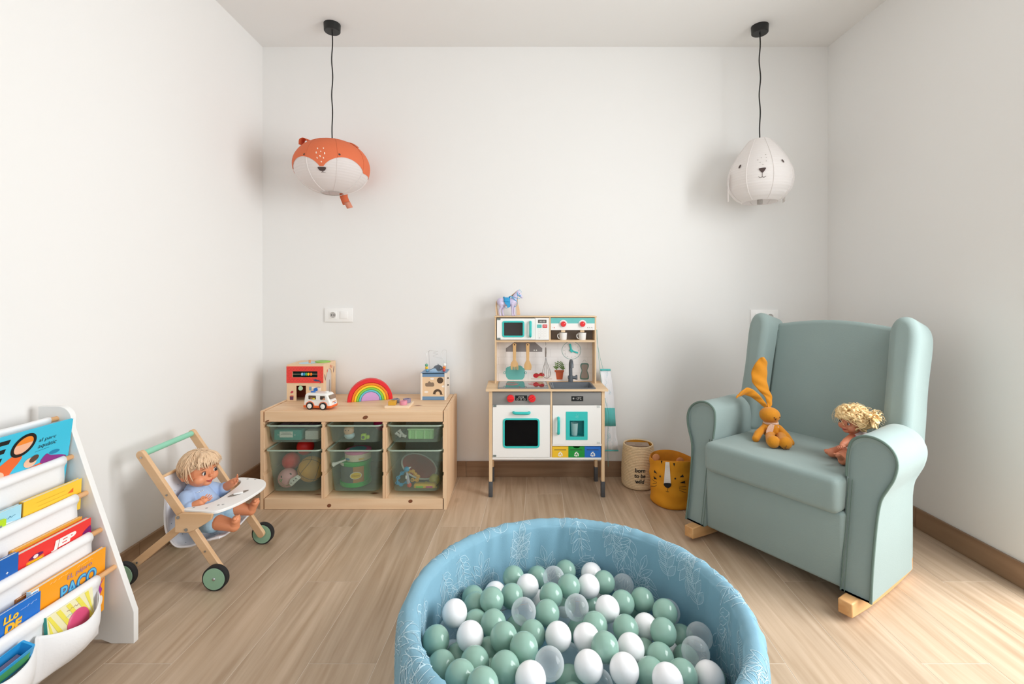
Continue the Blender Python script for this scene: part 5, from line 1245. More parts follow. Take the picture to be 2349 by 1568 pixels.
# ------------------------------------------------------------------ apron hanging on the side of the kitchen
def PA(x, y, Y): return at(1360 + x * 80 / 348, 740 + y * 360 / 1568, Y)
ap = thing('apron', 'white child apron with turquoise straps and pocket hanging beside the toy kitchen', 'apron', tuple(PA(40, 65, 2.77)))
cot = mat('apron_cotton', '#E9E8EA', .85, bump=(160, .1)); apt = mat('apron_teal', '#5DB9B6', .8, bump=(160, .1))
put(MB().cyl((ux1 - .001, 2.77, PA(40, 62, 2.77).z), (ux1 + .014, 2.77, PA(40, 62, 2.77).z), .0035, .005, 14), 'peg', white)
bands = [(460, 72, 172), (480, 74, 176), (560, 80, 190), (680, 100, 206), (780, 112, 212), (850, 118, 216), (945, 120, 222), (1030, 116, 228), (1120, 112, 236), (1200, 110, 248), (1270, 108, 256), (1282, 108, 256)]
def arow(y, xa, xb, off=0.):
    out = []
    for k in range(17):
        t = k / 16; Yd = 2.72 + .07 * t + .008 * math.sin(t * 11 + y * .004) - off
        out.append(PA(xa + (xb - xa) * t, y, Yd))
    return out
full = [arow(*b_) for b_ in bands]
MB().grid(full[1:-1]).build('apron_cloth', cot, ap, fix=False, mods=[SOL(.0012), ], smooth=60)
MB().grid([arow(*b_, off=.0018) for b_ in bands[:2]]).build('top_trim', apt, ap, fix=False, mods=[SOL(.002)], smooth=60)
MB().grid([arow(*b_, off=.0018) for b_ in bands[-2:]]).build('hem_trim', apt, ap, fix=False, mods=[SOL(.002)], smooth=60)
MB().grid([arow(*b_, off=.004) for b_ in bands[5:8]]).build('pocket', apt, ap, fix=False, mods=[SOL(.0018)], smooth=60)
def ribbon(pts, w, name):
    pts = smoothpath(pts, 4); return MB().tube(pts, w, 8, flat=.3).build(name, apt, ap)
ribbon([PA(40, 70, 2.77), PA(45, 200, 2.765), PA(75, 360, 2.75), PA(102, 462, 2.745)], .0026, 'neck_strap')
ribbon([PA(38, 70, 2.765), PA(50, 250, 2.745), PA(68, 440, 2.72), PA(72, 500, 2.712), PA(88, 600, 2.71)], .0026, 'neck_strap')
ribbon([PA(122, 750, 2.70), PA(130, 800, 2.70), PA(146, 860, 2.70), PA(160, 940, 2.70), PA(152, 1040, 2.70), PA(150, 1250, 2.705), PA(153, 1435, 2.71)], .0032, 'waist_tie')
mb = MB(); rnd = random.Random(11)
for k in range(17):
    yy = rnd.choice([rnd.uniform(500, 830), rnd.uniform(1050, 1250)]); b0 = [b_ for b_ in bands if b_[0] <= yy][-1]; xx = rnd.uniform(b0[1] + 14, b0[2] - 20)
    t = (xx - b0[1]) / (b0[2] - b0[1]); Yd = 2.72 + .07 * t + .008 * math.sin(t * 11 + yy * .004) - .003; c = PA(xx, yy, Yd); s = rnd.uniform(.006, .012)
    mb.tube([(c.x + s * .8 * math.cos(a * PI / 7), Yd + .0, c.z + s * math.sin(a * PI / 7)) for a in range(14)], .0005, 4, closed=True); mb.tube([(c.x, Yd, c.z + s), (c.x + s * .4, Yd, c.z + s * 1.5)], .0005, 4)
mb.build('fruit_print', mat('apron_print', '#A9C9D2', .8), ap)
# ------------------------------------------------------------------ baskets
def P6(x, y, Y): return at(*C(6, x, y), Y)
must = mat('mustard_cotton', '#DB9214', .85, bump=(120, .12), var=(20, .06))
# rope basket
bc = Vector((.713, 2.712, 0)); br = .0905; bh = .238
r = thing('rope_basket', 'natural rope basket lettered born to be wild, mustard lining', 'basket', tuple(bc))
rope = mat('natural_rope', '#E2C9A4', .85, bump=(260, .5), var=(160, .2))
def rad_at(z, a):   # slightly squashed at the rim
    t = z / bh; return br * (1 + .04 * math.sin(PI * t)) * (1 - (.10 * t * t) * math.cos(2 * a + .5)) if z > .0 else br
mb = MB(); n = 27; NS = 64
rows = [[(bc.x + br * .86 * math.cos(2 * PI * k / NS), bc.y + br * .86 * math.sin(2 * PI * k / NS), .001) for k in range(NS)]]
for i in range(n * 4 + 1):
    z = .004 + (bh - .004) * i / (n * 4); row = []
    for k in range(NS):
        a = 2 * PI * k / NS; q = rad_at(z, a) * (1 - .10 * max(0, 1 - z / .022) ** 2) + .0026 * math.sin(PI * ((i % 4) / 4)) + .0010 * math.sin(k * PI + i // 4 * 2)
        tilt = -.005 * math.sin(a) * (z / bh); row.append((bc.x + q * math.cos(a), bc.y + q * math.sin(a), z + tilt))
    rows.append(row)
mb.grid(rows, closed=True); mb.poly3(rows[0][::-1]); mb.build('rope_wall', rope, r, smooth=70)
rows2 = []
for z in (bh, bh * .99, bh * .8, .02):
    rows2.append([(bc.x + (rad_at(z, 2 * PI * k / NS) - .004) * math.cos(2 * PI * k / NS), bc.y + (rad_at(z, 2 * PI * k / NS) - .004) * math.sin(2 * PI * k / NS), z + -.005 * math.sin(2 * PI * k / NS) * z / bh - .001) for k in range(NS)])
mb = MB().grid(rows2, closed=True).poly3(rows2[-1]); mb.build('lining', must, r, smooth=70)
MB().tube([Vector(p) + Vector((0, 0, .001)) for p in [((bc.x + (rad_at(bh, 2 * PI * k / NS) - .002) * math.cos(2 * PI * k / NS)), bc.y + (rad_at(bh, 2 * PI * k / NS) - .002) * math.sin(2 * PI * k / NS), bh + -.005 * math.sin(2 * PI * k / NS)) for k in range(NS)]], .0042, 8, closed=True).build('rope_rim', rope, r)
ink = mat('black_ink', '#1A1613', .8)
def bword(t, x0, x1, y0, y1):
    yy = bc.y - br - .006
    a, b = P6(x0, y1, yy), P6(x1, y0, yy); o = lettering(t, (a.x, 0, a.z), (1, 0, 0), (0, 0, 1), b.x - a.x, b.z - a.z, ink, r, off=0, shear=.12, bold=.025)
    ox, oy = WM[r.name].translation.x, WM[r.name].translation.y
    for v in o.data.vertices:
        dx = v.co.x + ox - bc.x; a_ = math.asin(max(-.99, min(.99, dx / (br * 1.03)))); R_ = rad_at(v.co.z, a_ - PI / 2) + .0044
        v.co.y = bc.y - R_ * math.cos(a_) - oy; v.co.x = bc.x + R_ * math.sin(a_) - ox
bword('born', 435, 595, 700, 775); bword('to be', 425, 598, 795, 868); bword('wild', 437, 582, 890, 965)
o = thing('cardboard_sheet', 'brown cardboard box standing inside the rope basket', 'box', (bc.x, bc.y, .06))
a, b = P6(285, 0, 2.70), P6(692, 0, 2.70)
MB().rbox(a.x, b.x, 2.708, 2.775, .05, .2295, .002, 1, Matrix.Translation((bc.x, 2.74, 0)) @ Matrix.Rotation(-.12, 4, 'Z') @ Matrix.Translation((-bc.x, -2.74, 0))).build('carton', mat('kraft_card', '#A08A78', .8), o)
MB().box(bc.x - .014, bc.x + .028, 2.728, 2.734, .2296, .2299).build('carton_print', mat('kraft_print', '#6E5C4E', .8), o, smooth=0)
# tiger basket
tc = Vector((.829, 2.487, 0)); tr = .110; th = .244
r = thing('tiger_basket', 'mustard quilted fabric basket with a printed tiger face and ears', 'basket', tuple(tc))
def trad(z, a):
    t = z / th; w = .0022 * math.sin(t * 21 + 1.3 * math.sin(3 * a)) + .0016 * math.sin(5 * a + 9 * t); return tr * (.955 + .06 * t) + w - .008 * max(0, 1 - z / .02) ** 2
def tz(a, z): return z * (1 + .0 * a) + (-.006 * math.sin(a) - .012 * (.5 - .5 * math.cos(2 * (a + PI / 2)))) * (z / th) ** 2
def trow(z, ins=0.): return [(tc.x + (trad(z, 2 * PI * k / NS) - ins) * math.cos(2 * PI * k / NS), tc.y + (trad(z, 2 * PI * k / NS) - ins) * math.sin(2 * PI * k / NS), tz(2 * PI * k / NS, z)) for k in range(NS)]
rows = [[(tc.x + .9 * (p[0] - tc.x), tc.y + .9 * (p[1] - tc.y), .001) for p in trow(.001)]] + [trow(.002 + (th - .002) * i / 30) for i in range(31)]
MB().grid(rows, closed=True).poly3(rows[0][::-1]).build('basket_wall', must, r, smooth=70)
rows = [trow(th, 0)] + [[(p[0], p[1], p[2] + .004) for p in trow(th, .005)]] + [trow(th - .01, .010), trow(th * .6, .010), trow(.012, .012)]
lin_ = mat('mustard_lining', '#C97F12', .85, var=(34, .22))
MB().grid(rows, closed=True).poly3(rows[-1]).build('lining', lin_, r, smooth=70)
bk = mat('black_print', '#14100E', .8)
def wrap(pts, off=.003):
    out = []
    for x, y in pts:
        d = Vector(((C(6, x, y)[0] - CX) / F, 1, -(C(6, x, y)[1] - CY) / F)); o_ = Vector((0, 0, EYE)); t = tc.y - tr - .05
        for _ in range(600):
            q = o_ + d * t; a = math.atan2(q.y - tc.y, q.x - tc.x)
            if math.hypot(q.x - tc.x, q.y - tc.y) < trad(min(max(q.z, 0), th), a) + off: break
            t += .0006
        out.append(q)
    return out
def tp_(polys, name, m, dense=1, off=.003):
    mb = MB()
    for p in polys:
        d = []
        for i in range(len(p)):
            a, b = p[i], p[(i + 1) % len(p)]; d += [(a[0] + (b[0] - a[0]) * k / dense, a[1] + (b[1] - a[1]) * k / dense) for k in range(dense)]
        mb.poly3(wrap(d, off))
    return mb.build(name, m, r, fix=False, smooth=0)
mb = MB()
for i in range(12):
    f0, f1 = i / 12, (i + 1) / 12
    L = lambda f: (945 - 28 * f, 588 + 367 * f); Rr = lambda f: (1012 + 26 * f, 592 + 373 * f); q = [L(f0), Rr(f0), Rr(f1), L(f1)]; mb.poly3(wrap(q))
mb.build('nose_stripe', mat('cream_stripe', '#E6DFD8', .8), r, fix=False, smooth=0)
tp_([smooth2([(922, 955), (980, 950), (1040, 960), (1040, 1000), (1010, 1030), (975, 1036), (940, 1015), (918, 985)], 3)], 'nose', bk, 1, .0042)
tp_([[(853 + 13 * math.cos(k * PI / 6), 838 + 16 * math.sin(k * PI / 6)) for k in range(12)]], 'eye', bk); tp_([[(1113 + 15 * math.cos(k * PI / 6), 875 + 16 * math.sin(k * PI / 6)) for k in range(12)]], 'eye', bk)
tp_([[(752, 725), (800, 790), (748, 770)], [(742, 832), (800, 888), (748, 880)], [(1188, 853), (1242, 802), (1262, 848)], [(1190, 948), (1278, 912), (1284, 960)], [(862, 568), (895, 570), (880, 628)], [(1075, 612), (1110, 615), (1093, 668)]], 'stripe_print', bk)
mb = MB()
for p in ([(718, 888), (755, 918), (798, 942)], [(725, 958), (760, 956), (792, 962)], [(690, 1002), (750, 1008), (795, 990)], [(1178, 1022), (1240, 1014), (1300, 1008)], [(1182, 1046), (1240, 1056), (1300, 1062)], [(1184, 1072), (1240, 1098), (1300, 1118)], [(980, 1035), (978, 1095)], [(945, 1085), (975, 1102), (1002, 1100)]):
    mb.tube(wrap(smooth2(p, 3, False), .0015), .0009, 4)
mb.build('whisker_print', bk, r)
pk = mat('ear_plush', '#C98556', .9, bump=(200, .3))
for a_, s, lab in ((-PI * .80, 1, None), (-PI * .22, 1, None)): pass
for x, y, rx, dp in ((785, 512, .0195, .48), (1195, 574, .0205, .68)):
    q = P6(x, y, tc.y - tr * dp); mb = MB(); mb.sph((0, 0, 0), (rx, .006, .0185), 18, 12, Matrix.Translation(q)); mb.build('ear', pk, r)
# ------------------------------------------------------------------ rocking armchair
ch = thing('rocking_armchair', 'sage green winged rocking armchair on pale wooden rockers', 'armchair', (.984, 1.859, 0), rz=R(-56.9))
vel = mat('sage_velvet', '#8A9B98', .85, bump=(240, .12), sheen=.15, var=(9, .04))
pip = mat('sage_piping', '#64786F', .8)
def cb(mb, name, m=vel, **k): return mb.build(name, m, ch, world=False, **k)
# front panel, body
cb(MB().rbox(-.270, .270, .018, .10, .062, .325, .012, 3), 'front_panel')
cb(MB().rbox(-.335, .335, .07, .36, .066, .30, .01, 3), 'seat_base')
# cushion: slightly crowned
mb = MB(); NX, NY = 22, 16; x0, x1, y0, y1, zb, zt = -.2645, .2645, -.010, .50, .318, .447
bm = MB().rbox(x0, x1, y0, y1, zb, zt, .026, 5)
cb(bm, 'seat_cushion', smooth=60)
# arms: profile (x, z) of the outer-facing arm, swept back
prof = smooth2([(.267, .066), (.267, .25), (.266, .40), (.262, .48), (.263, .53), (.272, .57), (.30, .592), (.335, .596), (.37, .584), (.395, .56), (.406, .525), (.400, .48), (.384, .44), (.368, .40), (.361, .34), (.358, .25), (.357, .15), (.359, .066)], 4, False)
SHR = lambda z: .165 * max(0, z - .066)
YA0, YA1 = .0, .375
for s in (-1, 1):
    pr_ = [(s * a, b) for a, b in prof]
    a = MB(); n = len(pr_)
    secs = []
    for y, k, dz in ((YA0 + .012, .93, 0), (YA0 + .004, .975, 0), (YA0, 1.0, 0), (YA0 + .02, 1.01, 0), (.18, 1.0, .002), (.28, 1.0, .005), (YA1 - .03, 1.0, .006), (YA1 - .008, .965, .002), (YA1, .90, -.004)):
        cxm = s * .325
        secs.append([(cxm + (x - cxm) * k, y, (.30 + (z - .30) * k) if z > .30 or k == 1 else z + (z - .30) * 0 + (dz if z > .4 else 0)) if (y < .05 or y > YA1 - .02) else (x, y, z + (dz if z > .4 else 0)) for x, z in pr_])
    fixed = []
    for sec in secs: fixed.append([(x, y + SHR(z) * max(0, 1 - y / .30), max(z, .066)) for x, y, z in sec])
    a.grid(fixed); a.poly3(fixed[0]); a.poly3(fixed[-1][::-1])
    nb = len(a.v); a.add([f for sec in fixed for f in (sec[0], sec[-1])], [(2 * i, 2 * i + 1, 2 * i + 3, 2 * i + 2) for i in range(len(fixed) - 1)])
    arm = cb(a, 'armrest', smooth=60)
    i0 = next(i for i, q in enumerate(pr_) if q[1] > .44); pts = [(x * 1.0, YA0 - .0005 + SHR(z), z) for x, z in pr_[i0:]]
    MB().tube(pts, .0048, 8).build('piping', pip, arm, world=False)
    pts = [(s * .2475, YA0 - .0002, z) for z in (.066, .15, .25, .315)]
    for xs in (.2705, .2815): MB().tube([(s * xs, YA0 - .0002 + SHR(z), z) for z in (.067, .2, .30, .40, .44)], .0014, 6).build('seam', pip, arm, world=False)
# back: tilted cushion with an arched top
tl = R(13.5)
Mb = Matrix.Translation((0, .465, .44)) @ Matrix.Rotation(-tl, 4, 'X')
arch = [(-.262, -.10)] + [(.262, -.10)] + [(.262, .525)] + [(.262 - .524 * k / 12, .525 + .030 * math.sin(PI * k / 12)) for k in range(1, 12)] + [(-.262, .525)]
cb(MB().prism(arch, 0, .12, None, Mb), 'backrest', mods=[BEV(.022, 4), ('WEIGHTED_NORMAL', dict(keep_sharp=False, weight=100))], smooth=180)
cb(MB().rbox(-.345, .345, .345, .435, .070, .443, .02, 3), 'back_shell')
# wings
for s in (-1, 1):
    wp = smooth2([(.250, -.03), (.249, .30), (.246, .45), (.249, .51), (.266, .547), (.295, .559), (.324, .547), (.342, .51), (.347, .45), (.343, .30), (.345, .15), (.346, -.03)], 4, False)
    Mw = Matrix.Translation((0, .465, .44)) @ Matrix.Rotation(-tl, 4, 'X')
    w = MB().prism([(s * x, z) for x, z in wp], -.110, .085, None, Mw)
    wi = cb(w, 'wing', smooth=180, mods=[BEV(.036, 6), ('WEIGHTED_NORMAL', dict(keep_sharp=False, weight=100))])
    MB().tube([Mw @ Vector((s * .2485, -.003, z)) for z in (.01, .2, .4, .49)], .003, 6).build('seam', mat('deep_seam', '#3F4C47', .9), wi, world=False)
# rockers
rw = wood('rocker_wood', '#DDAE78', '#C08A55', 'y', 1., .45, bump=.05)
for s in (-1, 1):
    bot = []; top = []
    for k in range(21):
        y = -.055 + .535 * k / 20; zb = .0008 + (y - .235) ** 2 / 4.6; bot.append((y, zb)); top.append((y, max(zb + .030, min(zb + .052, .066))))
    MB().prism(bot + top[::-1], s * .305 - .022, s * .305 + .022, lambda u, v, w: (w, u, v)).build('rocker', rw, ch, world=False, mods=[BEV(.004, 2)])
MC = WM[ch.name]
def cl(x, y, z): return MC @ Vector((x, y, z))

# ------------------------------------------------------------------ plush rabbit
def P5r(x, y, Y): return at(1660 + x * 180 / 1086, 800 + y * 260 / 1568, Y)
plush = mat('mustard_plush', '#CB8314', .95, bump=(420, .35), sheen=.15, var=(40, .08))
sz = .4475
RYb = 2.13
b0 = P5r(650, 1170, RYb); 
rb = thing('plush_rabbit', 'mustard plush rabbit with one long upright ear, sitting on the armchair', 'plush toy', (b0.x, RYb, sz))
hd0 = P5r(638, 912, 2.115)
mb = MB(); mb.sph(hd0, (.043, .042, .035), 22, 14)
bd = P5r(655, 1170, 2.12)
capsule(mb, (bd.x, 2.12, sz + .040), .0395, (bd.x - .003, 2.123, sz + .088), .027, 16)
capsule(mb, (bd.x - .003, 2.123, sz + .088), .02, (hd0.x, 2.118, hd0.z - .02), .018)
aL = P5r(560, 1080, 2.11), P5r(480, 1170, 2.09), P5r(445, 1240, 2.07)
aR = P5r(770, 1090, 2.10), P5r(860, 1200, 2.06), P5r(925, 1295, 2.03)
for ar in (aL, aR):
    for i, (p, q) in enumerate(zip(ar, ar[1:])): capsule(mb, p, (.013, .0165)[i], q, (.0165, .0155)[i])
f1, f2 = P5r(688, 1368, 1.98), P5r(858, 1372, 1.965)
for f, hx in ((f1, -.02), (f2, .03)):
    f.z = max(f.z, sz + .026)
    capsule(mb, (bd.x + hx, 2.09, sz + .022), .020, (f.x, f.y + .02, sz + .022), .019); mb.sph(f, (.0265, .022, .0265), 16, 10)
body = bake(mb, .0022, 4); body.build('body', plush, rb, smooth=180)
# ears
def ear(pts, ws, side, name='ear'):
    rows = []
    P = smoothpath(pts, 4); m = len(P)
    for i, p in enumerate(P):
        t = i / (m - 1) * (len(ws) - 1); k = min(int(t), len(ws) - 2); w = ws[k] + (ws[k + 1] - ws[k]) * (t - k); row = []
        for j in range(9): u = -1 + 2 * j / 8; row.append(p + side * (u * w) + Vector((0, .010 * u * u * (w / .03) + .003 * math.sin(i * 1.1 + u * 3), 0)))
        rows.append(row)
    MB().grid(rows).build(name, plush, rb, fix=False, smooth=180, mods=[SOL(.0055, 0.), SUB(1)])
s1 = Vector((1, 0, .10)).normalized()
ear([P5r(630, 815, 2.12), P5r(640, 740, 2.135), P5r(620, 650, 2.15), P5r(560, 560, 2.16), P5r(515, 450, 2.17), P5r(510, 330, 2.18), P5r(530, 200, 2.18), P5r(540, 112, 2.18)], [.007, .012, .017, .025, .035, .038, .030, .004], s1)
ear([P5r(600, 815, 2.125), P5r(560, 760, 2.14), P5r(480, 680, 2.155), P5r(400, 615, 2.165), P5r(310, 590, 2.17), P5r(240, 620, 2.165), P5r(175, 668, 2.16)], [.007, .011, .015, .018, .021, .018, .004], Vector((.35, -.25, .9)).normalized())
th_ = mat('brown_thread', '#4E2E14', .8)
mb = MB()
for x, y in ((656, 928), (745, 930)):
    p = P5r(x, y, 2.10); d = (p - hd0); d = Vector((d.x / .043, d.y / .042, d.z / .035)); 
    yy = hd0.y - .042 * math.sqrt(max(0.05, 1 - ((p.x - hd0.x) / .0435) ** 2 - ((p.z - hd0.z) / .0355) ** 2)); mb.sph((p.x, yy, p.z), .0028, 10, 8)
mb.build('eye', th_, rb)
def onhead(x, y):
    p = P5r(x, y, 2.08); yy = hd0.y - .0425 * math.sqrt(max(.05, 1 - ((p.x - hd0.x) / .0435) ** 2 - ((p.z - hd0.z) / .0355) ** 2)); return Vector((p.x, yy - .0005, p.z))
mb = MB(); mb.tube([onhead(*p) for p in ((698, 955), (712, 962), (722, 955))], .0012, 5); mb.tube([onhead(*p) for p in ((712, 962), (714, 975))], .0008, 5); mb.tube([onhead(*p) for p in ((700, 968), (712, 982), (722, 975))], .0008, 5)
mb.build('nose_and_mouth', th_, rb)
fcol = mat('floral_cotton', '#D9B7A2', .85, var=(260, .45))
mb = MB(); nz = hd0.z - .034
mb.tube([(bd.x - .002 + .026 * math.cos(k * PI / 10), 2.118 + .024 * math.sin(k * PI / 10), nz + .002 * math.sin(k)) for k in range(20)], .0065, 8, closed=True)
mb.build('scarf', fcol, rb)
def flap(pts, Y):
    MB().prism([(P5r(a, b, Y).x, P5r(a, b, Y).z) for a, b in pts], Y, Y + .003).build('scarf_tail', fcol, rb, mods=[BEV(.001)])
flap([(655, 1040), (705, 1050), (690, 1120), (670, 1180), (625, 1208), (590, 1185), (592, 1130), (618, 1070)], 2.076)
flap([(745, 1060), (770, 1080), (800, 1150), (815, 1230), (808, 1285), (785, 1255), (772, 1160)], 2.088)
mb = MB(); fy = f2.y - .0225
for a, b in (((828, 1353), (866, 1396)), ((845, 1374), (872, 1336)), ((845, 1374), (908, 1386))):
    p, q = P5r(*a, fy), P5r(*b, fy); mb.tube([(p.x, fy - .001, p.z), ((p.x + q.x) / 2, fy - .0012, (p.z + q.z) / 2), (q.x, fy - .001, q.z)], .0011, 5)
mb.build('foot_stitch', th_, rb)
# ------------------------------------------------------------------ dolls
vinyl = mat('doll_vinyl', '#E0936A', .45, sss=.12); vinyl2 = mat('doll_vinyl_warm', '#D08362', .5, sss=.12)
blond = mat('blond_hair', '#E0BF9C', .45, var=(90, .22)); blond2 = mat('golden_blond_hair', '#EACB96', .45, var=(120, .2))
eyew = mat('doll_eye_white', '#EEE6DE', .2); iris = mat('doll_iris', '#2C2A30', .15); lip = mat('doll_lip', '#B2463F', .5); lash = mat('doll_lash', '#5A3A28', .6)
def frame(c, fwd, up):
    fwd = Vector(fwd).normalized(); up = Vector(up); left = up.cross(fwd).normalized(); up = fwd.cross(left)
    M = Matrix((left, -fwd, up)).transposed().to_4x4(); return Matrix.Translation(Vector(c)) @ M     # local: x = its left, -y = forward, z = up
def head_parts(mb, M, s):
    E = lambda c, r: mb.sph((c[0] * s, c[1] * s, c[2] * s), tuple(q * s for q in r), 20, 14, M)
    E((0, .05, .12), (.86, .92, .90)); E((0, -.18, -.30), (.76, .66, .62)); E((0, -.62, -.66), (.26, .20, .18))
    for x in (-1, 1):
        E((x * .40, -.52, -.36), (.34, .30, .30)); E((x * .84, .08, -.16), (.13, .20, .25)); E((x * .90, .10, -.22), (.10, .16, .17))
    E((0, -.90, -.17), (.11, .13, .10)); E((0, -.80, -.02), (.09, .1, .2)); E((0, -.80, -.44), (.20, .10, .10))
def face(M, s, par, look=0.):
    for x in (-1, 1):
        e = MB().sph((0, 0, 0), (.120 * s, .07 * s, .105 * s), 14, 10, M @ Matrix.Translation((x * .34 * s, -.80 * s, .02 * s)) @ Matrix.Rotation(x * -.36, 4, 'Z')).build('eye', eyew, par)
        MB().sph((0, 0, 0), (.085 * s, .035 * s, .098 * s), 12, 8, M @ Matrix.Translation((x * .345 * s + look * s, -.862 * s, .025 * s)) @ Matrix.Rotation(x * -.36, 4, 'Z')).build('iris', iris, e)
        MB().tube([M @ Vector((x * (.34 + .15 * math.cos(a)) * s, (-.855 + .06 * abs(math.cos(a)) - .0) * s, (.03 + .13 * math.sin(a)) * s)) for a in (.15, .7, 1.3, 1.9, 2.5, 3.0)], .016 * s, 6).build('eyelash', lash, e)
        MB().tube([M @ Vector((x * (.34 + .17 * math.cos(a)) * s, -.84 * s + .05 * s * abs(math.cos(a)), (.19 + .11 * math.sin(a)) * s)) for a in (.5, 1.1, 1.7, 2.3)], .014 * s, 6).build('eyebrow', mat('doll_brow', '#B07C4C', .7), par)
    MB().tube(smoothpath([M @ Vector((x * s, y * s, z * s)) for x, y, z in ((-.21, -.80, -.42), (-.11, -.885, -.465), (0, -.925, -.475), (.11, -.885, -.465), (.21, -.80, -.42))], 4), [.006 * s + .028 * s * math.sin(PI * i / 16) for i in range(17)], 8).build('upper_lip', lip, par)
    MB().tube(smoothpath([M @ Vector((x * s, y * s, z * s)) for x, y, z in ((-.17, -.82, -.45), (-.08, -.885, -.515), (0, -.905, -.53), (.08, -.885, -.515), (.17, -.82, -.45))], 4), [.006 * s + .035 * s * math.sin(PI * i / 16) for i in range(17)], 8).build('lower_lip', lip, par)
def hand(mb, w, d, palm, s, curl=.5):
    """palm and five separate fingers: w wrist, d pointing direction, palm normal"""
    d = Vector(d).normalized(); n = Vector(palm).normalized(); sd = d.cross(n).normalized(); n = sd.cross(d); w = Vector(w)
    c = w + d * (.55 * s); mb.sph(c, .42 * s, 12, 8); capsule(mb, w, .34 * s, c, .40 * s); capsule(mb, c + sd * .18 * s, .28 * s, c - sd * .18 * s, .28 * s)
    for i, (o, L) in enumerate(((.54, .66), (.19, .80), (-.17, .76), (-.52, .58))):
        b = c + sd * (o * s) + d * (.28 * s); k = b + (d + n * curl * .35).normalized() * (L * .5 * s); t = k + (d * (1 - curl * .6) + n * curl).normalized() * (L * .5 * s)
        capsule(mb, b, .125 * s, k, .115 * s, 8); capsule(mb, k, .115 * s, t, .095 * s, 8)
    b = c + sd * .36 * s - d * .12 * s; k = b + (sd * .8 + d * .5 + n * .3).normalized() * .36 * s; capsule(mb, b, .15 * s, k, .135 * s, 8); capsule(mb, k, .135 * s, k + (d + n * .4).normalized() * .26 * s, .115 * s, 8)
def foot(mb, ank, toe, up, s):
    """chubby foot with five toes"""
    ank = Vector(ank); toe = Vector(toe); d = (toe - ank).normalized(); u = Vector(up).normalized(); sd = d.cross(u).normalized()
    capsule(mb, ank, .62 * s, toe - d * .3 * s, .50 * s); capsule(mb, toe - d * .35 * s + sd * .2 * s, .42 * s, toe - d * .35 * s - sd * .2 * s, .40 * s)
    for o, r in ((.46, .22), (.20, .17), (-.02, .16), (-.22, .145), (-.40, .13)): mb.sph(toe + sd * (o * s) + d * ((.16 - abs(o - .3) * .25) * s), r * s, 10, 8)
def lock(mb, pts, r, n=6):
    P = smoothpath(pts, 4); m = len(P); mb.tube(P, [r * (.35 + .65 * math.sin(PI * (.15 + .8 * i / (m - 1)))) for i in range(m)], n, flat=.45)

# ---- boy doll in the stroller
hc_ = Vector((-1.262, 1.885, .392)); s = .068
MB_ = frame(hc_, (.95, -.30, -.06), (-.14, .0, 1))
by_ = thing('boy_doll', 'blond baby doll in pale blue outfit sitting in the toy stroller', 'doll', (-1.25, 1.885, .17))
mb = MB(); head_parts(mb, MB_, s)
nk = MB_ @ Vector((0, .02 * s, -.75 * s)); ch_ = Vector((-1.276, 1.888, .285)); hip = Vector((-1.238, 1.89, .215))
capsule(mb, nk, .027, ch_ + Vector((0, 0, .025)), .030); capsule(mb, ch_, .046, hip, .052, 16)
shN, shF = Vector((-1.282, 1.842, .298)), Vector((-1.270, 1.934, .298))
elN, wrN = Vector((-1.262, 1.808, .262)), Vector((-1.208, 1.815, .291))
elF, wrF = Vector((-1.222, 1.962, .277)), Vector((-1.160, 1.945, .318))
capsule(mb, shN, .024, elN, .021); capsule(mb, elN, .021, wrN, .0155); hand(mb, wrN, (.85, .1, .5), (-.3, .6, .5), .026)
capsule(mb, shF, .024, elF, .021); capsule(mb, elF, .021, wrF, .0155); hand(mb, wrF, (.75, -.25, .6), (-.4, -.6, .3), .026)
knN, anN = Vector((-1.150, 1.828, .208)), Vector((-1.085, 1.822, .196))
knF, anF = Vector((-1.145, 1.935, .215)), Vector((-1.090, 1.945, .202))
for hx, kn, an, toe in ((-.035, knN, anN, Vector((-1.068, 1.812, .234))), (.035, knF, anF, Vector((-1.062, 1.940, .246)))):
    capsule(mb, hip + Vector((.01, hx, -.012)), .035, kn, .028); capsule(mb, kn, .0285, an, .021); foot(mb, an, toe, (-.8, 0, .5), .031)
bake(mb, .0015, 2).build('body', vinyl, by_, smooth=180)
face(MB_, s, by_, .01)
tee = mat('pale_blue_jersey', '#A9C1E4', .85, bump=(220, .1)); shorts_m = mat('pale_denim', '#A9CBE0', .85, bump=(220, .15))
mb = MB(); capsule(mb, ch_ + Vector((0, 0, .018)), .044, hip + Vector((0, 0, .02)), .058, 18); capsule(mb, shN, .030, elN, .028); capsule(mb, shF, .030, elF, .027); capsule(mb, elN, .028, elN.lerp(wrN, .30), .026); capsule(mb, elF, .027, elF.lerp(wrF, .25), .025)
bake(mb, .0028, 4).build('shirt', tee, by_, smooth=180)
rr_ = random.Random(3); q_ = []
for k in range(11): a_ = -.95 + .05 * k; q_.append(ch_ + Vector((.0475 * math.cos(a_), .0475 * math.sin(a_), .030 + rr_.uniform(-.003, .003))))
MB().tube(q_, .0011, 5).build('embroidery', mat('print_white', '#EDF2F8', .8), by_)
mb = MB(); capsule(mb, hip + Vector((-.004, 0, -.004)), .056, hip + Vector((.012, 0, -.006)), .055)
for hx, kn in ((-.035, knN), (.035, knF)): a = hip + Vector((.01, hx, -.012)); capsule(mb, a, .044, a.lerp(kn, .66), .042)
bake(mb, .0028, 4).build('shorts', shorts_m, by_, smooth=180)
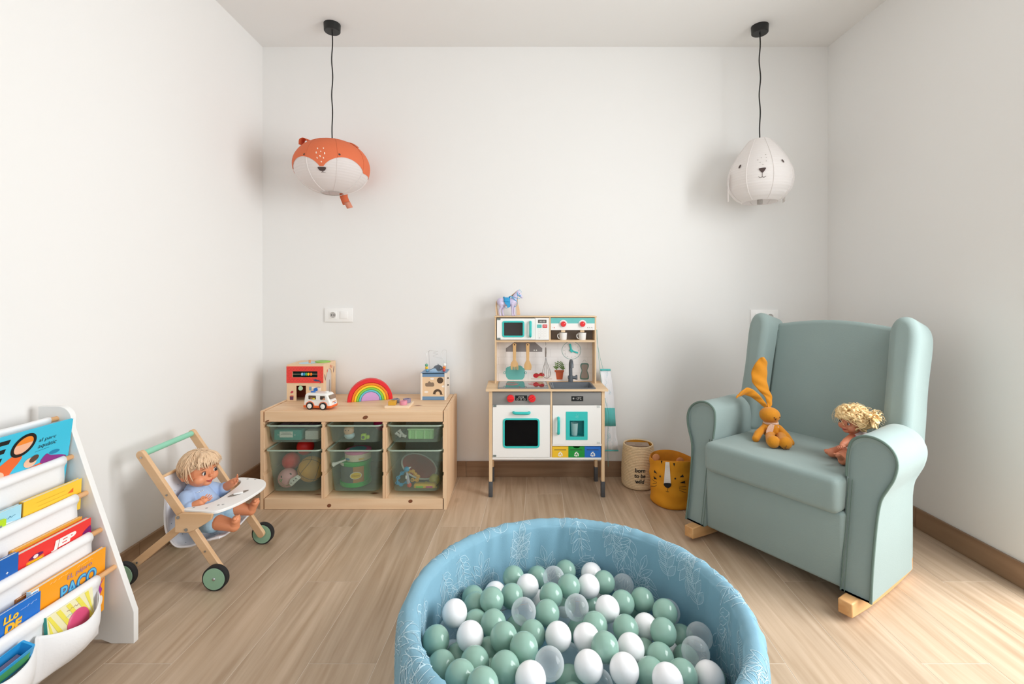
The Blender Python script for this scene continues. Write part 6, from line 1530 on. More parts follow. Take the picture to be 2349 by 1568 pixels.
# hair: cap plus combed locks
rnd = random.Random(4); hm = MB()
def hs(az, el, k=1.0): return MB_ @ Vector((k * .93 * s * math.cos(el) * math.sin(az), s * (.05 - k * .98 * math.cos(el) * math.cos(az)), s * (.12 + k * .96 * math.sin(el))))
cap = []
for i in range(9):
    row = []
    for j in range(28):
        az = 2 * PI * j / 28; front = max(0, math.cos(az)); low = (.50 * front ** .7 - .62 * (1 - front ** .5) if front > 0 else -.62) ; el = PI / 2 - .02 - (PI / 2 - .02 - low) * i / 8
        row.append(hs(az, el, 1.02))
    cap.append(row)
hm.grid(cap, closed=True).poly3(cap[0])
for k in range(620):
    az = rnd.uniform(-PI, PI); el0 = rnd.uniform(.5, 1.56); front = math.cos(az) > .35
    ln = rnd.uniform(.55, .95) if not front else rnd.uniform(.35, .6); sw = rnd.uniform(-.35, .35) + (.25 if front else 0)
    pts = [hs(az + sw * t, max(el0 - ln * 1.35 * t, -.75 if not front else .34), 1.05 + .05 * math.sin(PI * t) + rnd.uniform(0, .05)) for t in (0, .33, .66, 1)]
    lock(hm, pts, s * rnd.uniform(.026, .046), 5)
for k in range(130):       # forward quiff
    az = rnd.uniform(-.75, .75); a = rnd.uniform(.95, 1.3)
    pts = [hs(az * .6, a, 1.06), hs(az * .8, a - .25, 1.22), hs(az, a - .50, 1.30), hs(az * 1.05 + rnd.uniform(-.1, .1), a - .74, 1.20 + rnd.uniform(0, .12))]
    lock(hm, pts, s * rnd.uniform(.03, .05), 5)
hm.build('hair', blond, by_, smooth=180, fix=False)

# ---- girl doll leaning on the armchair
hg = cl(.196, .285, .594); s = .049
MG = frame(hg, (-.97, -.22, -.10), (.06, -.10, 1))
gd = thing('girl_doll', 'curly blond baby doll in a white printed top leaning against the armchair arm', 'doll', tuple(cl(.19, .28, .45)))
mb = MB(); head_parts(mb, MG, s)
ch2 = cl(.218, .300, .512); hip2 = cl(.212, .280, .484); nk2 = MG @ Vector((0, .02 * s, -.75 * s))
capsule(mb, nk2, .020, ch2 + Vector((0, 0, .018)), .022); capsule(mb, ch2, .034, hip2, .037, 14)
F_ = Vector((-.84, -.54, 0)).normalized(); Lf = Vector((.54, -.84, 0))     # its own forward and its own left-hand side
a1, a2, a3 = ch2 + Lf * .016 + Vector((-.02, -.008, .012)), None, None
def PG(x, y, Y): return at(1860 + x * 220 / 1725, 880 + y * 200 / 1568, Y)
a1, a2, a3 = PG(735, 985, 1.838), PG(650, 1045, 1.815), PG(580, 1095, 1.80)
capsule(mb, ch2 + Vector((-.015, -.01, .014)), .019, a1, .017); capsule(mb, a1, .017, a2, .0155); capsule(mb, a2, .0155, a3, .0115); hand(mb, a3, a3 - a2, (0, -.3, -1), .018, .4)
k1, k2, t2 = PG(560, 1250, 1.86), PG(385, 1315, 1.85), PG(265, 1205, 1.865)
for q in (k1, k2): q.z = max(q.z, .4475 + .023)
capsule(mb, hip2 + Vector((-.01, -.005, -.008)), .027, k1, .027); capsule(mb, k1, .026, k2, .018); foot(mb, k2, t2, (-.3, .2, 1), .021)
k3 = PG(600, 1330, 1.81); k3.z = max(k3.z, .4705); k4 = PG(580, 1380, 1.775); k4.z = max(k4.z, .466)
capsule(mb, hip2 + Vector((-.005, -.02, -.008)), .026, k3, .023); capsule(mb, k3, .022, k4, .017); foot(mb, k4, k4 + Vector((-.03, -.012, .028)), (-.3, .2, 1), .019)
g_ = bake(mb, .0013, 2); g_.build('body', vinyl2, gd, smooth=180)
face(MG, s, gd)
mb = MB(); capsule(mb, ch2 + Vector((-.002, -.002, .014)), .0345, hip2 + Vector((0, 0, .004)), .041, 16)
bake(mb, .0022, 4).build('top', mat('white_printed_cotton', '#E9DDDD', .85), gd, smooth=180)
mb = MB()
for i in range(14):
    a = rnd.uniform(-1.2, 1.2); z = rnd.uniform(-.03, .03); d = F_ * math.cos(a) + Lf * math.sin(a); mb.disc(ch2 + d * .0395 + Vector((0, 0, z)), d, .0042, .0036, off=.0006)
mb.build('top_print', mat('berry_print', '#C3526E', .8), gd, fix=False)
hm = MB()
def hg_(az, el, k=1.0): return MG @ Vector((k * .93 * s * math.cos(el) * math.sin(az), s * (.05 - k * .98 * math.cos(el) * math.cos(az)), s * (.12 + k * .96 * math.sin(el))))
cap = []
for i in range(9):
    row = []
    for j in range(28):
        az = 2 * PI * j / 28; front = max(0, math.cos(az)); low = (.45 * front ** .7 - .45 * (1 - front ** .5) if front > 0 else -.5); el = PI / 2 - .02 - (PI / 2 - .02 - low) * i / 8; row.append(hg_(az, el, 1.03))
    cap.append(row)
hm.grid(cap, closed=True)
def curl(c0, axis, r0, turns, L, w):
    axis = Vector(axis).normalized(); u, v = perp(axis); n = int(turns * 9); P = []
    for i in range(n + 1):
        t = i / n; a = 2 * PI * turns * t; P.append(Vector(c0) + axis * (L * t) + (u * math.cos(a) + v * math.sin(a)) * (r0 * (1 - .45 * t)))
    hm.tube(P, [w * (.4 + .6 * math.sin(PI * (.1 + .8 * i / n))) for i in range(n + 1)], 6, flat=.5)
for k in range(110):
    az = rnd.uniform(-PI, PI); el = rnd.uniform(.25, 1.5); front = math.cos(az) > .4
    if front and el < .5: el = rnd.uniform(.6, 1.3)
    ph = rnd.uniform(0, 6)
    p = [hg_(az + .26 * math.sin(7 * t + ph), el - .95 * t * (.5 if front else 1), 1.08 + .16 * math.sin(PI * t) + .09 * math.sin(8 * t + ph)) for t in (0, .15, .3, .45, .6, .75, .9, 1)]
    lock(hm, p, s * rnd.uniform(.09, .15), 6)
for k in range(150):
    az = rnd.uniform(-PI, PI); el = rnd.uniform(.45, 1.5); ph = rnd.uniform(0, 6); kk = rnd.uniform(1.15, 1.42)
    hm.tube([hg_(az + .3 * math.sin(5 * t + ph), el - .7 * t, kk + .12 * math.sin(6 * t + ph)) for t in [q / 9 for q in range(10)]], s * .008, 4)
for k in range(15):       # big soft curls round the hairline
    az = -1.5 + 3.0 * k / 14; el = .52 + .12 * math.sin(k * 2.1); c0 = hg_(az, el, 1.2); ax = hg_(az + .3, el, 1.2) - hg_(az - .3, el, 1.2); curl(c0 - ax * .2, ax, s * .17, 1.4, s * .22, s * .13)
bun = hg_(1.9, .42, 1.40)          # bunch over the arm of the chair
for k in range(46):
    d = Vector((rnd.uniform(-1, 1), rnd.uniform(-1, 1), rnd.uniform(-.8, 1))).normalized(); o_ = Vector((rnd.uniform(-1, 1), rnd.uniform(-1, 1), rnd.uniform(-1, .6))) * s
    lock(hm, [hg_(1.75, .42, 1.02), bun + d * s * .2, bun + d * s * .5 + o_ * .1, bun + d * s * .62 + o_ * .28, bun + d * s * .42 + o_ * .42], s * rnd.uniform(.09, .15))
for k in range(60): d = Vector((rnd.uniform(-1, 1), rnd.uniform(-1, 1), rnd.uniform(-.6, 1))).normalized(); ph = rnd.uniform(0, 6); hm.tube([bun + d * s * (.3 + .6 * t) + Vector((math.sin(6 * t + ph), math.cos(5 * t + ph), math.sin(4 * t))) * s * .15 for t in [q / 7 for q in range(8)]], s * .008, 4)
hm.build('hair', blond2, gd, smooth=180, fix=False)
# ------------------------------------------------------------------ toy stroller
def P2(x, y, Y): return at(*C(2, x, y), Y)
so = thing('toy_stroller', 'wooden toy stroller with mint green wheels and white tray', 'toy stroller', (-1.26, 1.90, 0))
sw = wood('stroller_wood', '#E6C29B', '#D7AE83', 'x', .7, .5, bump=.05); mint = mat('mint_paint_wood', '#93BCA0', .45); mintb = mat('mint_bar', '#8FD0B4', .4)
tyre = mat('tyre_rubber', '#1E1E20', .7); bolt = mat('bolt_steel', '#B9BCBE', .25, .9); swhite = mat('tray_white', '#F1F0EE', .4)
YN, YFa = 1.765, 2.045
def bar(p, q, w, th, name, par=None):
    """flat bar from p to q in the xz plane, w wide, th thick along y, rounded ends"""
    p = Vector(p); q = Vector(q); d = (q - p); L = d.length; a = math.atan2(d.z, d.x); pts = [(L + w / 2 * math.cos(t), w / 2 * math.sin(t)) for t in [-PI / 2 + PI * k / 8 for k in range(9)]] + [(w / 2 * math.cos(t), w / 2 * math.sin(t)) for t in [PI / 2 + PI * k / 8 for k in range(9)]]
    M = Matrix.Translation(p) @ Matrix.Rotation(-a, 4, 'Y')
    return MB().prism(pts, -th / 2, th / 2, None, M).build(name, sw, par or so, mods=[BEV(.0018)])
def bo(p, s, r=.0045): MB().cyl((p[0], p[1], p[2]), (p[0], p[1] + s * .0025, p[2]), r, n=12).build('bolt', bolt, so)
tops = {}
for s, Yc in ((-1, YN), (1, YFa)):
    hx, hz = (-1.398, .492); fxw, fzw = -1.100, .055
    bar((hx, Yc, hz), (fxw, Yc + (0), fzw), .030, .017, 'side_bar')
    rx, rz = -1.452, .058; jx, jz = -1.225, .243
    bar((jx, Yc - s * .018, jz), (rx, Yc - s * .018, rz), .028, .017, 'rear_leg')
    # bracket under the tray
    a = lambda x, y: P2(x, y, YN - .012)
    br = [(540, 830), (600, 798), (862, 806), (848, 858), (800, 890), (690, 955), (640, 968), (540, 968)]
    pts = [(a(x, y).x, a(x, y).z) for x, y in br]
    MB().prism(pts, Yc + s * (.0088 if s < 0 else .0088), Yc + s * .0208).build('bracket', sw, so, mods=[BEV(.0025)])
    yo = Yc + s * .0085
    for t in (.02, .34): bo((hx + (fxw - hx) * t, yo, hz + (fzw - hz) * t), s, .0035)
    for px, py in ((570, 835), (638, 940)): q = a(px, py); bo((q.x, Yc + s * .0208, q.z), s, .006)
    bo((hx + (fxw - hx) * .82, yo, hz + (fzw - hz) * .82), s, .0035); bo((rx + .03, Yc - s * .018 + s * .0085, rz + .024), s, .0035)
    # wheels
    for wx, wy, nm in ((fxw - .004, Yc + s * .024, 'f'), (rx - .006, Yc - s * .018 + s * .024, 'r')):
        rad = .0455 if nm == 'f' else .0455
        z = rad + .0003
        M = Matrix.Translation((wx, wy, z)) @ Matrix.Rotation(PI / 2, 4, 'X')
        w_ = MB().lathe([(rad - .006, -.011), (rad, -.009), (rad, .009), (rad - .006, .011)], 36, M).build('tyre', tyre, so)
        MB().lathe([(0, -.0125), (rad - .006, -.0125), (rad - .006, .0125), (0, .0125)], 36, M).build('wheel_disc', mint, w_)
        MB().sph((wx, wy + s * .0125, z), (.006, .004, .006), 12, 8).build('axle_cap', bolt, w_)
        if nm == 'f': MB().cyl((wx, Yc, z), (wx, wy, z), .006, n=10).build('axle', bolt, w_)
MB().cyl((-1.398, YN + .008, .4915), (-1.398, YFa - .008, .4915), .0115, n=18).build('handle_bar', mintb, so)
MB().cyl((-1.372, YN + .02, .122), (-1.372, YFa - .02, .122), .010, n=16).build('cross_bar', mintb, so)
# tray: crescent with slots
z = .2865
def T2(x, y): return onfloor(*C(2, x, y), z)
outl = [(605, 770), (640, 755), (740, 742), (860, 705), (960, 650), (1050, 585), (1090, 545), (1085, 525), (1048, 520), (1075, 504), (1120, 500), (1250, 514), (1296, 530), (1306, 560), (1270, 600), (1180, 660), (1080, 715), (960, 765), (860, 792), (740, 784), (610, 778)]
poly = smooth2([(T2(*q).x, T2(*q).y) for q in outl], 3)
MB().prism(poly, z - .011, z, lambda u, v, w: (u, v, w)).build('tray', swhite, so, mods=[BEV(.002)])
mb = MB(); q = T2(1070, 640)
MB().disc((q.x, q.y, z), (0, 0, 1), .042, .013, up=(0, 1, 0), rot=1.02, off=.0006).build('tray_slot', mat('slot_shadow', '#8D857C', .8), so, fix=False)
M = Matrix.Translation((q.x, q.y, z + .0002)) @ Matrix.Rotation(.52, 4, 'Z'); MB().rbox(-.017, .017, -.009, .009, 0, .0055, .002, 2, M).build('slider', swhite, so)
mb = MB()
for px, py in ((900, 740), (940, 735), (690, 760), (800, 766), (1150, 516), (1215, 520)): q = T2(px, py); mb.cyl((q.x, q.y, z), (q.x, q.y, z + .0012), .0042, n=10)
mb.build('tray_screw', mat('screw_grey', '#A6A6A4', .4), so)
# fabric sling seat
cloth = mat('seat_cotton', '#E7E6EA', .9, bump=(140, .15))
path = smoothpath([(-1.335, .395), (-1.318, .33), (-1.308, .26), (-1.30, .19), (-1.275, .135), (-1.232, .125), (-1.19, .145), (-1.145, .165), (-1.118, .170)], 5)
path = smoothpath([Vector((a, 0, b)) for a, b in [(-1.335, .395), (-1.322, .33), (-1.325, .26), (-1.318, .19), (-1.285, .140), (-1.232, .138), (-1.19, .152), (-1.145, .165), (-1.118, .170)]], 5)
rows = []
for i, p in enumerate(path):
    t = i / (len(path) - 1); bulge = .012 * math.sin(PI * t)
    rows.append([(p.x + .006 * math.sin(PI * u) * (-1 if t < .55 else 0), 1.785 + (2.025 - 1.785) * u, p.z - .014 * math.sin(PI * u) * min(1, t * 2) + .002 * math.sin(u * 16 + i * .7)) for u in [k / 14 for k in range(15)]])
MB().grid(rows).build('fabric_seat', cloth, so, fix=False, smooth=180, mods=[SOL(.006, 0.)])
mb = MB(); rnd = random.Random(2)
for k in range(90):
    i = rnd.randrange(2, len(rows) - 3); j = rnd.randrange(1, 13); p = Vector(rows[i][j]); a = Vector(rows[i + 1][j]) - p; b = Vector(rows[i][j + 1]) - p; n_ = a.cross(b).normalized()
    for sg in (1, -1): mb.disc(p + a * rnd.random() + b * rnd.random(), n_ * sg, .0030, .0018, rot=rnd.random() * 3, n=8, off=.0036)
mb.build('fabric_print', mat('grey_blue_print', '#8E97A4', .9), so, fix=False)
mb = MB()
for yy in (1.785, 2.025): mb.tube([(p.x, yy, p.z) for p in path], .0042, 6)
mb.build('fabric_edge', cloth, so)
MB().cyl((-1.338, YN + .006, .398), (-1.338, YFa - .006, .398), .006, n=12).build('seat_rod', sw, so)
# ------------------------------------------------------------------ sling book rack against the left wall
RYa, RYb = .872, 1.470
rk = thing('sling_bookshelf', 'white sling bookshelf with fabric pockets, standing against the wall', 'bookshelf', (-1.35, 1.18, 0))
pnl = mat('rack_white_board', '#F0F0EE', .5)
prof = [(-1.500, 0), (-1.452, 0), (-1.40, .012), (-1.29, .012), (-1.258, 0), (-1.188, 0), (-1.188, .098), (-1.385, .672)] + [(-1.425 + .042 * math.cos(k * PI / 12), .698 + .042 * math.sin(k * PI / 12)) for k in range(1, 7)] + [(-1.487, .740), (-1.487, .10), (-1.500, .10)]
for y in (RYa - .018, RYb): MB().prism(prof, y, y + .018, lambda u, v, w: (u, w, v)).build('side_panel', pnl, rk, mods=[BEV(.0012)])
dw = wood('dowel_wood', '#E6B98A', '#CF9A68', 'y', 1., .5, bump=.03)
DX = [-1.429, -1.383, -1.337, -1.293, -1.249]; DZ = [.702, .583, .470, .355, .239]
for x, z in zip(DX, DZ): MB().cyl((x, RYa, z), (x, RYb, z), .0078, n=16).build('dowel', dw, rk)
can = mat('white_canvas', '#EFEFF0', .9, bump=(180, .12))
def sheet(path, ya, yb, name, wav=.002, par=rk, n=26, m=can, ph=0.):
    P = smoothpath([Vector((a, 0, b)) for a, b in path], 5); rows = []
    for i, p in enumerate(P): rows.append([(p.x + wav * math.sin(7 * u + ph + i * .12), ya + (yb - ya) * u - .010 * min(1, i / 9) * (u - .5), p.z + wav * .5 * math.sin(11 * u + i * .2)) for u in [k / n for k in range(n + 1)]])
    return MB().grid(rows).build(name, m, par, fix=False, smooth=180, mods=[SOL(.0022, 0.)])
sheet([(DX[0] - .010, DZ[0] - .02), (DX[0] - .009, DZ[0] + .004), (DX[0], DZ[0] + .0105), (DX[0] + .0095, DZ[0] + .003), (DX[0] + .004, DZ[0] - .03), (DX[0] + .006, DZ[0] - .10), (DX[0] + .012, DZ[0] - .19)], .895, 1.447, 'fabric_sling')
for i in (1, 2, 3):
    x, z = DX[i], DZ[i]
    sheet([(x - .0095, z - .012), (x - .008, z + .006), (x, z + .0105), (x + .0095, z + .004), (x + .0115, z - .008), (x + .004, z - .022), (x + .004, z - .055), (x, z - .085), (x - .012, z - .104), (x - .032, z - .108), (x - .044, z - .09), (x - .046, z - .02)], .895, (1.449, 1.44, 1.438)[i - 1], 'fabric_sling', ph=i)
# bottom panel and pockets
x, z = DX[4], DZ[4]
sheet([(x - .0095, z - .012), (x - .008, z + .006), (x, z + .0105), (x + .0095, z + .004), (x + .010, z - .01), (x + .004, z - .03), (x + .003, z - .08), (x + .004, z - .13), (x - .004, z - .166), (x - .03, z - .168), (x - .045, z - .12), (x - .046, z - .02)], .895, 1.412, 'fabric_sling', ph=5)
pk_ = [(.90, 1.03), (1.03, 1.216), (1.216, 1.402)]
rows = []
for i in range(15):
    v = i / 14; row = []
    for k in range(61):
        Y = .90 + .502 * k / 60
        for a, b in pk_:
            if a <= Y <= b + 1e-9: uu = (Y - a) / (b - a); break
        sb = max(0., math.sin(PI * uu)) ** .8
        top = .207 - .026 * sb; bot = .078 - .006 * sb; bul = .058 * sb * (max(0., math.sin(PI * (.30 + .70 * v))) ** .8) + .004
        row.append((x + .006 + bul, Y, top + (bot - top) * v + .001 * math.sin(Y * 90 + i)))
    rows.append(row)
MB().grid(rows).build('fabric_pocket', can, rk, fix=False, smooth=180, mods=[SOL(.0022, 0.)])

# books
pg = mat('page_paper', '#E9E4D8', .8)
def book(label, ya, yb, xt, zt, xb, zb, th, cover, spine=None, zt2=None, name='picture_book', group=None):
    """landscape book: cover towards the room; top edge at (xt, zt), bottom at (xb, zb); spine at the nearer end ya"""
    o = Vector((xb, ya, zb)); ux = Vector((0, 1, 0)); uy = Vector((xt - xb, 0, zt - zb)); h = uy.length; uy.normalize(); nn = ux.cross(uy); w = yb - ya
    r = thing(name, label, 'book', tuple(o), group=group)
    M = Matrix((ux, uy, nn)).transposed().to_4x4(); M = Matrix.Translation(o) @ M
    m = mat('cover_' + cover[1:], cover, .35)
    MB().rbox(0, w, 0, h, -.0016, 0, .0006, 1, M).build('front_cover', m, r); MB().rbox(0, w, 0, h, -th, -th + .0016, .0006, 1, M).build('back_cover', m, r)
    MB().rbox(-.0006, .0016, 0, h, -th, 0, .0006, 1, M).build('spine', mat('cover_' + (spine or cover)[1:], spine or cover, .4), r)
    MB().box(.0016, w - .002, .0015, h - .0015, -th + .0016, -.0016, M).build('pages', pg, r, smooth=0)
    return r, M, w, h
def shape(r, M, pts, col, name='cover_print', k=0):
    MB().poly3([M @ Vector((a, b, .0005 + .0002 * k)) for a, b in pts]).build(name, mat('ink_' + col[1:], col, .4), r, smooth=0, fix=False)
def ell(cx, cy, rx, ry, rot=0., n=22): return [(cx + rx * math.cos(t) * math.cos(rot) - ry * math.sin(t) * math.sin(rot), cy + rx * math.cos(t) * math.sin(rot) + ry * math.sin(t) * math.cos(rot)) for t in [2 * PI * k / n for k in range(n)]]
def words(r, M, t, x, y, w, h, col, k=2, shear=0., bold=0.):
    lettering(t, M @ Vector((x, y, 0)), M.to_3x3() @ Vector((1, 0, 0)), M.to_3x3() @ Vector((0, 1, 0)), w, h, mat('ink_' + col[1:], col, .4), r, off=.0006 + .0002 * k, shear=shear, bold=bold)
def squiggle(r, M, x, y, w, h, col, nn=7):
    """a line of print too small to read"""
    rr = random.Random(int(x * 1e4 + y * 1e3)); P = [M @ Vector((x + w * k / (nn * 2), y + h * (rr.uniform(.1, .9) if k % 5 else .4), .0009)) for k in range(nn * 2 + 1)]
    MB().tube(P, h * .11, 4, flat=.3).build('small_print', mat('ink_' + col[1:], col, .4), r)
# top tier
book('green picture book tucked behind the large sky blue book', 1.20, 1.458, -1.405, .66, -1.412, .498, .007, '#2E9A4E')
r, M, w, h = book('large sky blue picture book with black capital letters on the top tier', .98, 1.464, -1.371, .7045, -1.398, .512, .006, '#3FC3E2')
K = lambda Y: Y - .98
words(r, M, 'T', K(1.135), .125, .062, .058, '#151515', 3, .25, .02); words(r, M, 'E', K(1.215), .125, .068, .058, '#151515', 3, .28, .03)
o1 = ell(K(1.3205), .1555, .037, .0265, .62, 40); o2 = ell(K(1.3205), .1555, .0285, .0188, .62, 40)
mb = MB(); mb.add([M @ Vector((a, b, .0012)) for a, b in o1 + o2], [(i, (i + 1) % 40, 40 + (i + 1) % 40, 40 + i) for i in range(40)]); mb.build('lettering', mat('ink_151515', '#151515', .4), r, smooth=0, fix=False)
shape(r, M, o2, '#F2B898', k=1); shape(r, M, [p for p in o2 if p[1] > .158] , '#F08A2E', k=2)
words(r, M, 'al parc', K(1.362), .148, .052, .013, '#1E3A44', 2, .2); words(r, M, 'aqu\u00e0tic', K(1.362), .129, .055, .015, '#1E3A44', 2, .2)
shape(r, M, [(K(1.355), .124), (K(1.396), .126), (K(1.396), .1268), (K(1.355), .1248)], '#1E3A44', k=1)
for pts, cc, kk in ((smooth2([(K(1.18), .06), (K(1.24), .10), (K(1.30), .135), (K(1.32), .12), (K(1.29), .08), (K(1.32), .06)], 3), '#EE6B33', 1), (smooth2([(K(1.15), .07), (K(1.20), .10), (K(1.24), .105), (K(1.22), .08), (K(1.18), .06)], 3), '#F2C816', 2), (ell(K(1.255), .085, .022, .016), '#F0C2A4', 3), (ell(K(1.345), .098, .018, .014), '#F0C2A4', 2), (ell(K(1.355), .106, .014, .009, .4), '#5A4238', 3), (smooth2([(K(1.30), .07), (K(1.36), .085), (K(1.40), .085), (K(1.40), .06), (K(1.3), .06)], 3), '#EE6B33', 1), (smooth2([(K(1.375), .085), (K(1.39), .108), (K(1.405), .10), (K(1.44), .09), (K(1.455), .08), (K(1.42), .075)], 3), '#8E2E83', 2), (ell(K(1.415), .107, .016, .006), '#1F86B0', 3)):
    shape(r, M, pts, cc, k=kk)
# second tier
book('maroon picture book behind the yellow book on the second tier', 1.28, 1.452, -1.357, .50, -1.360, .392, .006, '#7A3B5C')
r, M, w, h = book('yellow board book with tan spine on the second tier', 1.289, 1.4636, -1.344, .519, -1.349, .424, .012, '#F6CB3E', '#C9982C')
mb = MB()
for yy, a, b in ((.078, .035, .12), (.066, .04, .125), (.054, .05, .135)): shape(r, M, [(a, yy), (b, yy), (b, yy + .0009), (a, yy + .0009)], '#E0A92A', k=1)
shape(r, M, [(.128, .066), (.146, .077), (.146, .064)], '#EE6A24', k=2); shape(r, M, smooth2([(.09, .038), (.115, .05), (.14, .042), (.14, .036), (.09, .03)], 3), '#C9B7A6', k=1)
r, M, w, h = book('pale blue picture book beside the yellow board book', 1.13, 1.283, -1.342, .518, -1.349, .40, .010, '#A9DDF0')
shape(r, M, smooth2([(.06, .07), (.09, .085), (.13, .082), (.15, .075), (.13, .068), (.09, .062)], 3), '#F4F8FA', k=1); squiggle(r, M, .115, .092, .022, .009, '#5F93A8', 4)
r, M, w, h = book('lime green book numbered 5 leaning on the pale blue book', 1.06, 1.237, -1.334, .500, -1.340, .40, .006, '#B9DF2B')
words(r, M, '5', .148, .055, .018, .032, '#7C8A8F', 2, .2, .03)
# third tier
book('orange backed picture book behind the red book on the third tier', 1.24, 1.440, -1.322, .412, -1.326, .29, .008, '#E8A53A')
r, M, w, h = book('red board book titled in white letters on the third tier', 1.236, 1.4485, -1.302, .404, -1.308, .270, .014, '#EE3A37', '#B01C28')
words(r, M, 'JEP', .088, .090, .075, .030, '#F7F2EE', 3, .12, .06); shape(r, M, rpoly(.082, .165, .078, .087, .004, 3), '#F3D8D2', k=1)
shape(r, M, rpoly(.020, .068, .058, .102, .004, 3), '#F0862E', k=1); shape(r, M, rpoly(.024, .064, .072, .098, .003, 3), '#F2CC1E', k=2); shape(r, M, smooth2([(.026, .104), (.04, .112), (.058, .112), (.066, .106), (.045, .101)], 3), '#6A1B5C', k=2); shape(r, M, ell(.045, .107, .007, .005), '#F3E3E6', k=3)
shape(r, M, smooth2([(.185, .098), (.2, .108), (.2115, .11), (.2115, .085), (.19, .082)], 3), '#7B1A6B', k=1); shape(r, M, smooth2([(.187, .09), (.2115, .094), (.2115, .084), (.19, .08)], 3), '#D3177B', k=2)
r, M, w, h = book('dark blue picture book with small stars beside the red book', 1.00, 1.2277, -1.292, .418, -1.298, .268, .010, '#1763B7')
for a, b in ((.200, .110), (.180, .094), (.160, .115), (.212, .08)): shape(r, M, [(a + .004 * (1 if k % 2 == 0 else .4) * math.cos(k * PI / 4), b + .004 * (1 if k % 2 == 0 else .4) * math.sin(k * PI / 4)) for k in range(8)], '#E8ECF2', 'star_print', k=1)
# fourth tier
book('brown picture book behind the orange book on the fourth tier', 1.215, 1.44, -1.283, .300, -1.287, .16, .007, '#A96D3C')
r, M, w, h = book('orange picture book about a bird with a blue dotted spine', 1.231, 1.4565, -1.264, .310, -1.270, .1144, .012, '#F6A21F', '#BFDCEC')
shape(r, M, [(.0, .001), (.020, .001), (.020, h - .001), (.0, h - .001)], '#EAF3F8', k=1)
for k in range(13): shape(r, M, rpoly(.003, .013, .006 + .0148 * k, .013 + .0148 * k, .002, 2), '#5FB4DC', k=2)
words(r, M, 'EL p\u00e1jaro', .100, .163, .078, .017, '#9C7FA8', 2, .1); words(r, M, 'PACO', .080, .116, .115, .042, '#2E6FB0', 2, 0, .07); words(r, M, 'PACO', .082, .118, .111, .038, '#62BDE6', 4, 0, .01)
squiggle(r, M, .050, .183, .055, .006, '#FBE3B4', 9); squiggle(r, M, .13, .183, .05, .006, '#FBE3B4', 8)
shape(r, M, smooth2([(.195, .06), (.2, .085), (.212, .095), (.222, .102), (.21, .085), (.216, .07), (.205, .055)], 3), '#A8349A', k=1); shape(r, M, ell(.205, .035, .013, .020, -.3), '#F6F4EE', k=1); shape(r, M, ell(.206, .03, .006, .005), '#5FB4DC', k=2)
r, M, w, h = book('bright blue picture book with yellow capitals beside the orange book', 1.00, 1.249, -1.256, .303, -1.263, .115, .008, '#1770CB')
words(r, M, 'LLo', .157, .158, .036, .018, '#F3C33A', 2, .1, .05); words(r, M, 'DE', .160, .130, .042, .024, '#F3B82E', 2, .1, .06); squiggle(r, M, .196, .168, .042, .007, '#DCE8F6', 7)
# bottom pockets
r, M, w, h = book('yellow striped book with a pink dome in the bottom fabric pocket', 1.240, 1.376, -1.233, .236, -1.224, .120, .009, '#F1ECC2', '#1F8E86')
for k in range(7): x0_ = -.03 + .028 * k; shape(r, M, [(max(.002, min(.134, q)), yy) for q, yy in ((x0_, .1135), (x0_ + .012, .1135), (x0_ + .052, .035), (x0_ + .040, .035))], '#EFE35A', k=1)
squiggle(r, M, .055, .092, .036, .010, '#B79A8A', 5); squiggle(r, M, .05, .080, .03, .005, '#49AFC0', 5)
MB().sph((0, 0, 0), (.034, .034, .005), 24, 10, M @ Matrix.Translation((.086, .050, .001))).build('pink_dome', mat('ink_D84F7C', '#D84F7C', .4), r)
tb = thing('toy_tray', 'bright blue open plastic tray in the bottom pocket nearer the viewer', 'tray', (-1.215, 1.14, .12))
M = Matrix.Translation((-1.223, 1.124, .192)) @ Matrix.Rotation(.35, 4, 'Y') @ Matrix.Rotation(.10, 4, 'X')
ro = lambda s_, z_: [M @ Vector((a * s_, b * s_, z_)) for a, b in rpoly(-.017, .017, -.056, .056, .004, 2)]
MB().grid([ro(1, -.02), ro(1.02, .022), ro(.92, .022), ro(.86, -.012)], closed=True).poly3(ro(1, -.02)).poly3(ro(.86, -.012)).build('tray_shell', mat('tray_blue', '#2E9FDB', .35), tb, smooth=30)
MB().rbox(-.012, .012, -.044, .044, -.0115, -.004, .001, 1, M).build('tray_cards', mat('card_mauve', '#8F7F95', .6), tb)
MB().box(.0175, .0182, -.045, .045, -.012, .012, M).build('tray_label', mat('label_green', '#4FA36A', .5), tb, smooth=0)
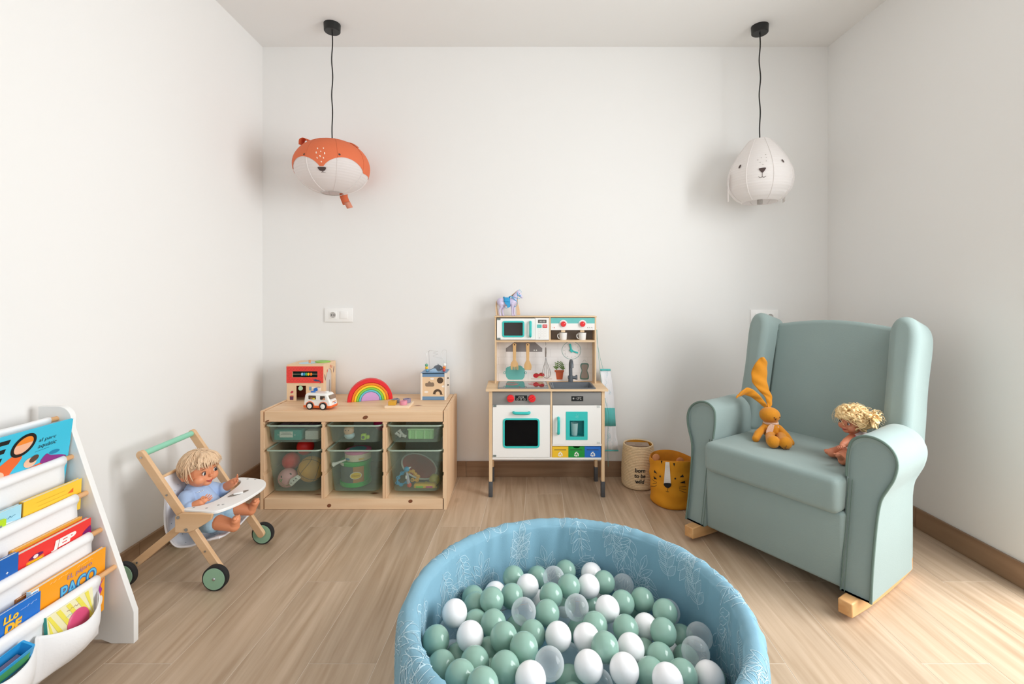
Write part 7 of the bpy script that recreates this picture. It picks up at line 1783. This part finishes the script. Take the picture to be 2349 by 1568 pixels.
# ------------------------------------------------------------------ ball pit
PCX, PCY, PRO, PRI, PH_ = .157, 1.237, .454, .399, .30
pit = thing('ball_pit', 'round blue foam ball pit with a white leaf-sprig cotton cover', 'ball pit', (PCX, PCY, 0))
pf = mat('pit_cotton', '#7BA5B8', .9, bump=(300, .12), var=(5, .05))
prof = [(PRO - .004, .001), (PRO, .02), (PRO + .002, .10), (PRO + .001, .20), (PRO - .002, .262), (PRO - .008, .285), (PRO - .018, .297), (PRO - .028, .300), (PRI + .014, .297), (PRI + .004, .287), (PRI, .27), (PRI, .18), (PRI, .08), (PRI, .030)]
PP = smoothpath([Vector((a, 0, b)) for a, b in prof], 4); TL = [0.]
for p, q in zip(PP, PP[1:]): TL.append(TL[-1] + (q - p).length)
def pit_at(a, t, off=0.):
    t = min(max(t, 0), TL[-1] - 1e-6); i = max(k for k in range(len(TL)) if TL[k] <= t); i = min(i, len(PP) - 2); f = (t - TL[i]) / (TL[i + 1] - TL[i])
    p = PP[i].lerp(PP[i + 1], f); d = (PP[i + 1] - PP[i]).normalized(); n = Vector((d.z, 0, -d.x))
    wr = .0022 * math.sin(26 * a + 5 * math.sin(3 * a)) * (1 if p.z < .285 else .4) + .0015 * math.sin(61 * a + 8 * math.sin(5 * a) + 3 * p.z * 10)
    p = p + n * (wr + off); ca, sa = math.cos(a), math.sin(a)
    return Vector((PCX + p.x * ca, PCY + p.x * sa, p.z)), Vector((n.x * ca, n.x * sa, n.z))
NA = 220
rows = [[pit_at(2 * PI * k / NA, t)[0] for k in range(NA)] for t in TL[::1]]
MB().grid(rows, closed=True).build('cover', pf, pit, smooth=180, fix=False)
MB().lathe([(0, .001), (PRI - .004, .001), (PRI - .002, .028), (0, .032)], 48, Matrix.Translation((PCX, PCY, 0))).build('floor_cushion', pf, pit)
rnd = random.Random(21); mb = MB(); RM = (PRO + PRI) / 2
def rib(pts, w):
    for (s0, t0), (s1, t1) in zip(pts, pts[1:]):
        dx, dy = s1 - s0, t1 - t0; L = math.hypot(dx, dy)
        if L < 1e-6: continue
        ox, oy = -dy / L * w, dx / L * w; q = []
        for s, t in ((s0 - ox, t0 - oy), (s1 - ox, t1 - oy), (s1 + ox, t1 + oy), (s0 + ox, t0 + oy)):
            if not (.004 < t < TL[-1] - .004): break
            q.append(pit_at(s / RM, t, .0007)[0])
        if len(q) == 4: mb.poly3(q)
def sprig(s, t, ang, L, veins):
    ca, sa = math.cos(ang), math.sin(ang); tr = lambda x, y: (s + x * ca - y * sa, t + x * sa + y * ca)
    rib([tr(L * k / 5, .006 * math.sin(k * .6)) for k in range(6)], .0008)
    for i in range(4):
        for sd in (-1, 1):
            if i == 3 and sd == 1: continue
            x0 = L * (.12 + .24 * i); a = sd * (.75 - .06 * i) if i < 3 else 0; ll = .058 - .003 * abs(i - 2); ww = .0122
            out = []
            for k in range(13): u = k / 12; out.append((u * ll, ww * math.sin(PI * u) * (1 - .25 * u)))
            pts = out + [(x, -y) for x, y in reversed(out)]; R2 = lambda x, y: tr(x0 + x * math.cos(a) - y * math.sin(a), x * math.sin(a) + y * math.cos(a))
            rib([R2(*p) for p in pts], .0007)
            if veins:
                for k in range(2, 11): rib([R2(*out[k]), R2(out[k][0] - .002, -out[k][1])], .00045)
            else: rib([R2(0, 0), R2(ll * .8, 0)], .0006)
CI = 2 * PI * RM
for rrow, t in enumerate((.10, .21, .33, .44, .55)):
    n = 27
    for k in range(n):
        s = CI * (k + .5 * (rrow % 2)) / n + rnd.uniform(-.02, .02); sprig(s, t + rnd.uniform(-.03, .03), rnd.choice([PI / 2, PI / 2, -PI / 2, .9, 2.2]) + rnd.uniform(-.4, .4), rnd.uniform(.095, .125), rnd.random() < .25)
mb.build('leaf_print', mat('white_leaf_print', '#B9D4DF', .9), pit, smooth=0, fix=False, kind='stuff')

# balls
BALLS = """G-3,1520,177 W41,1465,182 G77,1582,141 C126,1511,181 G173,1591,156 G167,1442,196 W258,1576,156 W231,1467,181 G287,1508,168 C354,1532,144 G-8,1414,184 G109,1401,194 W77,1480,123 G-65,1352,211 G-128,1451,155 G-115,1385,176 C26,1318,202 G93,1333,187 C179,1353,190 G159,1480,114 G237,1478,111 W276,1535,96 W267,1352,187 G321,1397,174 G386,1421,167 G374,1461,110 G431,1348,179 W-165,1299,210 W370,1327,152 G304,1285,176 G222,1298,176 C-19,1428,116 C144,1411,115 G-57,1273,199 G-108,1313,172 G-201,1205,203 C-183,1347,128 W-113,1199,218 G-27,1191,221 G48,1254,183 G186,1355,120 W115,1234,192 W189,1237,186 G227,1180,204 G400,1265,181 G477,1343,109 W300,1214,176 G23,1142,230 C462,1201,176 C-168,1267,119 G-94,1113,217 G-66,1212,167 G373,1205,158 G-22,1088,224 C82,1104,222 W178,1130,195 C238,1227,108 C146,1263,115 W261,1119,196 G-177,1140,187 G-121,1050,233 W36,1048,231 G332,1147,165 G454,1246,122 G400,1120,181 W350,1076,205 W468,1131,168 G-68,1007,250 G-58,1142,164 G137,1179,121 C209,1164,123 W419,1304,101 C275,1368,118 G349,1265,125 G8,1362,124 g80,896,45 g-138,1060,51 g457,1089,57 g490,1157,48 w374,948,39 c-106,1129,56 g-41,958,46 g269,926,37 w155,885,38 c417,1009,39 c194,942,47 g11,910,49 g-105,993,42 g-94,1488,52 g114,958,50 g-182,1123,97 g252,1093,96 g394,1137,86 g342,1003,91 g-24,1013,90 g-92,1031,102 g-31,1116,98 g-200,1209,97 w297,904,101 g218,889,91 g304,1140,100 g59,942,99 g230,1001,102 g39,1049,101 g512,1217,93 g139,938,136 w-57,968,144 c440,1045,141 c41,1123,135 g133,1032,132 c463,1417,134 g-146,1059,143 c305,960,144 w311,1070,132 w84,884,136 g398,973,130 c207,1058,142 g-1,915,132 g138,1104,136 g236,934,146 g63,998,144 g-3,1066,158 c507,1291,151 w-60,1475,153 c367,1032,151 g-145,1207,155"""
bmat = {'G': mat('sage_ball', '#8DB0A2', .16, spec=.45), 'W': mat('white_ball', '#F3F2F4', .18, spec=.45), 'C': thin_mat('clear_ball', '#F4F8FA', .86, .06, .7, '#F2F7F9', edge=.55)}
br_ = .0347
def ball_mesh(k):
    mb = MB().sph((0, 0, 0), br_, 28, 18); o = mb.build('ball', bmat[k], None, smooth=180)
    return o
protos = {}; cnt = {}
items = []
for tkn in BALLS.split():
    x, y, z = (int(q) / 1000 for q in tkn[1:].split(',')); items.append((tkn[0].upper(), x, y, z, tkn[0].isupper()))
CN = {'G': 'sage green', 'W': 'white', 'C': 'clear'}
ORD = 'first second third fourth fifth sixth seventh eighth ninth tenth eleventh twelfth thirteenth fourteenth fifteenth'.split()
lab = {}
for k in 'GWC':
    for lo, hi, band in ((1.44, 9, 'by the far rim'), (1.33, 1.44, 'behind the middle of the pit'), (1.235, 1.33, 'across the middle of the pit'), (1.13, 1.235, 'before the middle of the pit'), (-9, 1.13, 'at the near side of the pit')):
        idx = sorted([i for i, b in enumerate(items) if b[0] == k and b[4] and lo <= b[2] < hi], key=lambda i: items[i][1] / items[i][2])
        for r_, i in enumerate(idx): lab[i] = '%s ball %s, %s from left of its colour' % (CN[k], band, ORD[r_])
for i, (k, x, y, z, up) in enumerate(items):
    if k not in protos: o = protos[k] = ball_mesh(k)
    else: o = protos[k].copy(); COL.objects.link(o)
    o.location = (x, y, z); o.rotation_euler = (rnd.uniform(0, 3), rnd.uniform(0, 3), 0)
    if i in lab: tag(o, lab[i], 'ball', CN[k] + ' balls in the pit')
    else: tag(o, CN[k] + ' plastic ball lying low under the other balls of the pit', 'ball', 'hidden ' + CN[k] + ' balls low in the pit')
